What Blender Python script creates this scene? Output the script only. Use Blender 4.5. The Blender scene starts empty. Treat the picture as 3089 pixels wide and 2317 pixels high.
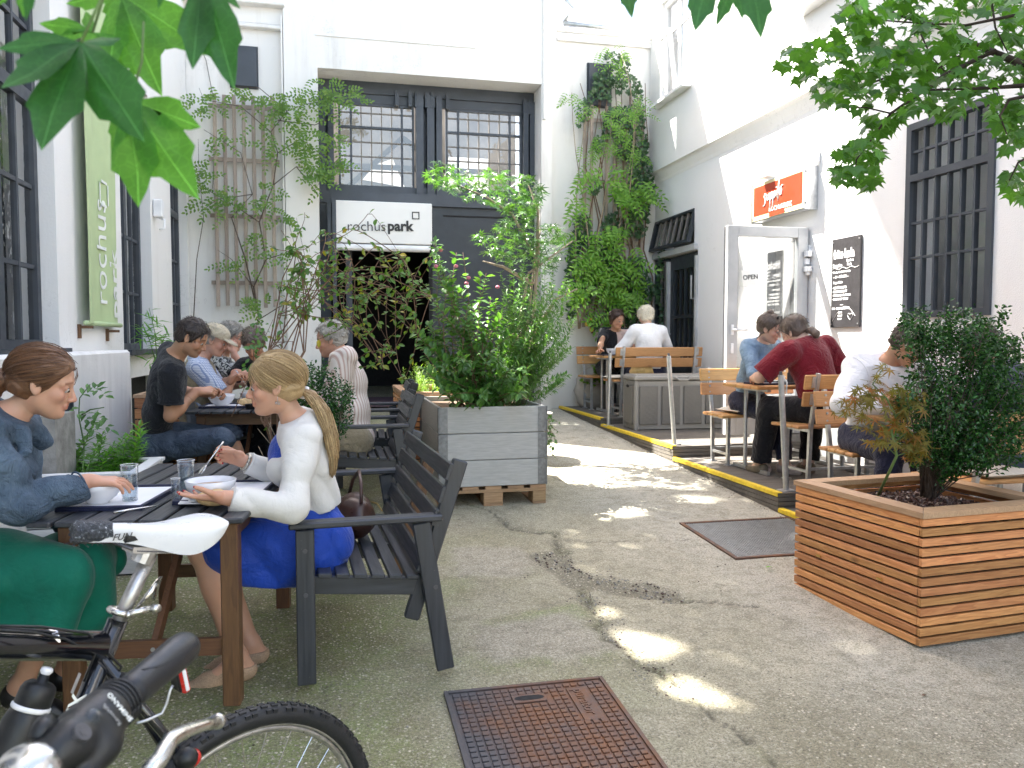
import bpy, math, random
import numpy as np
from math import sin, cos, pi, radians, sqrt, atan, atan2
from mathutils import Vector, Matrix, Euler
scene = bpy.context.scene
C = scene.collection
# ------------------------------------------------------------------ camera
cam_d = bpy.data.cameras.new('camera'); cam = bpy.data.objects.new('camera', cam_d); C.objects.link(cam)
cam_d.sensor_width = 36; cam_d.lens = 27.97; cam_d.clip_start = 0.05; cam_d.clip_end = 300
CZ = 1.35; YAW = radians(12.8); PIT = radians(3.081)
cam.location = (0, 0, CZ); cam.rotation_euler = (pi/2 - PIT, 0, -YAW)
cam_d.dof.use_dof = True; cam_d.dof.focus_distance = 4.0; cam_d.dof.aperture_fstop = 9.0
scene.camera = cam
# ------------------------------------------------------------------ world and sun
SUN = Vector((0.5, -0.4545, -1.0)).normalized()      # the way the light travels
world = bpy.data.worlds.new('World'); scene.world = world; world.use_nodes = True
wn = world.node_tree; wn.nodes.clear()
sky = wn.nodes.new('ShaderNodeTexSky'); sky.sky_type = 'NISHITA'; sky.sun_disc = False
sky.sun_elevation = math.asin(-SUN.z); sky.sun_rotation = math.atan2(-SUN.x, -SUN.y)
sky.altitude = 200; sky.air_density = 1.0; sky.dust_density = 2.5; sky.ozone_density = 0.8
bg = wn.nodes.new('ShaderNodeBackground'); bg.inputs[1].default_value = 0.15
wo = wn.nodes.new('ShaderNodeOutputWorld')
wbm = wn.nodes.new('ShaderNodeMix'); wbm.data_type = 'RGBA'; wbm.blend_type = 'MULTIPLY'; wbm.inputs[0].default_value = 1.0
wbm.inputs[7].default_value = (1.0, .87, .74, 1)      # the photograph is balanced for the shade
wn.links.new(sky.outputs[0], wbm.inputs[6]); wn.links.new(wbm.outputs[2], bg.inputs[0]); wn.links.new(bg.outputs[0], wo.inputs[0])
sun_d = bpy.data.lights.new('sun', 'SUN'); sun = bpy.data.objects.new('sun', sun_d); C.objects.link(sun)
sun_d.energy = 4.6; sun_d.angle = radians(0.5); sun_d.color = (1.0, 0.955, 0.88)
sun.rotation_euler = SUN.to_track_quat('-Z', 'Y').to_euler(); sun.location = (-6, 5, 14)
scene.view_settings.view_transform = 'Standard'; scene.view_settings.look = 'None'
scene.view_settings.exposure = 2.84; scene.view_settings.gamma = 1.0
try: scene.view_settings.use_curve_mapping = False
except Exception: pass
scene.render.engine = 'CYCLES'
scene.cycles.max_bounces = 8; scene.cycles.transparent_max_bounces = 16
scene.cycles.diffuse_bounces = 4; scene.cycles.sample_clamp_indirect = 6
rnd = random.Random(7)
nr = np.random.default_rng(5)
def zg(y): return 0.05*(y - 3.0)
GTILT = atan(0.05)
# ------------------------------------------------------------------ object helpers
def mesh_from(name, V, F, mats=(), MI=None, smooth=False, angle=None, col=None):
  me = bpy.data.meshes.new(name)
  me.from_pydata([tuple(v) for v in V], [], [tuple(f) for f in F])
  for m in mats: me.materials.append(m)
  if MI is not None: me.polygons.foreach_set('material_index', np.array(MI, dtype=np.int32))
  if smooth or angle is not None:
    me.shade_smooth()
    if angle is not None: me.set_sharp_from_angle(angle=radians(angle))
  me.update()
  return me
def mesh_np(name, V, F, mats=(), smooth=True, attrs=None, uv=None):
  """fast path: V (n,3), F (m,k) all the same k"""
  me = bpy.data.meshes.new(name)
  V = np.asarray(V, dtype=np.float32); F = np.asarray(F, dtype=np.int32)
  me.vertices.add(len(V)); me.vertices.foreach_set('co', V.ravel())
  k = F.shape[1]; me.loops.add(F.size); me.loops.foreach_set('vertex_index', F.ravel())
  me.polygons.add(len(F)); me.polygons.foreach_set('loop_start', np.arange(0, F.size, k, dtype=np.int32))
  try: me.polygons.foreach_set('loop_total', np.full(len(F), k, dtype=np.int32))
  except Exception: pass
  me.polygons.foreach_set('use_smooth', np.full(len(F), smooth))
  for m in mats: me.materials.append(m)
  if attrs:
    for nm, arr in attrs.items():
      arr = np.asarray(arr, dtype=np.float32)
      if arr.ndim == 1:
        a = me.attributes.new(nm, 'FLOAT', 'POINT'); a.data.foreach_set('value', arr)
      else:
        a = me.attributes.new(nm, 'FLOAT_COLOR', 'POINT')
        if arr.shape[1] == 3: arr = np.concatenate([arr, np.ones((len(arr), 1), np.float32)], 1)
        a.data.foreach_set('color', arr.ravel())
  if uv is not None:
    l = me.uv_layers.new(name='UVMap'); l.data.foreach_set('uv', np.asarray(uv, np.float32)[F.ravel()].ravel())
  me.update(); me.validate()
  return me
def link(name, data, parent=None, loc=None, rot=None):
  o = bpy.data.objects.new(name, data); C.objects.link(o)
  if parent is not None: o.parent = parent
  if loc is not None: o.location = loc
  if rot is not None: o.rotation_euler = rot
  return o
def tag(o, label=None, cat=None, group=None, kind=None):
  if label: o['label'] = label
  if cat: o['category'] = cat
  if group: o['group'] = group
  if kind: o['kind'] = kind
  return o
def thing(name, label, cat, loc=(0, 0, 0), rz=0.0, group=None, rot=None):
  o = bpy.data.objects.new(name, None); C.objects.link(o)
  o.empty_display_size = 0.1
  o.location = loc; o.rotation_euler = rot if rot is not None else (0, 0, rz)
  return tag(o, label, cat, group)
def copy_thing(src, label, loc=None, rz=None, group=None):
  r = src.copy(); C.objects.link(r)
  if loc is not None: r.location = loc
  if rz is not None: r.rotation_euler = (0, 0, rz)
  r['label'] = label
  if group: r['group'] = group
  for ch in list(src.children):
    c = ch.copy(); C.objects.link(c); c.parent = r
    for g in list(ch.children):
      d = g.copy(); C.objects.link(d); d.parent = c
  return r
class MB:
  """mesh builder: collects shapes into ONE mesh"""
  def __init__(s): s.V = []; s.F = []; s.M = []; s.mi = 0
  def add(s, V, F):
    n = len(s.V); s.V += [tuple(v) for v in V]; s.F += [tuple(i+n for i in f) for f in F]; s.M += [s.mi]*len(F); return s
  def box(s, c, d, rot=None, ch=0.0):
    hx, hy, hz = d[0]/2, d[1]/2, d[2]/2
    R = rot if isinstance(rot, Matrix) else (Euler(rot).to_matrix() if rot is not None else None)
    c = Vector(c)
    if ch <= 0:
      P = [Vector((x*hx, y*hy, z*hz)) for z in (-1, 1) for y in (-1, 1) for x in (-1, 1)]
      F = [(0, 2, 3, 1), (4, 5, 7, 6), (0, 1, 5, 4), (2, 6, 7, 3), (0, 4, 6, 2), (1, 3, 7, 5)]
    else:
      ch = min(ch, hx*.9, hy*.9, hz*.9)
      P = []; F = []; idx = {}
      for sx in (-1, 1):
        for sy in (-1, 1):
          for sz in (-1, 1):
            for ax in range(3):
              q = [sx*(hx-ch), sy*(hy-ch), sz*(hz-ch)]; q[ax] += (sx, sy, sz)[ax]*ch
              idx[(sx, sy, sz, ax)] = len(P); P.append(Vector(q))
      def flip(f, n):
        a, b, cc = P[f[0]], P[f[1]], P[f[2]]
        return f if (b-a).cross(cc-a).dot(n) > 0 else tuple(reversed(f))
      for ax in range(3):
        o1, o2 = [i for i in range(3) if i != ax]
        for sg in (-1, 1):
          f = []
          for a, b in ((-1, -1), (1, -1), (1, 1), (-1, 1)):
            k = [0, 0, 0]; k[ax] = sg; k[o1] = a; k[o2] = b; f.append(idx[(k[0], k[1], k[2], ax)])
          n = Vector((0, 0, 0)); n[ax] = sg; F.append(flip(tuple(f), n))
        for a in (-1, 1):
          for b in (-1, 1):
            k0 = [0, 0, 0]; k0[o1] = a; k0[o2] = b; k0[ax] = -1; k1 = list(k0); k1[ax] = 1
            f = (idx[(*k0, o1)], idx[(*k1, o1)], idx[(*k1, o2)], idx[(*k0, o2)])
            n = Vector((0, 0, 0)); n[o1] = a; n[o2] = b; F.append(flip(f, n))
      for sx in (-1, 1):
        for sy in (-1, 1):
          for sz in (-1, 1):
            F.append(flip((idx[(sx, sy, sz, 0)], idx[(sx, sy, sz, 1)], idx[(sx, sy, sz, 2)]), Vector((sx, sy, sz))))
    P = [(R @ p if R else p) + c for p in P]
    return s.add(P, F)
  def beam(s, a, b, w, h, up=(0, 0, 1), ch=0.0):
    """box from a to b, w across, h along 'up'"""
    a = Vector(a); b = Vector(b); d = b-a; L = d.length; d.normalize()
    u = Vector(up); u = (u - d*u.dot(d)).normalized(); r = d.cross(u)
    R = Matrix((r, d, u)).transposed()
    return s.box((a+b)/2, (w, L, h), R, ch)
  def tube(s, pts, r, n=8, cap=True):
    pts = [Vector(p) for p in pts]; m = len(pts)
    rr = [r]*m if not hasattr(r, '__len__') else list(r)
    V = []; F = []
    t0 = (pts[1]-pts[0]).normalized()
    ref = Vector((0, 0, 1)) if abs(t0.z) < .9 else Vector((1, 0, 0))
    u = (ref - t0*ref.dot(t0)).normalized()
    for i, p in enumerate(pts):
      if i == 0: t = t0
      elif i == m-1: t = (pts[i]-pts[i-1]).normalized()
      else:
        t = (pts[i+1]-pts[i-1])
        t = t.normalized() if t.length > 1e-9 else t0
      u = (u - t*u.dot(t)); u = u.normalized() if u.length > 1e-6 else t.orthogonal().normalized()
      v = t.cross(u)
      for k in range(n):
        a = 2*pi*k/n; V.append(p + (u*cos(a) + v*sin(a))*rr[i])
    for i in range(m-1):
      for k in range(n):
        k2 = (k+1) % n; F.append((i*n+k, i*n+k2, (i+1)*n+k2, (i+1)*n+k))
    if cap: F.append(tuple(reversed(range(n)))); F.append(tuple(range((m-1)*n, m*n)))
    return s.add(V, F)
  def cyl(s, a, b, r, n=12, r2=None): return s.tube([a, b], [r, r if r2 is None else r2], n)
  def lathe(s, c, prof, n=20, axis=(0, 0, 1), capb=True, capt=True):
    ax = Vector(axis).normalized(); u = ax.orthogonal().normalized(); v = ax.cross(u); c = Vector(c)
    V = []; F = []; m = len(prof)
    for r, z in prof:
      for k in range(n):
        a = 2*pi*k/n; V.append(c + ax*z + (u*cos(a)+v*sin(a))*max(r, 1e-5))
    for i in range(m-1):
      for k in range(n):
        k2 = (k+1) % n; F.append((i*n+k, i*n+k2, (i+1)*n+k2, (i+1)*n+k))
    if capb: F.append(tuple(reversed(range(n))))
    if capt: F.append(tuple(range((m-1)*n, m*n)))
    return s.add(V, F)
  def quad(s, a, b, c, d): return s.add([a, b, c, d], [(0, 1, 2, 3)])
  def prism(s, poly, z0, z1, M=None):
    n = len(poly); V = [Vector((p[0], p[1], z0)) for p in poly] + [Vector((p[0], p[1], z1)) for p in poly]
    if M is not None: V = [M @ v for v in V]
    F = [tuple(reversed(range(n))), tuple(range(n, 2*n))] + [(i, (i+1) % n, n+(i+1) % n, n+i) for i in range(n)]
    return s.add(V, F)
  def ell(s, c, r, n=14, m=8, R=None):
    V = []; F = []; c = Vector(c)
    for i in range(m+1):
      th = pi*i/m
      for k in range(n):
        a = 2*pi*k/n; p = Vector((r[0]*sin(th)*cos(a), r[1]*sin(th)*sin(a), r[2]*cos(th)))
        V.append((R @ p if R else p)+c)
    for i in range(m):
      for k in range(n):
        k2 = (k+1) % n; F.append((i*n+k, (i+1)*n+k, (i+1)*n+k2, i*n+k2))
    return s.add(V, F)
  def mesh(s, name, mats, smooth=False, angle=None):
    if not isinstance(mats, (list, tuple)): mats = [mats]
    return mesh_from(name, s.V, s.F, mats, s.M if len(mats) > 1 else None, smooth, angle)
  def obj(s, name, mats, parent=None, smooth=False, angle=None, loc=None, rot=None, pivot=None):
    if pivot is not None:
      pv = Vector(pivot); s.V = [tuple(Vector(v)-pv) for v in s.V]; loc = pivot
    return link(name, s.mesh(name, mats, smooth, angle), parent, loc, rot)
# ------------------------------------------------------------------ materials
class NT:
  def __init__(s, name):
    s.m = bpy.data.materials.new(name); s.m.use_nodes = True; s.t = s.m.node_tree; s.t.nodes.clear()
    s.out = s.n('ShaderNodeOutputMaterial'); s.b = s.n('ShaderNodeBsdfPrincipled'); s.l(s.b.outputs[0], s.out.inputs[0])
  def n(s, typ, **k):
    x = s.t.nodes.new(typ)
    for a, b in k.items(): setattr(x, a, b)
    return x
  def l(s, a, b): s.t.links.new(a, b)
  def set(s, **k):
    for a, v in k.items():
      a = a.replace('_', ' ')
      inp = s.b.inputs[a]
      if hasattr(v, 'links') or hasattr(v, 'is_linked'): s.l(v, inp)
      else: inp.default_value = (*v, 1) if (isinstance(v, tuple) and len(v) == 3 and inp.type == 'RGBA') else v
    return s
  def coord(s, out='Object', scale=(1, 1, 1), loc=(0, 0, 0), rot=(0, 0, 0)):
    if out == 'World':
      g = s.n('ShaderNodeNewGeometry'); o = g.outputs['Position']
    else:
      tc = s.n('ShaderNodeTexCoord'); o = tc.outputs[out]
    mp = s.n('ShaderNodeMapping'); mp.inputs['Scale'].default_value = scale; mp.inputs['Location'].default_value = loc; mp.inputs['Rotation'].default_value = rot
    s.l(o, mp.inputs[0]); return mp.outputs[0]
  def noise(s, v, scale=5, det=4, rough=.55, dist=0, out='Fac'):
    x = s.n('ShaderNodeTexNoise'); x.inputs['Scale'].default_value = scale; x.inputs['Detail'].default_value = det
    x.inputs['Roughness'].default_value = rough; x.inputs['Distortion'].default_value = dist
    if v is not None: s.l(v, x.inputs['Vector'])
    return x.outputs[out]
  def vor(s, v, scale=5, out='Distance', feature='F1'):
    x = s.n('ShaderNodeTexVoronoi'); x.feature = feature; x.inputs['Scale'].default_value = scale
    if v is not None: s.l(v, x.inputs['Vector'])
    return x.outputs[out]
  def ramp(s, f, stops, interp='LINEAR'):
    x = s.n('ShaderNodeValToRGB'); x.color_ramp.interpolation = interp; e = x.color_ramp.elements
    while len(e) > 1: e.remove(e[-1])
    e[0].position = stops[0][0]; e[0].color = s.c4(stops[0][1])
    for p, c in stops[1:]:
      q = e.new(p); q.color = s.c4(c)
    s.l(f, x.inputs[0]); return x.outputs[0]
  def c4(s, c):
    if not hasattr(c, '__len__'): return (c, c, c, 1)
    return (*c, 1) if len(c) == 3 else c
  def mix(s, f, a, b, mode='MIX'):
    x = s.n('ShaderNodeMix', data_type='RGBA', blend_type=mode)
    for v, i in ((f, 0), (a, 6), (b, 7)):
      if hasattr(v, 'is_linked'): s.l(v, x.inputs[i])
      elif i == 0: x.inputs[0].default_value = v
      else: x.inputs[i].default_value = s.c4(v)
    return x.outputs[2]
  def math(s, op, a, b=None, clamp=False):
    x = s.n('ShaderNodeMath', operation=op); x.use_clamp = clamp
    for v, i in ((a, 0), (b, 1)):
      if v is None: continue
      if hasattr(v, 'is_linked'): s.l(v, x.inputs[i])
      else: x.inputs[i].default_value = v
    return x.outputs[0]
  def bump(s, h, strength=.3, dist=.01):
    x = s.n('ShaderNodeBump'); x.inputs['Strength'].default_value = strength; x.inputs['Distance'].default_value = dist
    s.l(h, x.inputs['Height']); s.l(x.outputs[0], s.b.inputs['Normal']); return x.outputs[0]
  def attr(s, name, out='Fac'):
    x = s.n('ShaderNodeAttribute'); x.attribute_name = name; return x.outputs[out]
  def rand(s): return s.n('ShaderNodeObjectInfo').outputs['Random']
  def island(s): return s.n('ShaderNodeNewGeometry').outputs['Random Per Island']
  def sep(s, v):
    x = s.n('ShaderNodeSeparateXYZ'); s.l(v, x.inputs[0]); return x.outputs
def simple(name, col, rough=.6, metal=0.0, var=.12, nscale=18, bump=.15, bscale=120, bdist=.002, spec=.5, coat=0):
  t = NT(name); v = t.coord('Object')
  c = t.mix(t.ramp(t.noise(v, nscale, 5), [(.3, 0), (.7, 1)]), tuple(x*(1-var) for x in col), tuple(min(1, x*(1+var)) for x in col))
  t.set(Base_Color=c, Roughness=t.ramp(t.noise(v, nscale*2.3, 3), [(.3, max(0, rough-.08)), (.7, min(1, rough+.08))]), Metallic=metal, Specular_IOR_Level=spec, Coat_Weight=coat)
  if bump: t.bump(t.noise(v, bscale, 4), bump, bdist)
  return t.m
M = {}
def plaster(name, base, dirt, dirt_amt=.5, bscale=60, bstr=.35, rough=.9, low=None, crk=.3):
  t = NT(name); v = t.coord('World')
  streak = t.noise(t.coord('World', scale=(2.2, 2.2, .25)), 2.2, 6, .65)
  blot = t.noise(v, 1.3, 6, .65)
  f = t.math('MULTIPLY', t.ramp(streak, [(.48, 0), (.75, 1)]), t.ramp(blot, [(.35, 0), (.7, 1)]))
  c = t.mix(t.math('MULTIPLY', f, dirt_amt), base, dirt)
  c = t.mix(t.ramp(t.noise(v, 9, 6, .7), [(.35, 0), (.8, .12)]), c, tuple(x*.85 for x in base))
  cv_ = t.n('ShaderNodeTexVoronoi'); cv_.feature = 'DISTANCE_TO_EDGE'; cv_.inputs['Scale'].default_value = .9; cw = t.n('ShaderNodeVectorMath', operation='ADD'); t.l(t.coord('World', scale=(1, 1, .6)), cw.inputs[0]); t.l(t.noise(v, 5, 5, .6, out='Color'), cw.inputs[1]); t.l(cw.outputs[0], cv_.inputs['Vector'])
  ck_ = t.math('MULTIPLY', t.ramp(cv_.outputs[0], [(.0, 1), (.006, 0)]), t.ramp(t.noise(v, .8, 2), [(.50, 0), (.56, crk)]))
  c = t.mix(ck_, c, tuple(x*.45 for x in dirt))
  if low is not None:   # darker tone near the foot of the wall
    z = t.sep(v)[2]; zz = t.math('ADD', z, t.math('MULTIPLY', t.noise(v, 3, 5), .5))
    g = t.ramp(t.math('MULTIPLY', t.math('SUBTRACT', zz, low[0]), 1/low[1]), [(0, 1), (1, 0)])
    c = t.mix(t.math('MULTIPLY', g, low[3]), c, low[2])
  t.set(Base_Color=c, Roughness=rough, Specular_IOR_Level=.2)
  h = t.math('ADD', t.noise(v, bscale, 5, .6), t.math('MULTIPLY', t.noise(v, 7, 3), .6))
  t.bump(h, bstr, .006)
  return t.m
M['plaster'] = plaster('plaster', (.80, .79, .77), (.60, .56, .51), .25, 60, .3)
M['plaster_back'] = plaster('plaster_back', (.78, .76, .73), (.42, .38, .33), .75, 45, .2, low=(.3, 1.2, (.30, .28, .2), .5))
M['plaster_low'] = plaster('plaster_low', (.80, .78, .75), (.36, .34, .31), .85, 40, .5, low=(-.2, 1.5, (.35, .33, .30), .55))
M['plaster_rough'] = plaster('plaster_rough', (.79, .79, .79), (.62, .60, .58), .15, 110, .8, low=(.0, .7, (.4, .38, .34), .5))
def paint(name, col, rough=.45, wear=.3, wearcol=(.25, .25, .25)):
  t = NT(name); v = t.coord('Object')
  w = t.ramp(t.noise(v, 38, 6, .7), [(.62, 0), (.74, 1)])
  c = t.mix(t.ramp(t.noise(v, 3, 4), [(.3, 0), (.7, 1)]), tuple(x*.85 for x in col), tuple(x*1.2 for x in col))
  c = t.mix(t.math('MULTIPLY', w, wear), c, wearcol)
  t.set(Base_Color=c, Roughness=t.ramp(t.noise(v, 11, 4), [(.3, rough-.08), (.7, rough+.12)]))
  t.bump(t.noise(t.coord('Object', scale=(30, 30, 30)), 3, 4), .15, .001)
  return t.m
M['steel_paint'] = paint('steel_paint', (.045, .053, .066), .45, .10)
M['steel_paint_dark'] = paint('steel_paint_dark', (.022, .028, .036), .42, .08)
M['grey_bar'] = paint('grey_bar', (.17, .155, .14), .6, .3)
M['grey_door'] = paint('grey_door', (.42, .425, .43), .4, .03)
M['white_frame'] = paint('white_frame', (.78, .78, .78), .4, .05)
M['dark_wood'] = None
def glass(name, refl=.12, tint=(.78, .80, .82), rough=.02, wob=.03, gz=.75):
  t = NT(name)
  lw = t.n('ShaderNodeLayerWeight'); lw.inputs[0].default_value = .5
  f = t.math('ADD', t.math('MULTIPLY', t.math('POWER', lw.outputs['Facing'], 3.5), gz), refl, clamp=True)
  tr = t.n('ShaderNodeBsdfTransparent'); tr.inputs[0].default_value = (*tint, 1)
  g = t.n('ShaderNodeBsdfGlossy'); g.inputs['Roughness'].default_value = rough
  if wob:
    b = t.n('ShaderNodeBump'); b.inputs['Strength'].default_value = wob; b.inputs['Distance'].default_value = .05
    t.l(t.noise(t.coord('World'), 4.5, 3), b.inputs['Height']); t.l(b.outputs[0], g.inputs['Normal'])
  mx = t.n('ShaderNodeMixShader'); t.l(f, mx.inputs[0]); t.l(tr.outputs[0], mx.inputs[1]); t.l(g.outputs[0], mx.inputs[2])
  t.l(mx.outputs[0], t.out.inputs[0]); return t.m
M['glass'] = glass('window_glass', .10)
M['glass_door'] = glass('door_glass', .24, (.88, .9, .9), .005, 0)
M['glass_dim'] = glass('dim_window_glass', .07, (.80, .80, .80), .03, .05, .12)
M['glass_grey'] = glass('grey_reflecting_glass', .26, (.75, .76, .78), .03, .08)
M['glass_old'] = glass('old_window_glass', .14, (.75, .77, .78), .03, .06)
def drink():
  t = NT('drinking_glass'); t.set(Base_Color=(1, 1, 1), Roughness=.0, Transmission_Weight=1.0, IOR=1.18); return t.m
M['drink_glass'] = glass('drinking_glass', .06, (.93, .95, .96), .0, 0)
M['water_in'] = glass('water_in_glass', .03, (.82, .87, .9), .0, 0)
def wood(name, c1, c2, scale=1.0, rough=.55, axis='Y', rnd_amt=.35, ringmix=.6, knots=True, coat=0):
  """grain along the object's longest local axis"""
  t = NT(name)
  sc = {'X': (1.2, 14, 14), 'Y': (14, 1.2, 14), 'Z': (14, 14, 1.2)}[axis]
  tc = t.n('ShaderNodeTexCoord'); ob = t.n('ShaderNodeObjectInfo')
  off = t.n('ShaderNodeVectorMath', operation='SCALE'); t.l(ob.outputs['Location'], off.inputs[0]); off.inputs['Scale'].default_value = 7.3
  cmb = t.n('ShaderNodeCombineXYZ'); t.l(t.math('MULTIPLY', ob.outputs['Random'], 31.0), cmb.inputs[0]); t.l(t.math('MULTIPLY', ob.outputs['Random'], 17.0), cmb.inputs[1]); t.l(t.math('MULTIPLY', ob.outputs['Random'], 23.0), cmb.inputs[2])
  ad = t.n('ShaderNodeVectorMath', operation='ADD'); t.l(tc.outputs['Object'], ad.inputs[0]); t.l(cmb.outputs[0], ad.inputs[1])
  mp = t.n('ShaderNodeMapping'); mp.inputs['Scale'].default_value = tuple(x*scale for x in sc); t.l(ad.outputs[0], mp.inputs[0])
  n1 = t.noise(mp.outputs[0], 1.1, 3, .5, .6)
  w = t.n('ShaderNodeMath', operation='FRACT'); t.l(t.math('MULTIPLY', n1, 9.0), w.inputs[0])
  ring = t.ramp(w.outputs[0], [(0, 0), (.6, .55), (.88, 1), (1, 0)])
  fine = t.noise(mp.outputs[0], 9, 4, .6)
  c = t.mix(t.math('MULTIPLY', ring, ringmix), c1, c2)
  c = t.mix(t.ramp(fine, [(.35, 0), (.7, .4)]), c, tuple(x*.6 for x in c2))
  if knots:
    kn = t.vor(t.coord('Object', scale={'X': (.35, 1, 1), 'Y': (1, .35, 1), 'Z': (1, 1, .35)}[axis]), 9)
    c = t.mix(t.ramp(kn, [(.0, .85), (.07, .5), (.13, 0)]), c, tuple(x*.35 for x in c2))
  hs = t.n('ShaderNodeHueSaturation'); t.l(c, hs.inputs['Color'])
  t.l(t.math('ADD', t.math('MULTIPLY', ob.outputs['Random'], rnd_amt*1.2), 1-rnd_amt*.55), hs.inputs['Value'])
  r2 = t.n('ShaderNodeMath', operation='FRACT'); t.l(t.math('MULTIPLY', ob.outputs['Random'], 13.7), r2.inputs[0])
  t.l(t.math('ADD', t.math('MULTIPLY', r2.outputs[0], .016), .5-.012), hs.inputs['Hue'])
  t.set(Base_Color=hs.outputs[0], Roughness=rough, Coat_Weight=coat)
  t.bump(t.math('ADD', fine, t.math('MULTIPLY', ring, .5)), .25, .0015)
  return t.m
M['larch_x'] = wood('larch_along_x', (.62, .31, .115), (.38, .14, .042), axis='X', rough=.5, rnd_amt=.5)
M['larch_y'] = wood('larch_along_y', (.62, .31, .115), (.38, .14, .042), axis='Y', rough=.5, rnd_amt=.5)
M['larch_cap'] = wood('larch_weathered', (.52, .34, .20), (.40, .24, .13), axis='Y', rough=.6, rnd_amt=.15)
M['seat_x'] = wood('oiled_slat_x', (.58, .325, .125), (.46, .215, .075), axis='X', rough=.4, rnd_amt=.2, ringmix=.35)
M['grey_plank_x'] = wood('grey_wash_x', (.50, .495, .47), (.40, .395, .37), axis='X', rough=.75, rnd_amt=.12, ringmix=.3, knots=False)
M['grey_plank_y'] = wood('grey_wash_y', (.50, .495, .47), (.40, .395, .37), axis='Y', rough=.75, rnd_amt=.12, ringmix=.3, knots=False)
M['white_plank'] = wood('white_wash', (.72, .72, .71), (.62, .62, .60), axis='X', rough=.7, rnd_amt=.08, ringmix=.2, knots=False)
M['pallet'] = wood('pallet_wood', (.42, .28, .15), (.28, .17, .085), axis='X', rough=.8, rnd_amt=.3)
M['trellis'] = wood('trellis_wood', (.40, .33, .28), (.29, .23, .19), axis='Z', rough=.85, rnd_amt=.25)
M['leg_wood'] = wood('brown_stained', (.15, .075, .03), (.075, .035, .016), axis='Z', rough=.5, rnd_amt=.2)
M['leg_wood_x'] = wood('brown_stained_x', (.15, .075, .03), (.075, .035, .016), axis='X', rough=.5, rnd_amt=.2)
def darkwood(name, axis):
  t = NT(name); v = t.coord('Object', scale={'X': (2, 40, 40), 'Y': (40, 2, 40), 'Z': (40, 40, 2)}[axis])
  ob = t.coord('Object')
  g = t.noise(v, 2, 4)
  c = t.mix(t.ramp(g, [(.3, 0), (.7, 1)]), (.020, .023, .029), (.038, .042, .050))
  spots = t.ramp(t.noise(ob, 75, 3, .6), [(.70, 0), (.76, 1)])
  c = t.mix(t.math('MULTIPLY', spots, t.ramp(t.noise(ob, 6, 2), [(.45, 0), (.65, .7)])), c, (.26, .25, .23))
  t.set(Base_Color=c, Roughness=t.ramp(g, [(.3, .30), (.7, .50)]), Specular_IOR_Level=.6); t.bump(g, .35, .001); return t.m
for a in 'XYZ': M['dark_'+a] = darkwood('charcoal_painted_wood_'+a, a)
M['deck'] = darkwood('dark_decking', 'X')
def deckm():
  t = NT('grooved_decking'); v = t.coord('World')
  c = t.mix(t.ramp(t.noise(t.coord('World', scale=(1, 12, 12)), 3, 5), [(.3, 0), (.7, 1)]), (.075, .068, .06), (.14, .125, .108))
  c = t.mix(t.ramp(t.noise(v, 2.5, 5), [(.45, 0), (.7, .5)]), c, (.19, .17, .14))
  t.set(Base_Color=c, Roughness=.75); t.bump(t.noise(t.coord('World', scale=(1, 60, 60)), 3, 2), .4, .002); return t.m
M['deck'] = deckm()
M['galv'] = simple('galvanised_steel', (.50, .51, .52), .42, .85, .15, 22)
M['chrome'] = simple('bright_alloy', (.62, .61, .59), .24, 1.0, .06, 12, 0)
M['hinge_steel'] = simple('dull_hinge_steel', (.20, .205, .21), .5, .7, .25, 40)
M['alloy_worn'] = simple('scratched_alloy', (.45, .44, .43), .35, .9, .25, 40, .3, 200)
M['steel_dark'] = simple('dark_steel', (.10, .10, .11), .45, .6)
M['black_gloss'] = simple('black_gloss_paint', (.006, .007, .010), .16, 0, .2, 9, .03, 60, spec=.6, coat=.6)
M['black_plastic'] = simple('black_plastic', (.007, .008, .009), .42, 0, .2, 30, .2, 300)
M['black_rubber'] = simple('black_rubber', (.010, .011, .013), .55, 0, .2, 40, .25, 500)
M['grip'] = simple('grip_rubber', (.010, .012, .016), .36, 0, .15, 25, .2, 600)
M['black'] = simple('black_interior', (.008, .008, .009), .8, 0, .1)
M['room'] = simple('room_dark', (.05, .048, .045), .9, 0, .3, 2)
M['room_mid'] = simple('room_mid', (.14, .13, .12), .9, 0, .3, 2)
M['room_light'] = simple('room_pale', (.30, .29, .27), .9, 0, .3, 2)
M['mauve_floor'] = simple('mauve_floor', (.14, .09, .11), .6, 0, .2)
M['white_plastic'] = simple('white_plastic', (.74, .74, .75), .35, 0, .04, 10, .05)
M['saddle_white'] = simple('white_saddle_vinyl', (.70, .71, .73), .32, 0, .05, 12, .15, 260)
M['ceramic'] = simple('white_porcelain', (.74, .74, .77), .15, 0, .02, 8, 0, coat=.4)
M['ceramic_in'] = simple('cream_glaze', (.60, .52, .42), .25, 0, .05)
M['soup'] = simple('soup', (.40, .22, .09), .35, 0, .2, 60)
M['bread'] = simple('bread_crust', (.58, .40, .20), .7, 0, .3, 40, .5, 90, .004)
M['paper'] = simple('paper_mat', (.78, .78, .80), .8, 0, .03, 8)
M['napkin'] = simple('napkin', (.72, .71, .70), .9, 0, .05, 8, .4, 60)
M['tray'] = simple('blue_tray', (.010, .014, .045), .4, 0, .2)
M['gold'] = simple('brass', (.6, .42, .15), .35, 1.0)
M['red_plastic'] = simple('red_plastic', (.50, .02, .015), .22, 0, .1, coat=.5)
M['yellow'] = simple('yellow_edge_strip', (.72, .52, .03), .6, 0, .15, 30)
M['banner'] = simple('green_banner_cloth', (.46, .57, .31), .8, 0, .06, 4, .3, 500)
M['print_white'] = simple('white_print', (.78, .80, .76), .7, 0, .03)
M['print_black'] = simple('black_print', (.03, .03, .03), .6, 0, .03)
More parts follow.
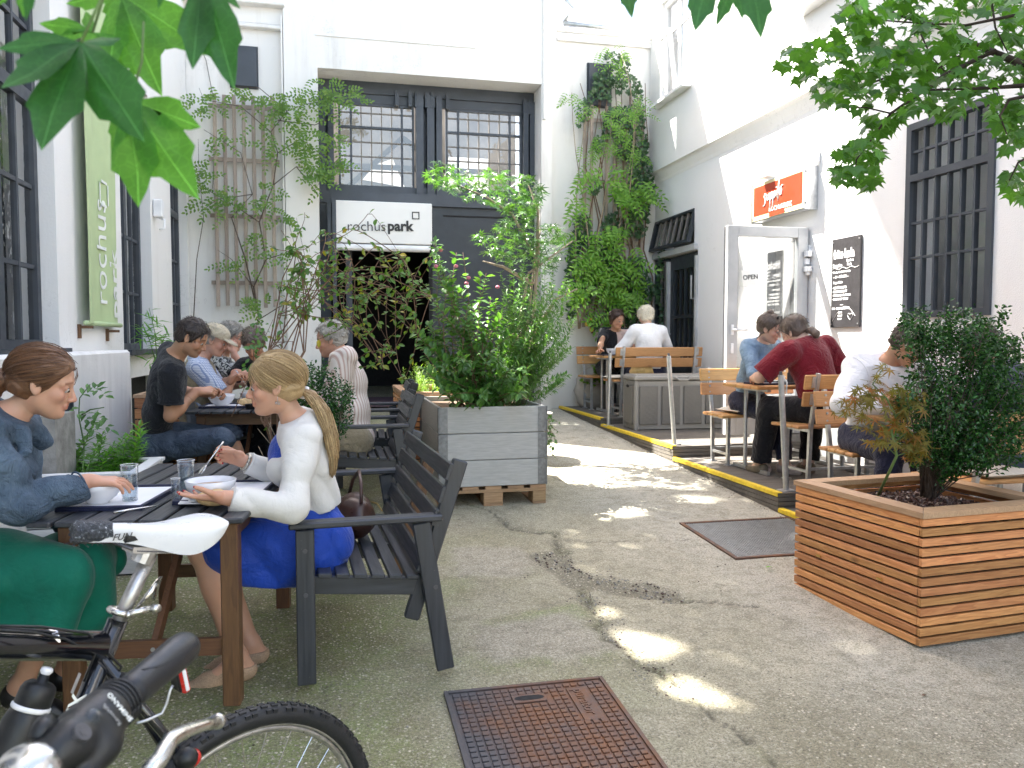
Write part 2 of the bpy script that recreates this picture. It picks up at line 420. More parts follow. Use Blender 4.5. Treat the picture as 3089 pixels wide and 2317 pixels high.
M['sign_white'] = simple('white_sign_face', (.80, .79, .76), .4, 0, .02, 4, 0)
M['sign_orange'] = simple('orange_sign_face', (.36, .038, .010), .45, 0, .05, 4, 0)
M['sign_cream'] = simple('cream_sign_edge', (.78, .70, .42), .5, 0, .05)
M['chalk_board'] = simple('chalkboard', (.020, .018, .020), .55, 0, .35, 14)
M['chalk'] = simple('chalk', (.75, .75, .75), .9, 0, .08, 60)
M['pillow'] = simple('cream_cushion', (.58, .54, .47), .9, 0, .1, 20, .5, 40)
M['leather_brown'] = simple('dark_brown_leather', (.055, .025, .018), .35, 0, .3, 20, .4, 90)
M['leather_tan'] = simple('tan_leather', (.50, .34, .13), .5, 0, .25, 14, .5, 40)
M['box_plastic'] = None
M['soil'] = simple('soil_mulch', (.13, .085, .055), .95, 0, .6, 60, .8, 90, .006)
M['bark'] = simple('bark', (.085, .06, .045), .9, 0, .35, 40, .8, 80, .004)
M['bark_red'] = simple('reddish_bark', (.16, .09, .055), .8, 0, .3, 40, .5, 80, .003)
M['bark_pale'] = simple('pale_bark', (.30, .24, .17), .85, 0, .25, 40, .5, 80, .003)
M['bark_dark'] = simple('dark_bark', (.035, .024, .018), .85, 0, .3, 40, .5, 80, .003)
M['green_stem'] = simple('green_stem', (.10, .17, .05), .6, 0, .2)
M['stone'] = simple('grey_stone', (.26, .25, .23), .9, 0, .3, 14, .8, 60, .006)
M['sack'] = simple('woven_sack', (.34, .31, .27), .85, 0, .15, 8, .5, 90)
M['iron_clean'] = None
def leafmat(name, cols, trans=.35, rough=.42, back=1.25, spec=.5):
  """cols: two or three leaf colours, picked per leaf"""
  t = NT(name)
  r = t.math('FRACT', t.math('ADD', t.island(), t.rand()))
  st = [(i/(len(cols)-1) if len(cols) > 1 else 0, c) for i, c in enumerate(cols)]
  c = t.ramp(r, st)
  v = t.coord('Object')
  c = t.mix(t.ramp(t.noise(v, 25, 3), [(.35, 0), (.75, .35)]), c, tuple(x*.6 for x in cols[0]))
  t.set(Base_Color=c, Roughness=rough, Specular_IOR_Level=spec)
  tr = t.n('ShaderNodeBsdfTranslucent')
  tc = t.mix(1.0, c, (.95, 1.0, .35), 'MULTIPLY')
  br = t.n('ShaderNodeBrightContrast'); t.l(tc, br.inputs[0]); br.inputs[1].default_value = .02
  hs = t.n('ShaderNodeHueSaturation'); t.l(tc, hs.inputs['Color']); hs.inputs['Value'].default_value = back*1.25
  t.l(hs.outputs[0], tr.inputs[0])
  mx = t.n('ShaderNodeMixShader'); mx.inputs[0].default_value = trans
  t.l(t.b.outputs[0], mx.inputs[1]); t.l(tr.outputs[0], mx.inputs[2]); t.l(mx.outputs[0], t.out.inputs[0])
  return t.m
M['leaf_maple'] = leafmat('maple_leaf', [(.045, .125, .022), (.065, .18, .028), (.10, .25, .04)], .45)
M['leaf_crown'] = leafmat('crown_leaf', [(.05, .10, .03), (.07, .13, .04)], .30)
M['leaf_sweet'] = leafmat('star_leaf', [(.06, .20, .03), (.05, .16, .03)], .5, .45)
M['leaf_jmaple'] = leafmat('palmate_leaf', [(.05, .14, .035), (.08, .20, .045), (.13, .27, .06)], .26, .3, 1.25, .8)
M['leaf_orange'] = leafmat('orange_palmate_leaf', [(.20, .14, .025), (.16, .16, .03), (.26, .15, .03), (.15, .17, .035), (.36, .12, .03)], .45)
M['leaf_box'] = leafmat('box_leaf', [(.015, .052, .015), (.024, .085, .019), (.055, .18, .032)], .18, .24)
M['leaf_vine'] = leafmat('vine_leaf', [(.10, .20, .04), (.15, .28, .06), (.22, .32, .07)], .42)
M['leaf_wist'] = leafmat('wisteria_leaf', [(.11, .26, .035), (.17, .35, .05), (.24, .42, .07)], .45)
M['leaf_ivy'] = leafmat('ivy_leaf', [(.025, .07, .025), (.04, .10, .035), (.06, .13, .04)], .15, .35)
M['leaf_shrub'] = leafmat('shrub_leaf', [(.06, .15, .035), (.09, .22, .05), (.14, .28, .07)], .35, .35)
M['leaf_herb'] = leafmat('herb_leaf', [(.10, .27, .035), (.14, .34, .05), (.19, .40, .07)], .45)
M['leaf_thin'] = leafmat('tangle_leaf', [(.06, .15, .03), (.09, .21, .04), (.10, .22, .04), (.13, .24, .04), (.15, .24, .04), (.42, .32, .04)], .4)
M['leaf_lime'] = leafmat('lime_leaf', [(.14, .26, .04), (.22, .36, .06)], .45)
M['pink'] = simple('pink_blossom', (.55, .16, .22), .7, 0, .2)
# ------------------------------------------------------------------ noise in numpy
_perm = np.random.default_rng(11).random((256, 256)).astype(np.float32)
def vnoise(x, y):
  xi = np.floor(x).astype(int); yi = np.floor(y).astype(int); fx = x-xi; fy = y-yi
  fx = fx*fx*(3-2*fx); fy = fy*fy*(3-2*fy)
  a = _perm[xi & 255, yi & 255]; b = _perm[(xi+1) & 255, yi & 255]; c = _perm[xi & 255, (yi+1) & 255]; d = _perm[(xi+1) & 255, (yi+1) & 255]
  return (a*(1-fx)+b*fx)*(1-fy)+(c*(1-fx)+d*fx)*fy
def fbm(x, y, o=5, g=.5):
  s = 0; a = 1; t = 0
  for i in range(o):
    s = s+a*vnoise(x*2**i+17.3*i, y*2**i+5.1*i); t += a; a *= g
  return s/t
def seg_dist(X, Y, pts):
  D = np.full(X.shape, 9.0)
  for (ax, ay), (bx, by) in zip(pts[:-1], pts[1:]):
    dx, dy = bx-ax, by-ay; L = dx*dx+dy*dy
    t = np.clip(((X-ax)*dx+(Y-ay)*dy)/L, 0, 1)
    D = np.minimum(D, np.hypot(X-ax-t*dx, Y-ay-t*dy))
  return D
def poly_sd(X, Y, pts):
  """negative inside"""
  D = seg_dist(X, Y, pts+[pts[0]]); ins = np.zeros(X.shape, bool)
  n = len(pts)
  for i in range(n):
    (ax, ay), (bx, by) = pts[i], pts[(i+1) % n]
    if ay == by: continue
    c = ((ay > Y) != (by > Y)) & (X < (bx-ax)*(Y-ay)/(by-ay)+ax); ins ^= c
  return np.where(ins, -D, D)
def sm(e0, e1, x):
  t = np.clip((x-e0)/(e1-e0), 0, 1); return t*t*(3-2*t)
# ------------------------------------------------------------------ ground
def build_ground():
  xs = np.concatenate([[-30, -12, -6, -3], np.arange(-2.0, 5.0, .02), [6, 9, 14, 30]])
  ys = np.concatenate([[-30, -12, -6, -2, 0, 1], np.arange(1.6, 8.0, .02), np.arange(8.0, 11.2, .05), [12, 15, 30]])
  X, Y = np.meshgrid(xs, ys); X = X.astype(np.float64); Y = Y.astype(np.float64)
  jx = X+.10*(fbm(X*5, Y*5)-.5)+.05*(fbm(X*19, Y*19, 4)-.5); jy = Y+.10*(fbm(X*5+40, Y*5)-.5)+.05*(fbm(X*19+9, Y*19+70, 4)-.5)
  crack1 = [(.95, 5.9), (1.083, 5.554), (1.12, 5.353), (1.181, 5.117), (1.285, 4.992), (1.402, 4.929), (1.346, 4.612), (1.369, 4.537)]
  band = [(1.15, 4.58), (1.17, 4.27), (1.21, 4.0), (1.33, 3.90), (1.50, 3.78), (1.64, 3.70), (1.77, 3.66), (1.74, 3.83), (1.66, 3.95), (1.50, 4.02), (1.38, 4.13), (1.33, 4.28), (1.36, 4.60)]
  crack2 = [(1.27, 3.95), (1.236, 3.72), (1.224, 3.495), (1.193, 3.356), (1.209, 3.237), (1.237, 3.158), (1.216, 3.042), (1.292, 2.977), (1.324, 2.891), (1.298, 2.735), (1.356, 2.702), (1.361, 2.627), (1.39, 2.519), (1.4, 2.377), (1.46, 2.1)]
  crack3 = [(1.77, 3.68), (1.9, 3.62), (2.05, 3.55)]
  crack4 = [(2.6, 7.3), (2.3, 7.0), (2.0, 6.9), (1.8, 6.7), (1.9, 6.4), (2.3, 6.2), (2.7, 5.9), (3.0, 5.75)]
  crack5 = [(-.02, 3.1), (-.06, 2.7), (-.02, 2.3), (.0, 1.9)]
  crack6 = [(1.36, 4.75), (1.8, 4.7), (2.3, 4.62)]
  rag = np.minimum(seg_dist(jx, jy, crack1), np.minimum(seg_dist(jx, jy, crack2), seg_dist(jx, jy, crack3)))
  rag2 = np.minimum(seg_dist(jx, jy, crack4), np.minimum(seg_dist(jx, jy, crack5), seg_dist(jx, jy, crack6)))
  er = poly_sd(jx, jy, band)
  erode = sm(.03, -.02, er+.06*(fbm(X*12, Y*12)-.5))
  strip = sm(.055, .015, np.minimum(seg_dist(jx, jy, crack1[2:]), seg_dist(jx, jy, crack2[:9])) + .05*(fbm(X*8, Y*8+9)-.5))
  erode = np.maximum(erode, strip*.75)
  puddle = poly_sd(jx, jy, [(1.9, 7.2), (2.3, 7.1), (2.5, 6.8), (2.3, 6.6), (2.0, 6.7)])
  erode = np.maximum(erode, .55*sm(.02, -.03, puddle))
  cr = np.maximum(sm(.012, .002, rag), .6*sm(.010, .002, rag2))
  cover = np.minimum(poly_sd(jx, jy, [(.7, 4.75), (1.1, 4.72), (1.17, 4.4), (1.05, 4.2), (.68, 4.22)]), poly_sd(jx, jy, [(.62, 3.55), (1.15, 3.7), (1.2, 3.3), (1.1, 3.1), (.6, 3.15)]))
  patch = sm(.05, -.04, cover)
  right = sm(1.55, 2.3, X+.5*(fbm(X*2, Y*2)-.5)+.25*(4.2-Y)*0)
  Z = zg(Y) + .012*(fbm(X*1.3, Y*1.3, 3)-.5) + .004*(fbm(X*9, Y*9, 4)-.5)
  Z -= .011*erode*(.7+.6*fbm(X*30, Y*30, 3)) + .010*cr
  Z += .003*patch
  moss = sm(1.55, -.2, X+.22*(Y-4)*0+.9*(fbm(X*1.7, Y*1.7, 4)-.5))*sm(.30, .60, fbm(X*2.3+3, Y*2.3, 5)+.26*sm(1.1, -.4, X)) * (1-patch*.85)
  ringm = sm(.09, .0, np.abs(cover))*sm(.45, .62, fbm(X*3+8, Y*3, 4))
  moss = np.maximum(moss, ringm*.8); moss = np.maximum(moss, .5*sm(.06, .0, rag)*sm(.4, .6, fbm(X*4, Y*4+6, 4)))
  far = sm(6.5, 9.5, Y)*sm(2.6, 1.4, X); moss = np.maximum(moss, .45*far*sm(.35, .6, fbm(X*2, Y*2, 4)))
  agg = np.clip(sm(.9, -.3, X+.7*(fbm(X*2.4+31, Y*2.4, 4)-.5)) + .9*sm(1.35, 1.8, X)*sm(2.95, 2.4, Y+.5*(fbm(X*3, Y*3+20, 4)-.5)) + erode*.9, 0, 1)
  ny, nx = X.shape
  idx = np.arange(ny*nx).reshape(ny, nx)
  F = np.stack([idx[:-1, :-1], idx[:-1, 1:], idx[1:, 1:], idx[1:, :-1]], -1).reshape(-1, 4)
  V = np.stack([X, Y, Z], -1).reshape(-1, 3)
  t = NT('old_concrete'); v = t.coord('World')
  am, ae, ap, ac, ag, ar = (t.attr(a) for a in ('moss', 'erode', 'patch', 'crack', 'agg', 'right'))
  n1 = t.noise(v, 1.6, 6, .6); n2 = t.noise(v, 12, 6, .7); n3 = t.noise(v, 70, 5, .7)
  base = t.mix(t.ramp(n1, [(.3, 0), (.7, 1)]), (.26, .245, .185), (.40, .38, .315))
  base = t.mix(ar, base, t.mix(t.ramp(n1, [(.3, 0), (.7, 1)]), (.34, .335, .31), (.43, .425, .40)))
  base = t.mix(t.math('MULTIPLY', ap, .7), base, (.33, .31, .28))
  base = t.mix(t.ramp(n2, [(.36, .5), (.54, 0)]), base, (.15, .145, .11))
  base = t.mix(t.ramp(t.noise(v, 28, 5, .75), [(.55, 0), (.72, .5)]), base, (.50, .48, .43))
  # exposed pebbles
  pv = t.n('ShaderNodeTexVoronoi'); pv.inputs['Scale'].default_value = 62; t.l(v, pv.inputs['Vector'])
  peb = t.ramp(pv.outputs['Distance'], [(.22, 1), (.42, 0)])
  pc = t.mix(t.ramp(t.sep(pv.outputs['Color'])[0], [(0, 0), (1, 1)]), (.11, .10, .085), (.66, .63, .57))
  pick = t.ramp(t.sep(pv.outputs['Color'])[1], [(.35, 0), (.5, 1)])
  pm = t.math('MULTIPLY', t.math('MULTIPLY', peb, pick), t.math('ADD', t.math('MULTIPLY', ag, .8), .22))
  base = t.mix(t.math('MULTIPLY', ae, .55), base, (.13, .125, .11))
  base = t.mix(t.math('MULTIPLY', ag, .42), base, (.15, .14, .095))
  # moss creeps between the stones
  mm = t.math('MULTIPLY', am, t.ramp(t.math('ADD', n3, t.math('MULTIPLY', n2, .6)), [(.55, .10), (.95, .85)]))
  gc = t.mix(t.ramp(t.noise(v, 5, 4), [(.35, 0), (.65, 1)]), (.115, .125, .035), (.15, .22, .05))
  base = t.mix(mm, base, gc)
  base = t.mix(pm, base, pc)
  base = t.mix(t.math('MULTIPLY', ac, .8), base, (.05, .048, .04))
  fs = t.noise(v, 85, 6, .85); base = t.mix(t.ramp(fs, [(.40, .65), (.48, 0)]), base, (.13, .125, .10)); base = t.mix(t.ramp(fs, [(.54, 0), (.62, .55)]), base, (.62, .60, .55))
  sp = t.ramp(t.noise(v, 150, 4, .75), [(.36, .9), (.47, 0)])
  base = t.mix(sp, base, (.07, .07, .06))
  base = t.mix(1.0, base, (1.40, 1.34, 1.20), 'MULTIPLY')
  t.set(Base_Color=base, Roughness=.88, Specular_IOR_Level=.3)
  h = t.math('ADD', t.math('MULTIPLY', pm, .9), t.math('ADD', t.math('MULTIPLY', n3, 1.0), t.math('MULTIPLY', n2, .5)))
  t.bump(t.math('ADD', h, t.math('MULTIPLY', fs, 1.2)), .9, .008)
  M['ground'] = t.m
  r = lambda a: a.reshape(-1)
  me = mesh_np('ground', V, F, [t.m], True, {'moss': r(moss), 'erode': r(erode), 'patch': r(patch), 'crack': r(cr), 'agg': r(agg), 'right': r(right)})
  tag(link('ground', me), kind='structure')
build_ground()
g = random.Random(3); b = MB()
for i in range(1500):
  k = g.random()
  if k < .45: x, y = g.uniform(1.15, 1.75), g.uniform(3.65, 4.6); ok_ = abs(y-(4.6-1.55*(x-1.15))) < .22
  elif k < .6: x, y = g.gauss(1.25, .05), g.uniform(2.7, 3.9); ok_ = True
  elif k < .75: x, y = 3.13-abs(g.gauss(0, .03)), g.uniform(4.5, 9); ok_ = True
  else: x, y = g.uniform(-1.5, 3.1), g.uniform(2, 8); ok_ = True
  if ok_: s = g.uniform(.0015, .0045)*(1.4 if k < .45 else 1); b.mi = g.randrange(2); b.ell((x, y, zg(y)+s*.2-(.006 if k < .45 else 0)), (s*1.5, s*1.1, s*.8), 5, 3, Euler((0, 0, g.random()*3)).to_matrix())
tag(b.obj('loose_grit', [M['stone'], M['leather_brown']]), 'loose grit and crumbs scattered in the broken concrete and along the deck', 'grit', kind='stuff')
# ------------------------------------------------------------------ walls with openings
def wall_mesh(axis, pos, u0, u1, v0, v1, holes, depth, sgn):
  """axis 'x': wall face at x=pos spanning y (u) and z (v); sgn = side the wall body lies on"""
  us = sorted({u0, u1, *[h[0] for h in holes], *[h[1] for h in holes]}); vs = sorted({v0, v1, *[h[2] for h in holes], *[h[3] for h in holes]})
  us = [u for u in us if u0 <= u <= u1]; vs = [v for v in vs if v0 <= v <= v1]
  def hole(u, v): return any(h[0] < u < h[1] and h[2] < v < h[3] for h in holes)
  mb = MB()
  P = (lambda w, u, v: (w, u, v)) if axis == 'x' else (lambda w, u, v: (u, w, v))
  for i in range(len(us)-1):
    for j in range(len(vs)-1):
      if hole((us[i]+us[i+1])/2, (vs[j]+vs[j+1])/2): continue
      for w in (pos, pos+sgn*depth):
        mb.quad(P(w, us[i], vs[j]), P(w, us[i+1], vs[j]), P(w, us[i+1], vs[j+1]), P(w, us[i], vs[j+1]))
  for a, b, c, d in list(holes)+[(u0, u1, v0, v1)]:
    w0, w1 = pos, pos+sgn*depth
    mb.quad(P(w0, a, c), P(w1, a, c), P(w1, a, d), P(w0, a, d)); mb.quad(P(w0, b, c), P(w1, b, c), P(w1, b, d), P(w0, b, d))
    mb.quad(P(w0, a, c), P(w1, a, c), P(w1, b, c), P(w0, b, c)); mb.quad(P(w0, a, d), P(w1, a, d), P(w1, b, d), P(w0, b, d))
  return mb
def grid_window(parent, axis, pos, u0, u1, v0, v1, us, vs, fw=.05, bar=.022, thick=(), vthick=(), mat='steel_paint', barmat=None, gl='glass', name='window', depth=.06, tb=.06):
  """a steel window: frame with bars as sub-parts and every pane its own sub-part; us, vs = positions of the bars"""
  P = (lambda w, u, v: (w, u, v)) if axis == 'x' else (lambda w, u, v: (u, w, v))
  def bx(mb, a, b, c, d, t, off=0.0):
    if axis == 'x': mb.box(((pos+off), (a+b)/2, (c+d)/2), (t, b-a, d-c))
    else: mb.box(((a+b)/2, pos+off, (c+d)/2), (b-a, t, d-c))
  f = MB(); bx(f, u0, u1, v1-fw, v1, depth); bx(f, u0, u1, v0, v0+fw, depth); bx(f, u0, u0+fw, v0+fw, v1-fw, depth); bx(f, u1-fw, u1, v0+fw, v1-fw, depth)
  fr = f.obj(name, M[mat], parent)
  A = [u0+fw]+list(us)+[u1-fw]; Bv = [v0+fw]+list(vs)+[v1-fw]
  bm = M[barmat or mat]
  for u in us:
    w = tb if u in thick else bar
    b = MB(); bx(b, u-w/2, u+w/2, v0+fw, v1-fw, depth*(.95 if u in thick else .6)); b.obj('glazing_bar', bm if u not in thick else M[mat], fr)
  for v in vs:
    w = tb if v in vthick else bar
    b = MB(); bx(b, u0+fw, u1-fw, v-w/2, v+w/2, depth*(.99 if v in vthick else .5)); b.obj('glazing_bar', bm if v not in vthick else M[mat], fr)
  cache = {}
  for i in range(len(A)-1):
    for j in range(len(Bv)-1):
      du = A[i+1]-A[i]; dv = Bv[j+1]-Bv[j]; key = (round(du, 3), round(dv, 3))
      if key not in cache:
        q = MB()
        if axis == 'x': q.quad((0, -du/2, -dv/2), (0, du/2, -dv/2), (0, du/2, dv/2), (0, -du/2, dv/2))
        else: q.quad((-du/2, 0, -dv/2), (du/2, 0, -dv/2), (du/2, 0, dv/2), (-du/2, 0, dv/2))
        cache[key] = q.mesh('pane', M[gl])
      tilt = (nr.random()-.5)*.012; tilt2 = (nr.random()-.5)*.012
      o = link('pane', cache[key], fr, P(pos, (A[i]+A[i+1])/2, (Bv[j]+Bv[j+1])/2))
      o.rotation_euler = (0, tilt, tilt2) if axis == 'x' else (tilt, 0, tilt2)
  return fr
# ---- left building
XL = -1.75
lb = thing('left_building', 'white rendered building with tall charcoal steel windows and a low plinth on the left', 'building', (XL, 6, 0))
lb.location = (0, 0, 0)
wins = [(-2.0, -.75, 1.30, 3.78), (.35, 1.6, 1.30, 3.78), (2.4, 3.65, 1.30, 3.78), (4.52, 5.80, 1.30, 3.78), (7.48, 8.66, 1.27, 3.78), (9.70, 10.78, 1.27, 3.76)]
wall_mesh('x', XL, -5, 10.88, -1, 6.0, wins+[(7.70, 9.4, .1, 1.02)], .3, -1).obj('wall', M['plaster'], lb)
pl = MB(); pl.box((XL+.085, .985, .14), (.17, 11.93, 2.28), ch=.02); pl.obj('plinth', M['plaster_low'], lb)
for k, (a, b, c, d) in enumerate(wins):
  m = (a+b)/2
  us = [a+(b-a)*.25, m, a+(b-a)*.75]
  vs = [c+(2.90-c)*f for f in (.33, .65)]+[2.90, 3.34]
  w = grid_window(lb, 'x', XL-.13, a, b, c, d, us, vs, .06, .028, (m,), (2.90,), tb=.085, gl='glass_grey')
  s = MB(); s.box((XL-.05, m, c-.02), (.24, b-a+.04, .05)); s.obj('sill', M['steel_paint_dark'], w)
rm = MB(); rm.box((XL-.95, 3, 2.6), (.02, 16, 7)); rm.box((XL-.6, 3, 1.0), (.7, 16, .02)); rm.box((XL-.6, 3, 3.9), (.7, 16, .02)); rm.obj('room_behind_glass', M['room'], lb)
cu = MB()
for (y0, y1) in ((4.6, 4.95), (5.5, 5.75), (7.6, 7.75), (8.1, 8.3), (9.8, 9.95), (10.3, 10.45)): cu.box((XL-.35, (y0+y1)/2, 2.4), (.02, y1-y0, 2.2))
cu.obj('curtain', M['room_light'], lb)
dk = MB(); dk.box((XL-.25, 8.55, .56), (.02, 1.8, 1.0)); dk.obj('recess_back', M['black'], lb)
# ---- back building
YB = 10.9
bb = thing('back_building', 'white factory hall across the far end with a gateway filled in dark steel', 'building')
PB = M['plaster_back']
wall_mesh('y', YB, -2.6, -.55, -1, 5.60, [], .3, 1).obj('wall', PB, bb)
wall_mesh('y', YB-.12, -.55, 3.02, -1, 7.6, [(-.129, 2.866, .3, 4.88)], .55, 1).obj('wall', PB, bb)
wall_mesh('y', YB, 3.02, 4.9, -1, 5.63, [], .3, 1).obj('wall', PB, bb)
c = MB(); c.box((-1.5, YB-.05, 5.36), (1.9, .1, .05), ch=.01); c.box((-1.5, YB-.09, 5.63), (1.95, .2, .06), ch=.01); c.box((-1.5, YB-.03, 5.5), (1.9, .06, .2)); c.obj('cornice', PB, bb)
c = MB(); c.box((3.85, YB-.03, 5.66), (1.5, .07, .05), ch=.01); c.box((3.83, YB-.02, 5.55), (1.42, .05, .05)); c.obj('cornice', PB, bb)
g = MB(); g.tube([(-2.3, YB-.2, 5.75), (-.62, YB-.2, 5.73)], .05, 8); g.obj('gutter', M['galv'], bb, smooth=True)
g = MB(); g.tube([(3.2, YB-.03, 5.76), (4.45, YB-.03, 5.74)], .04, 8); g.tube([(3.2, YB-.03, 5.76), (3.35, YB-.05, 5.98), (2.9, YB-.05, 6.35)], .03, 6); g.obj('gutter', M['galv'], bb, smooth=True)
seam = MB(); seam.box((2.90, YB-.14, 5.9), (.03, .04, 3.0)); seam.box((-.57, YB-.06, 3.5), (.02, .12, 4)); seam.obj('pilaster_edge', PB, bb)
led = MB(); led.box((.9, YB-.125, 5.30), (2.1, .02, .03)); led.obj('string_course', PB, bb)
# steel infill of the gateway
YG = YB+.30
st = M['steel_paint']
fr = MB()
fr.box((1.37, YG+.08, 4.80), (3.0, .16, .16)); fr.box((1.37, YG+.03, 3.30), (3.0, .22, .16)); fr.box((1.37, YG+.04, 3.43), (3.0, .1, .09))
fr.box((1.37, YG+.06, 4.66), (3.0, .06, .12))
for x, w in ((-.085, .09), (.03, .07), (1.23, .10), (1.38, .10), (1.50, .08), (2.74, .07), (2.83, .07)): fr.box((x, YG+.02, 4.06), (w, .14, 1.36))
fr.box((1.37, YG+.1, 4.1), (.32, .02, 1.3)); fr.box((-.03, YG+.1, 4.1), (.2, .02, 1.3)); fr.box((2.80, YG+.1, 4.1), (.2, .02, 1.3))
infill = fr.obj('gate_frame', st, bb)
for x in (.92, 1.10, 1.19, 1.33, 1.41, 1.62, 2.72, 2.80):
  b = MB(); b.box((x, YG-.02, 4.67), (.05, .08, .20));
  for dz in (-.06, .0, .06): b.cyl((x, YG-.07, 4.67+dz), (x, YG-.055, 4.67+dz), .009, 6)
  b.obj('rivet_plate', st, infill)
def backwin(u0, u1, v0, v1, n):
  us = [u0+.03+(u1-u0-.06)*i/n for i in range(1, n)]; hs = (v1-v0-.06)/5.5
  vs = [v0+.03+hs*(i+1) for i in range(5)]
  w = grid_window(bb, 'y', YG+.07, u0, u1, v0, v1, us, vs, .03, .016, (us[0], us[-1]), (vs[3],), mat='steel_paint', barmat='grey_bar', gl='glass_old', tb=.03)
backwin(.13, 1.16, 3.46, 4.60, 7); backwin(1.60, 2.70, 3.46, 4.60, 7)
# lower part: doorway, flap door
lo = MB(); lo.box((2.12, YG, 1.86), (1.54, .06, 2.72)); lo.obj('steel_door', M['steel_paint_dark'], bb)
lo = MB(); lo.box((2.15, YG-.035, 3.10), (1.2, .01, .02)); lo.box((2.55, YG-.035, 1.8), (.012, .01, 2.6)); lo.box((1.37, YG-.03, 1.84), (.05, .05, 2.72)); lo.obj('door_seam', M['black'], bb)
lo = MB(); lo.box((-.06, YG, 1.86), (.14, .1, 2.72)); lo.box((.06, YG-.25, 1.86), (.05, .5, 2.72)); lo.box((.25, YG-.1, 1.86), (.08, .1, 2.72)); lo.obj('door_post', st, bb)
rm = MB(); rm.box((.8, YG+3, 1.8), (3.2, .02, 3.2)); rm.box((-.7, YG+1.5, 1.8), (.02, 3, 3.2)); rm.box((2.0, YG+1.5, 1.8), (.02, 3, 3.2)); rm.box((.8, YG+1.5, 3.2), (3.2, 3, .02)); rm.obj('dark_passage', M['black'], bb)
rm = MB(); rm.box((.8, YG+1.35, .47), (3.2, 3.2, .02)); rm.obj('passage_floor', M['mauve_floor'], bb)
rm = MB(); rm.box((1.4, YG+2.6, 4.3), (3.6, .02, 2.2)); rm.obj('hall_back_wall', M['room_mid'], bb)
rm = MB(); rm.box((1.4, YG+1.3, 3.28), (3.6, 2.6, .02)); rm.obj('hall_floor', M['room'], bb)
rm = MB()
for a, b in (((.2, YG+1.2, 3.6), (1.1, YG+1.2, 4.45)), ((1.1, YG+1.2, 4.45), (2.2, YG+1.2, 3.7)), ((.9, YG+1.2, 3.4), (.9, YG+1.2, 4.5)), ((.1, YG+1.0, 3.95), (2.7, YG+1.0, 3.95))): rm.beam(a, b, .07, .07)
rm.obj('roof_truss', M['room'], bb)
rm = MB(); rm.quad((.55, YG+2.5, 4.05), (1.25, YG+2.5, 3.95), (1.05, YG+2.5, 4.42), (.75, YG+2.5, 4.3)); rm.quad((1.8, YG+2.5, 3.6), (2.7, YG+2.5, 3.6), (2.7, YG+2.5, 4.5), (2.0, YG+2.5, 4.5))
rm.obj('pale_inner_wall', M['plaster'], bb)
# shutter box on both sides
def text_obj(name, txt, size, mat, parent=None, M4=None, ext=.002, bold=0.0, align='LEFT', shear=0.0, spacing=1.0, width=1.0):
  cu = bpy.data.curves.new(name, 'FONT'); cu.body = txt; cu.size = size; cu.extrude = ext; cu.offset = bold; cu.align_x = align; cu.shear = shear; cu.space_character = spacing
  cu.resolution_u = 3
  tmp = bpy.data.objects.new(name, cu); C.objects.link(tmp)
  dg = bpy.context.evaluated_depsgraph_get(); dg.update()
  me = bpy.data.meshes.new_from_object(tmp.evaluated_get(dg)); bpy.data.objects.remove(tmp); bpy.data.curves.remove(cu)
  me.materials.clear(); me.materials.append(mat)
  if width != 1.0:
    for v in me.vertices: v.co.x *= width
  o = link(name, me, parent)
  if M4 is not None: o.matrix_local = M4
  return o
def frameM(o, ex, ey):
  ex = Vector(ex).normalized(); ey = Vector(ey).normalized(); ez = ex.cross(ey)
  m = Matrix.Identity(4)
  for i in range(3): m[i][0] = ex[i]; m[i][1] = ey[i]; m[i][2] = ez[i]; m[i][3] = o[i]
  return m
for nm, lab, x0, x1, z0, z1 in (('wall_hatch', 'dark grey steel hatch above the left trellis', -1.204, -.885, 4.60, 5.10), ('wall_hatch', 'grey steel hatch half hidden by ivy above the right trellis', 3.57, 3.90, 4.66, 5.24)):
  h = thing(nm, lab, 'hatch', ((x0+x1)/2, YB, z0)); p = MB(); p.box((0, -.04, (z1-z0)/2), (x1-x0, .05, z1-z0), ch=.006); p.obj('panel', st, h)
  p = MB(); p.box((0, -.015, (z1-z0)/2), (x1-x0+.03, .03, z1-z0+.03)); p.obj('hatch_frame', M['steel_paint_dark'], h)
wc = MB(); wc.tube([(-1.45, YB-.01, 6.0), (-1.38, YB-.02, 5.5), (-1.18, YB-.02, 5.12)], .006, 5); wc.tube([(-1.62, YB-.01, 5.2), (-1.5, YB-.02, 4.9), (-1.4, YB-.02, 4.3), (-1.45, YB-.02, 3.3)], .005, 5)
tag(wc.obj('cable', M['grey_bar']), 'thin loose cable running down the back wall to the dark hatch', 'cable')
# sign over the doorway
sg = thing('entrance_sign', 'white box sign reading rochuspark over the dark doorway', 'sign', (.69, YG-.42, 2.64))
b = MB(); b.box((0, .2, .28), (1.31, .42, .55), ch=.01); b.obj('sign_box', M['sign_white'], sg)
b = MB(); b.tube([(-.62, .02, -.05), (.62, .02, -.05)], .045, 10); b.box((0, .22, -.03), (1.28, .36, .05)); b.obj('roller', M['white_frame'], sg, smooth=False)
b = MB(); b.box((-.69, .2, .2), (.05, .44, .75)); b.obj('side_bracket', st, sg)
text_obj('lettering', 'rochus', .185, M['print_black'], sg, frameM((-.47, -.016, .16), (1, 0, .035), (-.0, 0, 1)), .002, -.001)
text_obj('lettering', 'park', .185, M['print_black'], sg, frameM((.06, -.016, .178), (1, 0, .035), (0, 0, 1)), .002, .0062)
b = MB()
for (cx, cz, w, h) in ((.435, .43, .10, .014), (.435, .344, .10, .014), (.392, .387, .014, .072), (.478, .387, .014, .072)): b.box((cx, -.014, cz), (w, .004, h))
b.obj('logo_square', M['print_black'], sg)
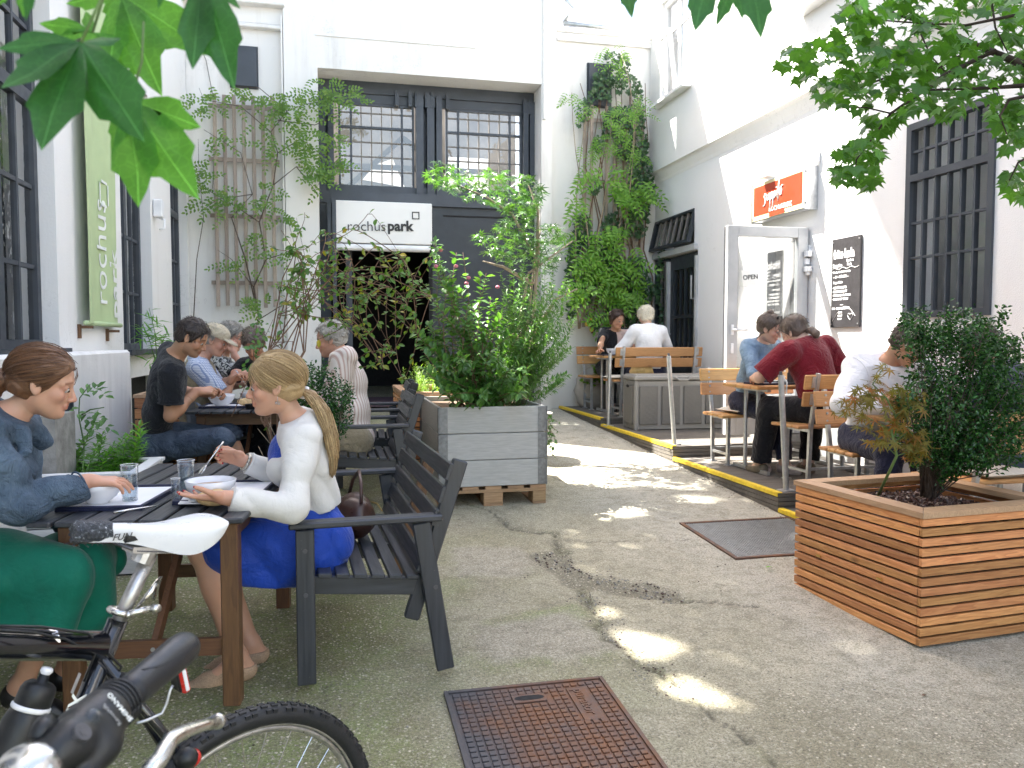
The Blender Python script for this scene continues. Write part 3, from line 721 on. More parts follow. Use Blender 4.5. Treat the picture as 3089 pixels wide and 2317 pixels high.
# ---- right building
XR = 4.6
rb = thing('right_building', 'long white building on the right with overhanging upper storey and grey glass door', 'building')
wl = [(-3.5, 3.3), (3.3, 10.9)]
holes = [(4.80, 5.69, 1.537, 3.097), (7.06, 7.82, .30, 2.45), (9.49, 10.88, .35, 2.52), (9.60, 10.87, 2.62, 3.06)]
wall_mesh('x', XR, 3.3, 10.88, -1, 3.62, holes, .28, 1).obj('wall', M['plaster_rough'], rb)
wall_mesh('x', XR, -5, 3.3, -1, 3.62, [(.6, 1.5, 1.5, 3.1)], .28, 1).obj('wall', M['plaster_rough'], rb)
uh = [(9.58, 10.52, 4.62, 6.0), (6.02, 7.02, 4.52, 6.1), (2.4, 3.4, 4.5, 6.0)]
wall_mesh('x', XR-.10, -5, 10.88, 3.75, 6.6, uh, .28, 1).obj('wall', M['plaster'], rb)
cv = MB()
pts = [(XR-.10, 3.75), (XR-.075, 3.745), (XR-.05, 3.72), (XR-.03, 3.68), (XR-.012, 3.64), (XR-.004, 3.60), (XR+.02, 3.60), (XR+.1, 3.75)]
n = len(pts); cv.V = [(x, y, z) for y in (-5, 10.87) for x, z in pts]; cv.F = [(i, (i+1) % n, n+(i+1) % n, n+i) for i in range(n)]+[tuple(range(n)), tuple(range(2*n-1, n-1, -1))]; cv.M = [0]*len(cv.F)
cv.obj('cornice', M['plaster'], rb)
# large barred window
us = [4.80+.055+(.89-.11)*i/6 for i in range(1, 6)]
vs = [1.537+.055+(1.56-.11)*f for f in (.235, .47, .70, .86)]
w = grid_window(rb, 'x', XR+.015, 4.80, 5.69, 1.537, 3.097, us, [2.02, 2.30, 2.66, 2.87], .055, .02, (), (2.66, ), tb=.055, depth=.07, gl='glass_dim')
rm = MB(); rm.box((XR+.80, 5.2, 2.3), (.02, 2.6, 2.4)); rm.obj('room_wall', M['plaster'], rb)
rm = MB(); rm.box((XR+.7, 5.2, 1.50), (1.0, 2.4, .03)); rm.obj('inner_counter', M['room_mid'], rb)
rm = MB(); rm.box((XR+.7, 5.2, 3.4), (1.0, 2.4, .03)); rm.obj('room_ceiling', M['room_mid'], rb)
for k, (yy, xx) in enumerate(((5.2, .42), (4.98, .45), (4.9, .60), (5.12, .62))):
  j = thing('storage_jar', ('clear jar with red lid and striped label inside the barred window', 'terracotta coloured jar with red lid inside the barred window', 'small rear jar with red lid at the right edge inside the barred window', 'rear jar with red lid behind the striped one inside the barred window')[k], 'jar', (XR+xx, yy, 1.515))
  a = MB(); a.lathe((0, 0, 0), [(.05, 0), (.055, .02), (.055, .13), (.045, .15)], 14); a.obj('body', simple('jar_body%d' % k, ((.6, .58, .55), (.5, .2, .1), (.45, .25, .15), (.35, .2, .15))[k], .4), j, smooth=True)
  a = MB(); a.lathe((0, 0, .15), [(.055, 0), (.055, .03), (.05, .035)], 14); a.obj('lid', M['red_plastic'], j, smooth=True)
# door opening with jambs
ja = MB(); ja.box((XR+.02, 7.09, 1.38), (.10, .06, 2.14)); ja.box((XR+.02, 7.79, 1.38), (.10, .06, 2.14)); ja.box((XR+.02, 7.44, 2.42), (.10, .64, .06)); ja.obj('door_frame', M['grey_door'], rb)
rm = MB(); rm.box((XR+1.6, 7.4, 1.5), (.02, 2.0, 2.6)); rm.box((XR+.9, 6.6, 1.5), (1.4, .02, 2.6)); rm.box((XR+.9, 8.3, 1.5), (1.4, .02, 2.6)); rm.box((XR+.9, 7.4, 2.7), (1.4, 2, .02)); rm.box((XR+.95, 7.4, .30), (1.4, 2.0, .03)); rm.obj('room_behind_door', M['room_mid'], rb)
# open glass door leaf (hinged at the near jamb)
dl = thing('glass_door_leaf', 'open grey framed glass door standing out from the white wall under the orange sign', 'door', (XR-.02, 7.06, .44))
def dbx(cx, cz, w, h, t=.06, y=0): a = MB(); a.box((cx, y, cz), (w, t, h), ch=.004); return a
LW = .86; LH = 2.02
for cx, cz, w, h, nm in ((-.055, LH/2, .11, LH, 'stile'), (-LW+.055, LH/2, .11, LH, 'stile'), (-LW/2, LH-.05, LW-.22, .10, 'top_rail'), (-LW/2, .19, LW-.22, .38, 'bottom_rail')):
  dbx(cx, cz, w, h).obj(nm, M['grey_door'], dl)
a = MB(); a.box((-LW/2, .01, .38+(LH-.48)/2), (LW-.22, .012, LH-.48)); a.obj('pane', M['glass_door'], dl)
a = MB(); a.box((-LW+.012, .035, LH/2), (.03, .02, LH-.02)); a.obj('seal', M['steel_dark'], dl)
a = MB(); a.cyl((-LW+.055, -.03, 1.02), (-LW+.055, -.075, 1.02), .012, 8); a.tube([(-LW+.055, -.075, 1.02), (-LW+.13, -.078, 1.02), (-LW+.19, -.075, 1.018)], .011, 8); a.obj('handle', M['white_plastic'], dl, smooth=True)
a = MB(); a.box((-LW+.055, -.034, 1.02), (.032, .01, .10), ch=.004); a.box((-LW+.055, -.034, .84), (.032, .01, .10), ch=.004); a.obj('escutcheon', M['white_plastic'], dl)
for z in (.30, 1.80, 1.0):
  a = MB(); a.cyl((.015, -.03, z-.05), (.015, -.03, z+.05), .012, 8); a.obj('hinge', M['white_plastic'], dl)
a = MB(); a.box((-.62, -.028, 1.52), (.17, .004, .16), rot=(0, radians(-6), 0)); osn = a.obj('open_sign', M['sign_white'], dl)
a = MB(); a.tube([(-.70, -.028, 1.60), (-.62, -.026, 1.86), (-.54, -.028, 1.60)], .002, 4); a.obj('hanging_string', M['galv'], osn)
text_obj('lettering', 'OPEN', .062, M['print_black'], osn, frameM((-.698, -.031, 1.50), (1, 0, .1), (-.1, 0, 1)), .001, .001)
# far window and door
grid_window(rb, 'x', XR+.03, 10.42, 10.86, .9, 2.50, [10.56, 10.70], [1.3, 1.7, 2.1], .03, .014, mat='steel_paint_dark', barmat='grey_bar', gl='glass_dim')
dd = MB()
for (a_, b_, c_, d_) in ((9.52, 9.62, .45, 2.50), (10.25, 10.36, .45, 2.50), (9.62, 10.25, 2.32, 2.50), (9.62, 10.25, .45, 1.12), (9.62, 10.25, 1.66, 1.70)): dd.box((XR+.04, (a_+b_)/2, (c_+d_)/2), (.05, b_-a_, d_-c_))
dd.box((XR+.04, 9.92, 1.72), (.04, .025, 1.2)); dd.box((XR+.04, 9.77, 1.72), (.03, .015, 1.2)); dd.box((XR+.04, 10.08, 1.72), (.03, .015, 1.2))
do = dd.obj('door', M['steel_paint_dark'], rb)
a = MB(); a.quad((XR+.045, 9.6, 1.1), (XR+.045, 10.28, 1.1), (XR+.045, 10.28, 2.33), (XR+.045, 9.6, 2.33)); a.obj('pane', M['glass_dim'], do)
a = MB(); a.tube([(XR-.0, 10.31, 1.45), (XR-.05, 10.31, 1.45), (XR-.05, 10.31, 1.2)], .01, 6); a.tube([(XR-.02, 9.55, 1.9), (XR-.06, 9.55, 1.9), (XR-.06, 9.55, 2.2)], .012, 6); a.obj('handle', M['galv'], do)
a = MB(); a.box((XR+.0, 10.39, 1.4), (.06, .05, 2.1)); a.box((XR, 9.50, 1.4), (.06, .05, 2.1)); a.box((XR, 10.18, 2.56), (.1, 1.38, .07)); a.obj('door_frame', M['grey_door'], rb)
rm = MB(); rm.box((XR+.7, 10.1, 1.9), (.02, 1.9, 3)); rm.box((XR+.5, 11.03, 1.9), (.42, .02, 3)); rm.box((XR+.5, 9.2, 1.9), (.42, .02, 3)); rm.box((XR+.5, 10.1, 3.4), (.42, 1.9, .02)); rm.obj('room_behind_far_door', M['room_light'], rb)
tw = grid_window(rb, 'x', 0, 9.60-10.235, 10.87-10.235, -.44, 0, [-.45, -.27, -.09, .09, .27, .45], [], .035, .016, mat='steel_paint_dark', barmat='grey_bar', gl='glass_dim')
tw.location = (XR+.02, 10.235, 3.06); tw.rotation_euler = (0, radians(13), 0)
# upper windows
for k, (a_, b_, c_, d_) in enumerate(uh):
  m = (a_+b_)/2
  w = grid_window(rb, 'x', XR-.02, a_, b_, c_, d_, [m], [c_+.95], .075, .07, (), (), mat='white_frame', gl='glass', depth=.07)
  a = MB(); a.box((XR-.15, m, c_-.02), (.16, b_-a_+.10, .035)); a.obj('sill', M['white_frame'], w)
  if k == 0:
    q = MB(); z0, z1 = c_+.06, c_+.90; y0, y1 = m+.04, b_-.07
    for (p0, p1, r0, r1) in ((y0, y1, z0, z0+.05), (y0, y1, z1-.05, z1), (y0, y0+.05, z0+.05, z1-.05), (y1-.05, y1, z0+.05, z1-.05)): q.box((0, (p0+p1)/2-m, (r0+r1)/2-z0), (.04, p1-p0, r1-r0))
    q.obj('tilted_sash', M['white_frame'], w, loc=(XR-.045, m, z0), rot=(0, radians(-7), 0))
rm = MB(); rm.box((XR+.6, 6.5, 5.3), (.02, 9, 2)); rm.obj('room_upstairs', M['room_mid'], rb)
# ---- sign suppito
sg = thing('cafe_sign', 'orange light box sign lettered suppito ROCHUSPARK above the glass door', 'sign', (XR-.10, 7.43, 2.83))
SL, SH = .98, .40
b = MB(); b.box((.03, 0, 0), (.11, SL, SH), ch=.004); b.obj('sign_box', M['galv'], sg)
b = MB(); b.box((-.028, 0, .0), (.006, SL-.02, SH-.02)); b.obj('sign_edge_panel', M['sign_cream'], sg)
b = MB(); b.box((-.033, .0, .012), (.006, SL-.08, SH-.10)); b.box((-.033, -.0, -.16), (.006, .28, .05)); b.obj('sign_face', M['sign_orange'], sg)
def stroke(mb, pts, r=.007, x=-.040):
  mb.tube([(x, -p[0], p[1]) for p in pts], r, 5)
b = MB()
# handwritten word, drawn stroke by stroke (u to the right, v up)
S = .92
def W(pts, dx): return [((-.26+dx+u)*S, (-.03+v)*S) for u, v in pts]
stroke(b, W([(.055, .085), (.03, .095), (.012, .07), (.03, .04), (.04, .01), (.02, -.03), (-.005, -.035)], 0))
stroke(b, W([(0, .085), (-.002, .03), (.02, .015), (.045, .04), (.05, .09), (.048, .03), (.06, .02)], .065))
stroke(b, W([(0, .09), (-.008, -.08)], .14)); stroke(b, W([(0, .06), (.03, .09), (.045, .06), (.03, .025), (-.002, .02)], .14))
stroke(b, W([(0, .09), (-.008, -.08)], .20)); stroke(b, W([(0, .06), (.03, .09), (.045, .06), (.03, .025), (-.002, .02)], .20))
stroke(b, W([(0, .09), (0, .02)], .265)); stroke(b, W([(.0, .125), (.004, .130)], .267, ), .010)
stroke(b, W([(.02, .22), (.008, .1), (-.005, -.02)], .30)); stroke(b, W([(-.015, .10), (.03, .105), (.09, .135)], .30))
stroke(b, W([(.045, .105), (.03, .07), (.04, .03), (.065, .04), (.07, .08), (.05, .105)], .30))
b.obj('handwriting', M['print_white'], sg, smooth=True)
text_obj('lettering', 'ROCHUS', .066, M['print_white'], sg, frameM((-.0385, .14, -.135), (0, -1, 0), (0, 0, 1)), .001, 0)
text_obj('lettering', 'PARK', .062, M['print_white'], sg, frameM((-.0385, -.135, -.135), (0, -1, 0), (0, 0, 1)), .001, .0025)
for y in (-SL/2-.012, SL/2+.012): b = MB(); b.box((.03, y, -.0), (.13, .024, SH+.02)); b.obj('end_plate', M['galv'], sg)
b = MB()
for y, z in ((-SL/2-.025, .15), (-SL/2-.025, -.15), (SL/2-.02, -.17), (-.15, -.17)): b.cyl((-.04, y, z), (-.03, y, z), .008, 6)
b.obj('bolt', M['steel_dark'], sg)
fl = thing('floodlight', 'small flat floodlight standing on top of the orange sign', 'lamp', (XR-.08, 7.60, 3.03))
b = MB(); b.box((-.06, 0, .03), (.14, .20, .03), ch=.006); b.obj('lamp_head', M['white_plastic'], fl)
b = MB(); b.box((.03, 0, .05), (.02, .04, .12)); b.obj('bracket', M['galv'], fl)
jb = MB(); jb.box((0, 0, 0), (.05, .09, .12), ch=.008); tag(jb.obj('junction_box', M['white_plastic'], loc=(XR-.03, 6.93, 3.12)), 'pale electrical box on the wall beside the right end of the orange sign', 'box')
wlmp = thing('wall_lamp', 'white twin cylinder wall lamp at the door jamb', 'lamp', (XR-.02, 7.0, 2.13))
b = MB(); b.cyl((-.02, 0, .045), (-.02, 0, .10), .04, 14); b.obj('upper_cylinder', M['white_plastic'], wlmp, smooth=False, angle=None)
b = MB(); b.cyl((-.02, 0, -.10), (-.02, 0, -.05), .04, 14); b.ell((-.02, 0, -.115), (.025, .025, .025), 10, 6); b.obj('lower_cylinder', M['white_plastic'], wlmp)
b = MB(); b.box((-.02, .06, 0), (.05, .12, .06), ch=.005); b.obj('bracket', M['white_plastic'], wlmp)
# ---- chalkboard
ck = thing('chalkboard', 'tall narrow chalkboard menu lettered fritz-kola on the white wall right of the glass door', 'chalkboard', (XR-.015, 6.435, 1.477))
CW, CH = .41, .815
b = MB(); b.box((0, 0, CH/2), (.02, CW, CH)); b.obj('board', M['chalk_board'], ck)
b = MB()
for y, z in ((.19, .03), (-.19, .03), (.19, CH-.03), (-.19, CH-.03)): b.cyl((-.016, y, z), (-.009, y, z), .006, 6)
b.obj('screw', M['galv'], ck)
def chalk(txt, u, v, size, bold=.0, shear=0, width=1): return text_obj('chalk_writing', txt, size, M['chalk'], ck, frameM((-.0115, CW/2-u, v), (0, -1, 0), (0, 0, 1)), .0008, bold, 'LEFT', shear, 1.0, width)
chalk('fritz-kola', .03, .635, .115, .004, 0, .72)
for txt, u, v, s in (('Suppito', .02, .555, .045), ('Rochus', .22, .595, .034), ('Park', .23, .56, .034), ('Woche 10-15 11-15 Uhr', .02, .50, .026), ('-- DI - KÜNSTE --', .03, .455, .030), ('Suppe klein', .03, .405, .030), ('· GEMÜSESUPPE', .02, .355, .030), ('· BULGURSALAT', .02, .32, .030), ('· TOMATEN FLORIDA', .02, .285, .028), ('· HEUTE MIT TOFU', .02, .25, .028), ('~~~', .14, .20, .024), ('DO - KLEINER LÖFFEL', .02, .165, .027), ('SUPPE', .11, .13, .022), ('SALAT', .11, .10, .022), ('BROT', .11, .07, .022)):
  chalk(txt, u, v, s, .0009)
b = MB()
b.tube([(-.0125, CW/2-.02-i*.025, .54+.008*sin(i*1.3)) for i in range(16)], .0025, 4)
b.tube([(-.0125, CW/2-(.29+.035*sin(t)**3*1.0), .10+.035*(.81*cos(t)-.31*cos(2*t)-.12*cos(3*t))) for t in np.linspace(0, 2*pi, 20)], .003, 4)
b.tube([(-.0125, CW/2-.03-i*.03, .06+.13*sin(i/11*pi*.9)) for i in range(12)], .002, 4)
b.obj('chalk_drawing', M['chalk'], ck)
# ------------------------------------------------------------------ a pixel of the photograph (2212 wide) at a known height -> a point of the yard
_F = 27.97/36*2212
_fw = Vector((sin(YAW)*cos(PIT), cos(YAW)*cos(PIT), -sin(PIT))); _rt = Vector((cos(YAW), -sin(YAW), 0)); _up = Vector((sin(YAW)*sin(PIT), cos(YAW)*sin(PIT), cos(PIT)))
def ray(x, y): return _fw + _rt*((x-1106)/_F) + _up*((829.5-y)/_F)
def atd(x, y, d): return Vector((0, 0, CZ)) + ray(x, y)*d
def atz(x, y, z): r = ray(x, y); return atd(x, y, (z-CZ)/r.z)
def aty(x, y, Y): r = ray(x, y); return atd(x, y, Y/r.y)
def atx(x, y, X): r = ray(x, y); return atd(x, y, X/r.x)
# ------------------------------------------------------------------ decks with yellow edge strips
def deck(x0, x1, y0, y1, z, label, board=.14):
  d = thing('deck', label, 'deck', (x0, y0, zg(y0)))
  n = int(round((y1-y0)/board)); w = (y1-y0)/n
  for i in range(n):
    b = MB(); b.box(((x1-x0)/2, (i+.5)*w, z-zg(y0)-.0125), (x1-x0, w-.005, .025)); b.obj('board', M['deck'], d)
  h = z-.027-zg(y0)
  k = max(1, int(round((h+.02)/.034)))
  for i in range(k):
    zz = h-(i+.5)*.034
    b = MB(); b.box((.012, (y1-y0)/2, zz), (.022, y1-y0, .029)); b.obj('side_slat', M['deck'], d)
    b = MB(); b.box(((x1-x0)/2, .012, zz), (x1-x0-.03, .022, .029)); b.obj('side_slat', M['deck'], d)
  b = MB(); b.box(((x1-x0)/2+.03, (y1-y0)/2+.03, (h-.1)/2), (x1-x0-.05, y1-y0-.05, h+.1)); b.obj('subframe', M['black'], d)
  b = MB(); b.box((.018, (y1-y0)/2, z-zg(y0)+.004), (.040, y1-y0-.01, .010), ch=.002); b.box((-.002, (y1-y0)/2, z-zg(y0)-.010), (.006, y1-y0-.01, .026)); b.obj('yellow_edge_strip', M['yellow'], d)
  return d
deck(3.15, 4.59, 3.9, 5.145, .135, 'lowest dark decking step with a yellow edge strip, beside the slatted planter in front')
deck(3.15, 4.59, 5.15, 6.975, .245, 'dark decking level with yellow edge strip under the table of the man in maroon')
deck(3.15, 4.59, 6.98, 9.045, .352, 'sunlit decking level with yellow edge strip carrying the grey storage box')
deck(3.15, 4.59, 9.05, 10.85, .425, 'farthest dark decking level with yellow edge strip under the ivy')
# ------------------------------------------------------------------ rail posts
pm = None
for k, (x, y, z, lab) in enumerate(((3.18, 8.86, .352, 'farthest bare steel post at the deck edge, left of the storage box'), (3.22, 7.10, .352, 'slanting steel post at the deck edge in front of the storage box'), (3.27, 5.24, .245, 'nearest steel post with a loose rope end, beside the back of the man in maroon'))):
  t = thing('rail_post', lab, 'post', (x, y, z), group='steel posts along the deck edge')
  if pm is None:
    a = MB(); a.cyl((0, 0, 0), (0, 0, .86), .021, 12); pm = a.mesh('post_tube', M['galv'], angle=30); b = MB(); b.box((0, 0, .004), (.10, .10, .008)); pf = b.mesh('foot_plate', M['galv']); c = MB(); c.cyl((0, 0, .86), (0, 0, .885), .012, 8); pc = c.mesh('post_cap', M['steel_dark'])
  o = link('tube', pm, t); link('foot_plate', pf, t); link('cap', pc, t)
  t.rotation_euler = (0, radians((1, -4.5, -4)[k]), 0)
  if k == 2:
    a = MB(); a.tube([(.0, .02, .84), (.03, .05, .86), (.07, .04, .80), (.05, .02, .72)], .006, 6); a.obj('rope_end', M['napkin'], t, smooth=True)
# ------------------------------------------------------------------ steel framed benches and tables on the deck
def make_bench(label, w, cushions=()):
  t = thing('slatted_bench', label, 'bench')
  for k in range(4):
    b = MB(); b.box((w/2, -.05-.098*k, .447-.004*(k == 3)), (w, .088, .026), ch=.006); b.obj('seat_slat', M['seat_x'], t)
  for k, (y, z) in enumerate(((.045, .665), (.068, .795))):
    b = MB(); b.box((w/2, y-.008, z), (w, .024, .112), rot=(radians(-10), 0, 0), ch=.006); sl = b.obj('back_slat', M['seat_x'], t)
    for x in (.085, w-.085):
      for dz in (-.028, .028):
        q = MB(); q.cyl((x, y-.026, z+dz), (x, y-.020, z+dz), .009, 8); q.obj('bolt', M['galv'], sl)
      q = MB(); q.box((x, y+.008, z), (.06, .006, .085), rot=(radians(-10), 0, 0)); q.obj('bracket', M['galv'], sl)
  for x in (.10, w-.10):
    b = MB(); b.beam((x, -.02, .0), (x, .0, .44), .028, .028); b.beam((x, .0, .43), (x, .088, .862), .028, .028, up=(0, 1, 0)); b.obj('rear_leg', M['galv'], t)
    b = MB(); b.beam((x, -.31, 0), (x, -.31, .43), .028, .028, up=(0, 1, 0)); b.obj('front_leg', M['galv'], t)
    b = MB(); b.beam((x, -.30, .42), (x, -.01, .42), .026, .026); b.obj('side_rail', M['galv'], t)
    b = MB(); b.beam((x, -.30, .10), (x, -.02, .10), .02, .02); b.obj('foot_rail', M['galv'], t)
    for y in (-.02, -.31):
      b = MB(); b.box((x, y, .004), (.06, .06, .008)); b.obj('foot_plate', M['galv'], t)
  b = MB(); b.beam((.10, -.02, .12), (w-.10, -.02, .12), .02, .02); b.obj('stretcher', M['galv'], t)
  return t
def make_table(label, lx, ly):
  t = thing('cafe_table', label, 'table')
  n = 5; w = ly/n
  for k in range(n):
    b = MB(); b.box((lx/2, -ly/2+(k+.5)*w, .725), (lx, w-.006, .028), ch=.005); b.obj('tabletop_slat', M['seat_x'], t)
  for x in (.12, lx-.12):
    for y in (-.10, .10):
      b = MB(); b.cyl((x, y, .02), (x, y, .69), .017, 10); b.obj('leg', M['galv'], t)
    b = MB(); b.beam((x, -ly/2+.02, .02), (x, ly/2-.02, .02), .03, .03); b.obj('foot_bar', M['galv'], t)
    b = MB(); b.beam((x, -ly/2+.03, .70), (x, ly/2-.03, .70), .03, .025); b.obj('top_bar', M['galv'], t)
  return t
def puff(w, d, h, n=9):
  V = []; F = []
  for s in (1, -1):
    for i in range(n):
      for j in range(n):
        u = i/(n-1)*2-1; v = j/(n-1)*2-1
        e = (max(0, 1-abs(u)**3.5)*max(0, 1-abs(v)**3.5))**.45
        cx = u*w/2*(1-.07*(1-abs(v))*0-.05*abs(v)**0*(1-e)*.4); cy = v*d/2
        V.append((cx, cy, s*h/2*e+.004*sin(9*u)*cos(7*v)*e))
  for s in range(2):
    o = s*n*n
    for i in range(n-1):
      for j in range(n-1):
        f = (o+i*n+j, o+(i+1)*n+j, o+(i+1)*n+j+1, o+i*n+j+1); F.append(f if s == 0 else tuple(reversed(f)))
  m = MB(); m.add(V, F); return m
def cushion(lab, loc, rz=0, w=.40, d=.36, h=.06, tilt=(0, 0)):
  o = puff(w, d, h).obj('seat_cushion', M['pillow'], smooth=True, loc=loc, rot=(tilt[0], tilt[1], rz)); return tag(o, lab, 'cushion', 'flat cream cushions on the slatted seats')
G1 = 'slatted steel framed seats on the deck'
b1 = make_bench('slatted seat with sunlit bare back, under the young woman in the blue denim shirt', .95); b1.location = (3.33, 6.74, .245); b1['group'] = G1
b2 = copy_thing(b1, 'slatted seat seen from behind, under the man in the maroon top', (4.50, 5.46, .245), pi+radians(1), G1)
b2.location = (4.42, 5.42, .245)
b3 = copy_thing(b1, 'slatted seat facing the camera under the man in the white shirt', (3.42, 5.08, .135), 0, G1)
b4 = copy_thing(b1, 'slatted seat at the right edge of the photograph, under the man in navy', (4.34, 3.72, .11), pi, G1)
b5 = copy_thing(b1, 'slatted seat against the ivy wall, farthest one on the deck', (3.33, 10.55, .425), 0, G1)
b6 = make_bench('long slatted bench seen from behind, holding the white haired person and a tan bag', 1.13); b6.location = (4.47, 9.13, .425); b6.rotation_euler = (0, 0, pi); b6['group'] = G1
G2 = 'slatted cafe tables on the deck'
t1 = make_table('slatted table between the denim shirt woman and the man in maroon', 1.05, .60); t1.location = (3.36, 6.12, .245); t1['group'] = G2
t2 = copy_thing(t1, 'slatted table behind the dark bush on the right', (3.50, 4.40, .115), 0, G2)
t3 = copy_thing(t1, 'slatted table in front of the ivy between the dark haired and the white haired person', (3.36, 9.86, .425), 0, G2)
cushion('cushion poking out left of the denim shirt woman', (3.70, 6.56, .245+.485), .1, .50, .34)
cushion('cushion under the man in maroon', (3.95, 5.60, .245+.485), 0, .5, .34)
cushion('cushion poking out under the man in the white shirt', (3.82, 4.90, .135+.485), -.1, .44, .34)
cushion('cushion on the seat at the right edge of the photograph', (3.80, 3.90, .11+.485), .1, .5, .34)
cushion('long cushion on the bench beside the tan bag', (3.75, 9.30, .425+.485), 0, .95, .34, .05)
hb = MB()
hb.ell((0, 0, .075), (.17, .09, .085), 18, 10)
hbo = hb.obj('handbag', M['leather_tan'], smooth=True, loc=(3.74, 9.20, .92)); tag(hbo, 'crumpled tan leather handbag on the long bench beside the white haired person', 'handbag')
for v in hbo.data.vertices: v.co += Vector((.012*sin(v.co.x*60+v.co.z*40), .012*sin(v.co.x*50), .014*sin(v.co.x*45+v.co.y*30)))
q = MB(); q.tube([(-.1, -.02, .12), (-.06, -.06, .19), (.03, -.07, .20), (.1, -.02, .12)], .008, 6); q.obj('strap', M['leather_tan'], hbo, smooth=True)
# ------------------------------------------------------------------ storage box
sb = thing('storage_box', 'big grey wicker pattern plastic storage box on the sunlit deck', 'storage box', (3.30, 8.33, .352), rz=radians(-3))
def boxplastic():
  t = NT('wicker_plastic'); v = t.coord('Object', scale=(26, 26, 34))
  w1 = t.n('ShaderNodeTexWave'); w1.bands_direction = 'X'; w1.inputs['Scale'].default_value = 1.0; w1.inputs['Distortion'].default_value = 0
  t.l(v, w1.inputs[0])
  ch = t.n('ShaderNodeTexChecker'); ch.inputs['Scale'].default_value = 1.0; t.l(v, ch.inputs[0])
  t.set(Base_Color=t.mix(t.noise(t.coord('Object'), 6, 4), (.12, .115, .105), (.17, .16, .15)), Roughness=.5)
  t.bump(t.math('ADD', ch.outputs['Fac'], w1.outputs['Fac']), .55, .004); return t.m
M['wicker'] = boxplastic(); M['box_plain'] = simple('grey_plastic', (.24, .23, .215), .45, 0, .06, 5)
BW, BD, BH = 1.10, .42, .62
b = MB(); b.box((BW/2, BD/2, BH/2-.03), (BW-.02, BD-.02, BH-.08)); b.obj('body', M['box_plain'], sb)
for k in range(4):
  x = .03+(BW-.06)*(k+.5)/4
  b = MB(); b.box((x, -.004, BH/2-.03), ((BW-.06)/4-.045, .022, BH-.19), ch=.006); b.obj('front_panel', M['wicker'], sb)
b = MB(); b.box((-.004, BD/2, BH/2-.03), (.022, BD-.12, BH-.19), ch=.006); b.obj('end_panel', M['wicker'], sb)
for x, y in ((.02, .02), (BW-.02, .02), (.02, BD-.02), (BW-.02, BD-.02)):
  b = MB(); b.box((x, y, BH/2-.03), (.05, .05, BH-.06), ch=.01); b.obj('corner_post', M['box_plain'], sb)
b = MB(); b.box((BW/2, BD/2, BH-.035), (BW+.04, BD+.04, .05), ch=.012); b.box((BW/2, BD/2, BH-.008), (BW-.02, BD-.03, .02), ch=.008); b.obj('lid', M['box_plain'], sb)
b = MB(); b.tube([(BW/2-.09, -.035, BH-.03), (BW/2-.05, -.05, BH-.055), (BW/2+.05, -.05, BH-.055), (BW/2+.09, -.035, BH-.03)], .012, 8); b.obj('front_handle', M['box_plain'], sb, smooth=True)
b = MB(); b.ell((-.02, BD/2, BH-.13), (.008, .05, .018)); b.obj('end_handle', M['black'], sb, smooth=True)
# grain sack behind the far seat, door step, planter pot behind the table
sk = MB(); sk.ell((0, 0, .26), (.30, .17, .34), 18, 12)
o = sk.obj('fabric_sack', M['sack'], smooth=True, loc=(3.62, 10.66, .40))
for v in o.data.vertices:
  v.co.z = max(v.co.z, 0); v.co.x += .015*sin(v.co.z*40); v.co.y += .012*sin(v.co.z*33+v.co.x*20)
tag(o, 'pale woven sack standing under the far seat against the wall', 'sack')
b = MB(); b.box((0, 0, 0), (.35, .8, .10), ch=.01); tag(b.obj('door_step', M['stone'], loc=(4.42, 7.44, .385)), 'stone step in front of the open cafe doorway', 'step')
# ------------------------------------------------------------------ cast iron cover and steel grate, lying in the sloping ground
def rusty():
  t = NT('rusty_cast_iron'); v = t.coord('World')
  n = t.noise(v, 3.2, 6, .65); sx = t.sep(v)[0]
  m = t.ramp(t.math('ADD', t.math('MULTIPLY', n, .55), t.math('MULTIPLY', sx, .55)), [(.50, 0), (.66, 1)])
  m2 = t.ramp(t.noise(v, 9, 5, .7), [(.40, 1), (.66, .35)])
  c = t.mix(t.math('MULTIPLY', m, m2), (.075, .072, .078), (.17, .075, .035))
  c = t.mix(t.ramp(t.noise(v, 45, 4, .7), [(.5, 0), (.75, .6)]), c, (.13, .115, .11))
  t.set(Base_Color=c, Roughness=.55, Metallic=.35); t.bump(t.noise(v, 160, 4), .4, .001); return t.m
M['rust'] = rusty()
MX, MY = .64, .80
mh = thing('manhole_cover', 'rusty cast iron manhole cover with a raised grid and a lifting slot', 'manhole cover', (.405, 2.17, zg(2.17)+.004), rot=(GTILT, 0, 0))
b = MB(); b.box((MX/2, MY/2, -.02), (MX, MY, .04))
b.obj('plate', M['rust'], mh)
b = MB()
for (x, y, w, h) in ((.008, MY/2, .016, MY), (MX-.008, MY/2, .016, MY), (MX/2, .008, MX-.034, .016), (MX/2, MY-.008, MX-.034, .016)): b.box((x, y, .003), (w, h, .008), ch=.001)
b.obj('rim', M['rust'], mh)
g = MB(); nx, ny = 19, 24; cw, chh = (MX-.05)/nx, (MY-.05)/ny
for i in range(nx):
  for j in range(ny):
    x = .025+(i+.5)*cw; y = .025+(j+.5)*chh
    if 10 <= i <= 0: continue
    if abs(x-.31) < .075 and abs(y-(MY-.115)) < .035: continue
    if abs(x-.505) < .045 and abs(y-(MY-.19)) < .13: continue
    g.box((x, y, .002), (cw-.008, chh-.008, .008), ch=.0015)
tag(g.obj('raised_square_grid', M['rust'], mh), kind='stuff')
b = MB(); b.box((.31, MY-.115, .004), (.13, .058, .006), ch=.002); b.obj('slot_surround', M['rust'], mh)
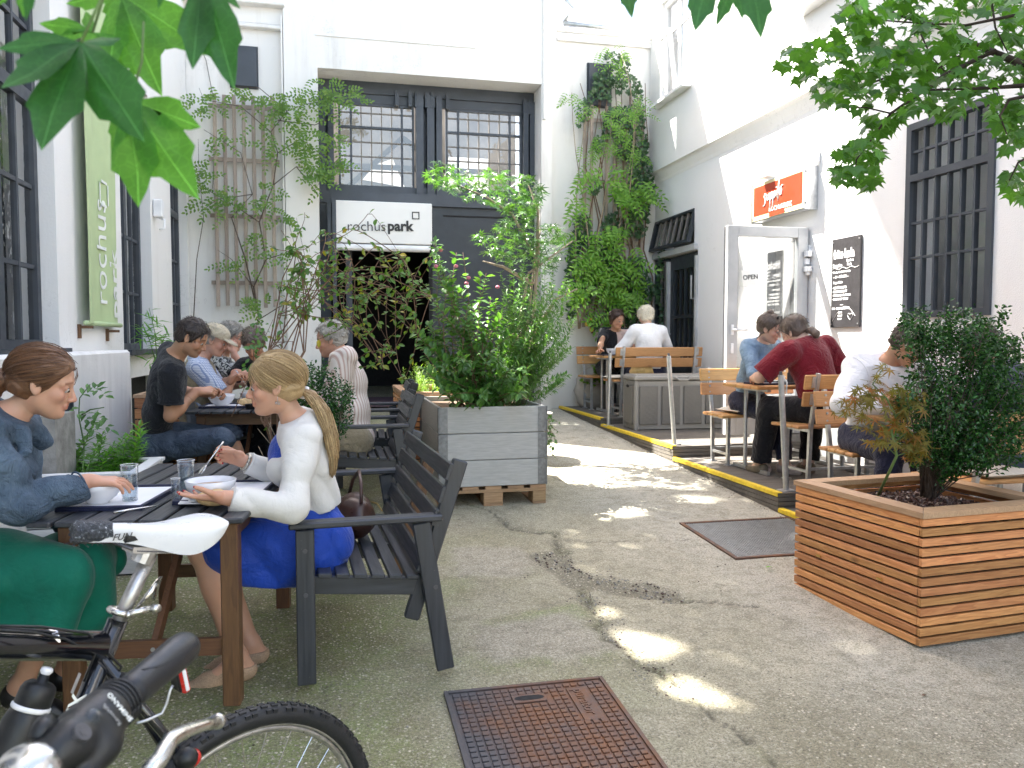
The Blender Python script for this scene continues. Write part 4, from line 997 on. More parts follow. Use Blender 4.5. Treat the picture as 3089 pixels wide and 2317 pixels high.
b = MB(); b.prism([(.31+.04*cos(a)+(.018 if cos(a) > 0 else -.018), MY-.115+.017*sin(a)) for a in np.linspace(0, 2*pi, 18, endpoint=False)], .0062, .0075); b.obj('lifting_slot', M['black'], mh)
b = MB(); b.box((.505, MY-.19, .003), (.075, .24, .005), ch=.001); b.obj('name_plate', M['rust'], mh)
text_obj('cast_lettering', 'purator', .062, M['rust'], mh, frameM((.49, MY-.085, .0055), (0, -1, 0), (1, 0, 0)), .003, .001)
gr = thing('steel_grate', 'flat galvanised grating in a brownish angle frame in front of the deck', 'grate', (2.31, 4.22, zg(4.22)+.004), rot=(GTILT, 0, 0))
GX, GY = .84, .78
b = MB()
for (x, y, w, h) in ((.012, GY/2, .024, GY), (GX-.012, GY/2, .024, GY), (GX/2, .012, GX-.048, .024), (GX/2, GY-.012, GX-.048, .024)): b.box((x, y, .002), (w, h, .012))
b.obj('frame', M['rust'], gr)
b = MB(); b.box((GX/2, GY/2, -.028), (GX-.04, GY-.04, .004)); b.obj('pit_bottom', M['steel_dark'], gr)
b = MB()
for i in range(44): b.box((.03+(GX-.06)*(i+.5)/44, GY/2, -.004), (.0035, GY-.05, .018))
for j in range(34): b.box((GX/2, .03+(GY-.06)*(j+.5)/34, -.002), (GX-.05, .006, .012))
tag(b.obj('grating_bars', M['galv'], gr), kind='stuff')
b = MB(); b.cyl((.62, .12, .006), (.62, .12, .016), .012, 10); b.obj('bolt', M['chrome'], gr)
# ------------------------------------------------------------------ banner and lamp on the left wall
bn = thing('banner', 'long pale green banner lettered rochus park hanging on the left wall between two windows', 'banner', (XL+.07, 6.20, 1.48))
BNW, BNH = .90, 2.9
V = []; F = []; nu, nv = 26, 30
def bshape(u, v):
  f = .016*sin(u*2.6*pi+.6)*(1-.35*v) + .03*sm(.30, 0, np.array(u)).item() + .004*sin(u*17+v*6)
  return (f-.03, u*BNW*(1+.02*sin(3*v)), v*BNH)
for j in range(nv+1):
  for i in range(nu+1): V.append(bshape(i/nu, j/nv))
for j in range(nv):
  for i in range(nu): a = j*(nu+1)+i; F.append((a, a+1, a+nu+2, a+nu+1))
b = MB(); b.add(V, F); o = b.obj('cloth', M['banner'], bn, smooth=True)
b = MB(); b.tube([(-.01, -.03, .0), (-.01, BNW+.03, -.0)], .018, 8); b.obj('bottom_rod', M['banner'], bn, smooth=True)
for y, z in ((0, -.03), (BNW*.8, -.05)): b = MB(); b.beam((-.08, y, z), (.03, y, z), .02, .02); b.box((-.06, y, z-.03), (.02, .03, .10)); b.obj('bracket', M['leg_wood'], bn)
def banner_text(nm, txt, size, u0, v0, bold=0):
  o = text_obj(nm, txt, size, M['print_white'], bn, frameM((0, 0, 0), (0, 0, 1), (0, -1, 0)), .0005, bold)
  Mx = frameM((0, 0, 0), (0, 0, 1), (0, -1, 0))
  for v in o.data.vertices:
    p = Mx @ v.co; y = p.y+u0; z = p.z+v0
    s = bshape(min(1, max(0, y/BNW)), z/BNH); v.co = (s[0]+.004+(.001 if v.co.z > 0 else 0), y, z)
  o.matrix_local = Matrix.Identity(4); return o
banner_text('lettering', 'rochus', .30, .62, .14); banner_text('lettering', 'park', .30, .88, .05, .006)
b = MB()
for (y, z, w, h) in ((.60, 1.10, .16, .02), (.60, .92, .16, .02), (.53, 1.01, .02, .16), (.67, 1.01, .02, .16)):
  x = bshape(y/BNW, z/BNH)[0]+.006; b.box((x, y, z), (.003, w, h))
b.obj('logo_square', M['print_white'], bn)
lm = thing('wall_lamp', 'little cream bulkhead lamp with a bent conduit on the left wall', 'lamp', (XL+.05, 8.80, 2.62))
b = MB(); b.box((0, 0, .08), (.09, .10, .18), ch=.01); b.obj('housing', M['white_frame'], lm)
b = MB(); b.tube([(0, .02, -.01), (.05, .02, -.03), (.05, .02, -.12), (0, .0, -.13)], .012, 6); b.obj('conduit', M['white_frame'], lm, smooth=True)
b = MB(); b.box((0, 0, .55), (.035, .07, 1.1)); tag(b.obj('dark_post', M['steel_paint_dark'], loc=(-1.53, 5.20, 0)), 'dark vertical post against the plinth behind the green herbs', 'post')
b = MB(); b.box((0, 0, .42), (.09, .34, .95)); tag(b.obj('concrete_panel', M['stone'], loc=(-1.50, 4.88, .05)), 'weathered grey panel standing by the plinth behind the denim jacket woman', 'panel')
# ------------------------------------------------------------------ trellises
tr = thing('trellis', 'weathered vertical slat trellis on the left of the back wall', 'trellis', (0, YB, 0))
for k, x in enumerate(np.linspace(-1.40, -.70, 7)):
  z0 = 1.78+.04*rnd.random(); z1 = 4.46+.03*rnd.random()
  b = MB(); b.box((x, -.10, (z0+z1)/2), (.046, .024, z1-z0), ch=.003); b.obj('slat', M['trellis'], tr)
for z in (4.33, 3.66, 2.95, 2.10):
  b = MB(); b.box((-1.05, -.075, z), (.86, .022, .05)); b.obj('rail', M['trellis'], tr)
tr = thing('trellis', 'slatted trellis smothered in ivy and wisteria on the right of the back wall', 'trellis', (0, YB, 0))
for k, x in enumerate((3.50, 3.60, 3.82, 3.94, 4.10, 4.24, 4.36)):
  b = MB(); b.box((x, -.10, 3.1), (.046, .024, 3.1), ch=.003); b.obj('slat', M['trellis'], tr)
for z in (4.45, 3.6, 2.75, 1.95):
  b = MB(); b.box((3.93, -.075, z), (.95, .022, .05)); b.obj('rail', M['trellis'], tr)
# ------------------------------------------------------------------ planters
def pallet_planter():
  x0, y0, w, l, z0 = .755, 5.70, .80, 1.20, .137
  p = thing('pallet', 'rough wooden pallet carrying the grey boarded planter', 'pallet', (x0, y0, z0), rot=(0, 0, 0))
  for x, bw in ((.05, .10), (.40, .145), (.75, .10)):
    b = MB(); b.box((x, l/2, .009), (bw, l, .020)); b.obj('bottom_board', M['pallet'], p)
    for y in (.07, l/2, l-.07):
      b = MB(); b.box((x, y, .059), (bw, .14, .078), ch=.003); b.obj('block', M['pallet'], p)
  for y in (.06, l/2, l-.06):
    b = MB(); b.box((w/2, y, .110), (w, .12, .022)); b.obj('stringer_board', M['pallet'], p)
  for k in range(5):
    b = MB(); b.box((.06+k*.17, l/2, .133), (.12, l, .022)); b.obj('deck_board', M['pallet'], p)
  q = thing('boarded_planter', 'grey washed planter of three stacked boarded frames with steel corner hinges in mid yard', 'planter', (x0, y0, z0+.146))
  for k in range(3):
    z = .0975+k*.197
    for nm, c, d, m in (('board', (w/2, .01, z), (w-.02, .020, .192), 'grey_plank_x'), ('board', (w/2, l-.01, z), (w-.02, .020, .192), 'grey_plank_x'), ('board', (.01, l/2, z), (.020, l-.045, .192), 'grey_plank_y'), ('board', (w-.01, l/2, z), (.020, l-.045, .192), 'grey_plank_y')):
      b = MB(); b.box(c, d, ch=.003); b.obj(nm, M[m], q)
    for cx in (0, w):
      for cy in (0, l):
        sx = 1 if cx == 0 else -1; sy = 1 if cy == 0 else -1
        h = MB(); h.box((cx+sx*.032, cy-sy*.003, z), (.060, .003, .185)); h.box((cx-sx*.003, cy+sy*.030, z), (.003, .052, .185)); h.cyl((cx-sx*.004, cy-sy*.004, z-.095), (cx-sx*.004, cy-sy*.004, z+.095), .006, 6)
        for dz in (-.06, .0, .06): h.cyl((cx+sx*.035, cy-sy*.008, z+dz), (cx+sx*.035, cy-sy*.004, z+dz), .007, 6)
        h.obj('corner_hinge', M['hinge_steel'], q)
  b = MB(); b.box((w/2, l/2, .535), (w-.045, l-.045, .02)); b.obj('soil', M['soil'], q)
  return q
pallet_planter()
def slat_planter(nm, label, loc, rz, w, l, h, n, cap=.075, soil_z=None, front_only=False):
  p = thing(nm, label, 'planter', loc, rz)
  b = MB(); b.box((w/2, l/2, (h-.14)/2), (w-.045, l-.045, h-.15)); b.obj('liner', M['black'], p)
  pitch = (h-.03)/n
  for k in range(n):
    z = .006+(k+.5)*pitch; s = pitch-.0105
    b = MB(); b.box((w/2, .0105, z), (w-.002, .021, s), ch=.002); b.obj('slat', M['larch_x'], p)
    b = MB(); b.box((.0105, l/2+.011, z), (.021, l-.024, s), ch=.002); b.obj('slat', M['larch_y'], p)
    b = MB(); b.box((w/2, l-.0105, z), (w-.046, .021, s)); b.obj('slat', M['larch_x'], p)
    b = MB(); b.box((w-.0105, l/2+.011, z), (.021, l-.024, s)); b.obj('slat', M['larch_y'], p)
  o = .008; c = cap
  for pl_ in ([(-o, -o), (w+o, -o), (w+o-c, -o+c), (-o+c, -o+c)], [(w+o, -o), (w+o, l+o), (w+o-c, l+o-c), (w+o-c, -o+c)], [(w+o, l+o), (-o, l+o), (-o+c, l+o-c), (w+o-c, l+o-c)], [(-o, l+o), (-o, -o), (-o+c, -o+c), (-o+c, l+o-c)]):
    cx = sum(q[0] for q in pl_)/4; cy = sum(q[1] for q in pl_)/4
    b = MB(); b.prism([(cx+(x-cx)*.996, cy+(y-cy)*.996) for x, y in pl_], h-.026, h); b.obj('top_board', M['larch_cap'], p)
  b = MB(); nn = 26
  V = []; F = []
  for i in range(nn+1):
    for j in range(nn+1):
      u, v = i/nn, j/nn
      V.append((c-.01+(w-2*c+.02)*u, c-.01+(l-2*c+.02)*v, (soil_z or h-.09)+.03*sin(pi*u)*sin(pi*v)+.018*(vnoise(np.array(u*9), np.array(v*9+3)).item()-.5)))
  for i in range(nn):
    for j in range(nn): a = i*(nn+1)+j; F.append((a, a+nn+1, a+nn+2, a+1))
  b.add(V, F); b.obj('soil', M['soil'], p, smooth=True)
  return p
PRZ = radians(5)
rp = slat_planter('slatted_planter', 'large larch slatted planter holding the dark bush and the small orange maple, front right', (2.50, 2.94, .0), PRZ, .84, .86, .605, 13, .098)
for (y, z) in ((.66, .245), (.24, .245)):
  b = MB(); b.box((-.004, y, z), (.008, .03, .010)); b.obj('brass_clip', M['gold'], rp)
# pebbles and bark chips on the soil
b = MB()
for i in range(900):
  u, v = rnd.random(), rnd.random(); c = (.09+.66*u, .09+.68*v, .522+.030*sin(pi*u)*sin(pi*v)); s = .005+.009*rnd.random()
  b.mi = 0 if (v < .25 and rnd.random() < .5) else 1
  b.ell(c, (s*1.6, s, s*.7), 5, 3, Euler((rnd.random()*3, rnd.random()*3, rnd.random()*3)).to_matrix())
tag(b.obj('bark_chips', [M['stone'], M['leather_brown']], rp), kind='stuff')
slat_planter('slatted_planter', 'narrow larch slatted planter half hidden behind the grey boarded planter', (.62, 7.02, .20), 0, .78, 1.25, .70, 14, .07)
slat_planter('slatted_planter', 'low larch slatted box behind the man in the black t-shirt', (-1.55, 6.9, .18), 0, .62, .55, .74, 8, .05)
lb2 = thing('wooden_crate', 'pale wood boarded box front under the wall bench behind the table', 'crate', (-1.28, 7.0, .15))
for k in range(6):
  b = MB(); b.box((.28, 0, .04+k*.072), (.60, .022, .066), ch=.003); b.obj('board', M['larch_x'], lb2)
# white boarded planter with herbs
wp = thing('white_planter', 'low white boarded planter full of green herbs behind the near table', 'planter', (-1.64, 4.62, .08))
w, l = .62, .60
for k in range(4):
  z = .07+k*.135
  for c, d in (((w/2, .011, z), (w, .022, .128)), ((w/2, l-.011, z), (w, .022, .128)), ((.011, l/2, z), (.022, l-.046, .128)), ((w-.011, l/2, z), (.022, l-.046, .128))):
    b = MB(); b.box(c, d, ch=.002); b.obj('board', M['white_plank'], wp)
for c, d in (((w/2, .03, .55), (w+.03, .07, .02)), ((w/2, l-.03, .55), (w+.03, .07, .02)), ((.03, l/2, .55), (.07, l-.13, .02)), ((w-.03, l/2, .55), (.07, l-.13, .02))):
  b = MB(); b.box(c, d, ch=.003); b.obj('top_board', M['white_plank'], wp)
b = MB(); b.box((w/2, l/2, .46), (w-.05, l-.05, .02)); b.obj('soil', M['soil'], wp)
b = MB(); b.box((w/2, l/2, -.02), (w+.02, l+.02, .045)); b.obj('base', M['black'], wp)
# ------------------------------------------------------------------ dark wooden garden furniture
def make_garden_bench(label, w, back=5):
  """faces -Y, width along x from 0 to w"""
  t = thing('garden_armchair', label, 'garden bench' if w > .9 else 'armchair')
  for x in (.03, w-.03):
    b = MB(); b.beam((x, -.50, 0), (x, -.50, .60), .042, .07, up=(0, 1, 0), ch=.004); b.obj('front_leg', M['dark_Z'], t)
    b = MB(); b.beam((x+(.0), .040, 0), (x, -.055, .60), .042, .07, up=(0, 1, 0), ch=.004); b.obj('rear_leg', M['dark_Z'], t)
    b = MB(); b.beam((x, -.56, .618), (x, .03, .618), .068, .026, ch=.006); b.obj('armrest', M['dark_Y'], t)
    s = .044 if x < w/2 else -.044
    b = MB(); b.beam((x+s, -.09, .20), (x+s, .115, .835), .034, .062, up=(0, 1, 0), ch=.006); b.obj('back_post', M['dark_Z'], t)
    b = MB(); b.beam((x+s, -.50, .375), (x+s, -.02, .330), .032, .07, ch=.003); b.obj('seat_rail', M['dark_Y'], t)
  b = MB(); b.beam((.05, -.475, .355), (w-.05, -.475, .355), .024, .07, up=(0, 0, 1)); b.obj('front_rail', M['dark_X'], t)
  if w > .9:
    b = MB(); b.beam((w/2, -.50, .375), (w/2, -.02, .330), .032, .07); b.obj('seat_rail', M['dark_Y'], t)
    b = MB(); b.beam((w/2, -.09, .20), (w/2, .10, .80), .034, .055, up=(0, 1, 0)); b.obj('back_post', M['leg_wood'], t)
  for k in range(7):
    y = -.495+k*.068; z = .418-(y+.495)*.094
    b = MB(); b.box((w/2, y, z), (w-.07, .052, .018), rot=(radians(-5.4), 0, 0), ch=.003); s = b.obj('seat_slat', M['dark_X'], t)
  for k in range(back):
    f = k/(back-1); z = .435+f*.36; y = -.09+(z-.20)/.635*.205-.042
    b = MB(); b.box((w/2, y, z), (w-.045, .018, .068), rot=(radians(-17.9), 0, 0), ch=.003); b.obj('back_slat', M['dark_X'], t)
  for x in (.03-.022, w-.03+.022):
    for (y, z) in ((-.50, .35), (-.50, .52), (-.0, .34)):
      q = MB(); q.cyl((x-.001, y, z), (x+.001, y, z), .009, 8); q.obj('bolt', M['steel_dark'], t)
  return t
gb = make_garden_bench('charcoal slatted two seat garden bench under the woman in the white cardigan', 1.24)
gb.location = (.34, 3.08, zg(3.5)-.02); gb.rotation_euler = (0, 0, 0)
# it faces the table: local -Y -> world -X
gb.rotation_euler = (0, 0, -pi/2); gb.location = (.33, 4.33, .035)
gb.rotation_euler = (0, 0, -pi/2 + radians(3))
gc = make_garden_bench('charcoal armchair under the man in the striped shirt', .72)
gc.location = (.50, 6.28, .14); gc.rotation_euler = (0, 0, -pi/2); gc['group'] = 'charcoal slatted garden armchairs'
gd = copy_thing(gc, 'empty charcoal armchair just behind the one of the man in the striped shirt', (.58, 7.12, .18), -pi/2-.05, 'charcoal slatted garden armchairs')
def make_garden_table(label, w, l):
  t = thing('garden_table', label, 'table')
  n = 8; p = w/n
  for k in range(n):
    b = MB(); b.box((-w/2+(k+.5)*p, 0, .705), (p-.014, l, .020), ch=.004); b.obj('tabletop_slat', M['dark_Y'], t)
  for y in (-l/2+.14, 0, l/2-.14):
    b = MB(); b.box((0, y, .683), (w-.10, .05, .022)); b.obj('cross_batten', M['leg_wood_x'], t)
  for y in (-l/2+.15, l/2-.15):
    b = MB(); b.box((0, y, .64), (w-.16, .022, .07)); b.obj('apron', M['leg_wood_x'], t)
    for x in (-w/2+.085, w/2-.085):
      b = MB(); b.box((x, y+(.035 if y < 0 else -.035)*0, .335), (.062, .062, .67), ch=.004); b.obj('leg', M['leg_wood'], t)
    b = MB(); b.box((0, y, .215), (w-.24, .022, .062)); s = b.obj('stretcher', M['leg_wood_x'], t)
    q = MB(); q.cyl((0, y-.012, .215), (0, y-.016, .215), .008, 8); q.obj('bolt', M['galv'], s)
  for s in (-1, 1):
    b = MB(); b.beam((s*(w/2-.085), -l/2+.18, .64), (s*(w/2-.085), l/2-.18, .64), .022, .07); b.obj('apron', M['leg_wood'], t)
  b = MB(); b.beam((.0, -l/2+.16, .22), (.0, -.02, .64), .022, .045); b.obj('brace', M['leg_wood'], t)
  return t
gt = make_garden_table('near charcoal slatted garden table on brown legs between the two women', .72, 1.30)
gt.location = (-.575, 3.53, .028); gt.rotation_euler = (0, 0, radians(-7))
g2 = copy_thing(gt, 'farther charcoal slatted garden table with white soup bowls, by the man in the black t-shirt', (-.60, 6.50, .145), radians(-4))
TZ1 = .028+.716; TZ2 = .145+.716
wb = thing('wall_bench', 'charcoal plank bench running along the left wall under the man in the black t-shirt', 'bench', (-1.45, 5.3, .12))
for k in range(2):
  b = MB(); b.box((-.02+k*.20, 1.05, .43), (.185, 2.2, .035), ch=.004); b.obj('seat_plank', M['dark_Y'], wb)
b = MB(); b.box((.17, 1.05, .385), (.03, 2.15, .06)); b.obj('edge_rail', M['dark_Y'], wb)
for y in (.35, 1.95):
  b = MB(); b.box((.08, y, .2), (.30, .05, .42)); b.obj('support', M['leg_wood'], wb)
lbch = thing('plank_bench', 'charcoal plank bench at the left edge of the photograph under the denim jacket woman', 'bench', (-1.62, 2.45, .0))
for k in range(3):
  b = MB(); b.box((.10+k*.13, .65, .425), (.12, 1.3, .028), ch=.004); b.obj('seat_plank', M['dark_Y'], lbch)
for y in (.15, 1.15):
  for x in (.08, .40):
    b = MB(); b.box((x, y, .2), (.05, .05, .40)); b.obj('leg', M['leg_wood'], lbch)
  b = MB(); b.box((.24, y, .37), (.34, .03, .06)); b.obj('cross_rail', M['leg_wood'], lbch)
gch = MB()
gch.box((0, 0, .62), (.40, .035, .34), rot=(radians(-8), 0, 0), ch=.012); gch.box((0, -.2, .43), (.40, .38, .03), ch=.01)
for x in (-.18, .18): gch.beam((x, .0, 0), (x, .0, .5), .025, .025); gch.beam((x, -.36, 0), (x, -.36, .42), .025, .025)
tag(gch.obj('grey_chair', simple('grey_seat_shell', (.16, .16, .16), .6), loc=(-.98, 6.62, .18), rot=(0, 0, radians(60))), 'plain grey chair with a flat back behind the man in the black t-shirt', 'chair')
# ------------------------------------------------------------------ things on the tables
def bowl(label, loc, r=.088, h=.075, fill='soup', group=None, lv=.72):
  t = thing('bowl', label, 'bowl', loc, group=group)
  b = MB(); b.lathe((0, 0, 0), [(r*.42, 0), (r*.45, .006), (r*.72, h*.30), (r*.93, h*.66), (r, h), (r-.004, h+.001), (r*.90, h*.66), (r*.66, h*.30), (r*.05, h*.16)], 28, capt=False); b.obj('vessel', M['ceramic'], t, smooth=True)
  rr = r*(.72+.21*(lv-.3)/.36)-.004
  b = MB(); b.lathe((0, 0, h*lv), [(.001, 0), (rr, 0)], 24, capb=False, capt=False); b.obj('contents', M[fill], t)
  return t
def tray(label, loc, rz, w, l, mat=True):
  t = thing('tray', label, 'tray', loc, rz)
  b = MB(); b.box((0, 0, .003), (w, l, .006));
  for c, d in (((0, -l/2+.007, .011), (w, .014, .012)), ((0, l/2-.007, .011), (w, .014, .012)), ((-w/2+.007, 0, .011), (.014, l-.03, .012)), ((w/2-.007, 0, .011), (.014, l-.03, .012))): b.box(c, d, ch=.003)
  b.obj('body', M['tray'], t)
  b = MB(); b.box((0, 0, .0075), (w-.035, l-.035, .0015)); b.obj('paper_mat', M['paper'], t)
  return t
def tumbler(label, loc, r=.031, h=.135, fill=.62, group='water glasses on the near table'):
  t = thing('drinking_glass', label, 'glass', loc, group=group)
  b = MB(); b.lathe((0, 0, 0), [(r*.86, 0), (r, h), (r-.002, h), (r*.86-.002, .010)], 22, capt=False); b.obj('vessel', M['drink_glass'], t, smooth=True)
  if fill:
    b = MB(); b.lathe((0, 0, .010), [(r*.86-.003, 0), (r-.004, h*fill)], 20); b.obj('water', M['water_in'], t, smooth=False)
    b = MB(); b.lathe((0, 0, .0106+h*fill), [(.001, 0), (r-.0035, 0)], 20, capb=False, capt=False); b.obj('water_surface', M['glass'], t)
  b = MB(); b.lathe((0, 0, .0), [(r*.86, .0), (r*.86, .008)], 20); b.obj('glass_foot', M['drink_glass'], t)
  b = MB(); b.lathe((0, 0, h), [(r-.0018, -.0006), (r+.0004, -.0006), (r+.0004, .0008), (r-.0018, .0008), (r-.0018, -.0006)], 24, capb=False, capt=False); b.obj('rim', M['white_plastic'], t, smooth=True)
  return t
def cutlery(label, a, b_, mat='chrome', nm='spoon', bowl_=True):
  a = Vector(a); b_ = Vector(b_); d = (b_-a).normalized()
  m = MB(); m.tube([a, a.lerp(b_, .35), a.lerp(b_, .75), b_], [.0045, .004, .0025, .003], 6)
  t = m.obj(nm, M[mat], smooth=True); tag(t, label, nm)
  if bowl_:
    R = d.to_track_quat('X', 'Z').to_matrix(); q = MB(); q.ell(b_+d*.022, (.027, .017, .006), 12, 6, R); q.obj('spoon_bowl', M[mat], t, smooth=True)
  return t
def bread(label, loc, r=(.055, .038, .026), rz=0):
  b = MB(); b.ell((0, 0, r[2]), r, 16, 9); o = b.obj('bread_roll', M['bread'], smooth=True, loc=loc, rot=(0, 0, rz))
  for v in o.data.vertices: v.co *= 1+.05*sin(v.co.x*90+v.co.y*70)
  return tag(o, label, 'bread')
p = atz(212, 1098, TZ1); tray('dark blue tray with white paper in front of the woman in the denim jacket', (-.79, 3.29, TZ1), radians(-7), .30, .44)
tray('dark blue tray with white paper in front of the woman in the white cardigan', (-.405, 3.32, TZ1), radians(-7), .30, .44)
zt = TZ1+.009
bowl('white soup bowl beside the reaching hand of the denim jacket woman', (*atz(212, 1086, zt)[:2], zt), .088, .078)
bowl('white soup bowl with cream inside next to the bread roll', (*atz(456, 1082, zt)[:2], zt), .092, .080)
tumbler('half full water glass right of the reaching hand', (*atz(281, 1081, zt)[:2], zt))
tumbler('fuller water glass left of the soup bowl with the bread', (*atz(403, 1072, zt)[:2], zt), .032, .140, .78)
tumbler('small stemless glass at the left rim of the right hand tray', (*atz(380, 1082, zt)[:2], zt), .017, .085, 0)
bread('oval bread roll behind the open palm of the woman in the white cardigan', (*atz(464, 1093, zt)[:2], zt), (.062, .034, .030), .15)
b = MB(); b.box((0, 0, .004), (.12, .16, .003), rot=(.03, .04, 0)); b.box((.01, -.01, .009), (.10, .10, .003), rot=(-.05, -.06, .4)); tag(b.obj('napkin', M['napkin'], loc=(*atz(430, 1080, zt)[:2], zt)), 'folded white napkin between glass and bowl on the right hand tray', 'napkin')
cutlery('knife lying on the paper of the left hand tray', tuple(atz(245, 1107, zt+.006)), tuple(atz(340, 1092, zt+.006)), 'chrome', 'knife', False)
tray('dark blue tray with white paper on the farther garden table', (-.735, 6.25, TZ2), radians(-4), .40, .30)
zz = TZ2+.009
bowl('white soup bowl on the farther garden table before the man in the black t-shirt', (-.80, 6.24, zz), .10, .085)
bowl('white soup bowl in front of the bowed woman in black', (-.62, 6.62, TZ2), .09, .08)
bread('piece of bread on the blue tray of the farther garden table', (-.63, 6.22, zz), (.055, .035, .028))
b = MB(); b.lathe((0, 0, 0), [(.045, 0), (.055, .035), (.048, .035), (.04, .012)], 20); tag(b.obj('ashtray', M['black_plastic'], loc=(-.56, 6.02, TZ2), smooth=False), 'round black ashtray on the farther garden table', 'ashtray')
for nm, lab, x, y in (('bowl', 'left of the two white bowls on the far table by the ivy', 3.58, 9.80), ('bowl', 'right of the two white bowls on the far table by the ivy', 3.80, 9.76)): bowl(lab, (x, y, .425+.745), .10, .085)
tumbler('empty glass behind the two white bowls on the far table', (3.82, 9.98, .425+.739), .03, .12, 0, None)
tray('dark tray under the white bowls on the far table', (3.66, 9.80, .425+.739), 0, .5, .3)
tray('dark tray with white paper on the table beside the man in maroon', (3.66, 6.12, .245+.739), .1, .36, .28)
bowl('white bowl in front of the denim shirt woman', (3.93, 6.12, .245+.739+.008), .085, .075)
b = MB(); b.cyl((0, 0, 0), (0, 0, .10), .03, 12); b.box((.0, .0, .13), (.05, .003, .1)); tag(b.obj('menu_holder', M['steel_dark'], loc=(3.80, 6.05, .245+.739)), 'small dark holder on the table between the denim shirt woman and the man in maroon', 'holder')
tp = thing('table_plant', 'tiny potted plant on the table in front of the man in maroon', 'plant', (4.20, 6.2, .245+.739))
b = MB(); b.lathe((0, 0, 0), [(.03, 0), (.04, .07)], 12); b.obj('pot', M['white_plastic'], tp, smooth=True)
bowl('white bowl on the table behind the dark bush', (3.75, 4.42, .115+.739), .085, .075)
# brown handbag on the garden bench behind the white cardigan woman
hb = MB(); hb.ell((0, 0, .085), (.085, .14, .10), 20, 12); o = hb.obj('shoulder_bag', M['leather_brown'], smooth=True, loc=(.10, 3.72, .46), rot=(0, 0, .2))
for v in o.data.vertices: v.co += Vector((.008*sin(v.co.y*60), .008*sin(v.co.z*70), .006*sin(v.co.y*50+v.co.x*40)))
tag(o, 'dark brown leather shoulder bag squeezed behind the woman in the white cardigan on the bench', 'handbag')
q = MB(); q.tube([(0, -.12, .16), (.01, -.08, .24), (.02, .0, .29), (.01, .08, .24), (0, .12, .16)], .009, 6); q.obj('strap', M['leather_brown'], o, smooth=True)
q = MB(); q.tube([(.095, -.12, .12), (.105, 0, .13), (.095, .12, .12)], .004, 5); q.obj('zip', M['gold'], o)
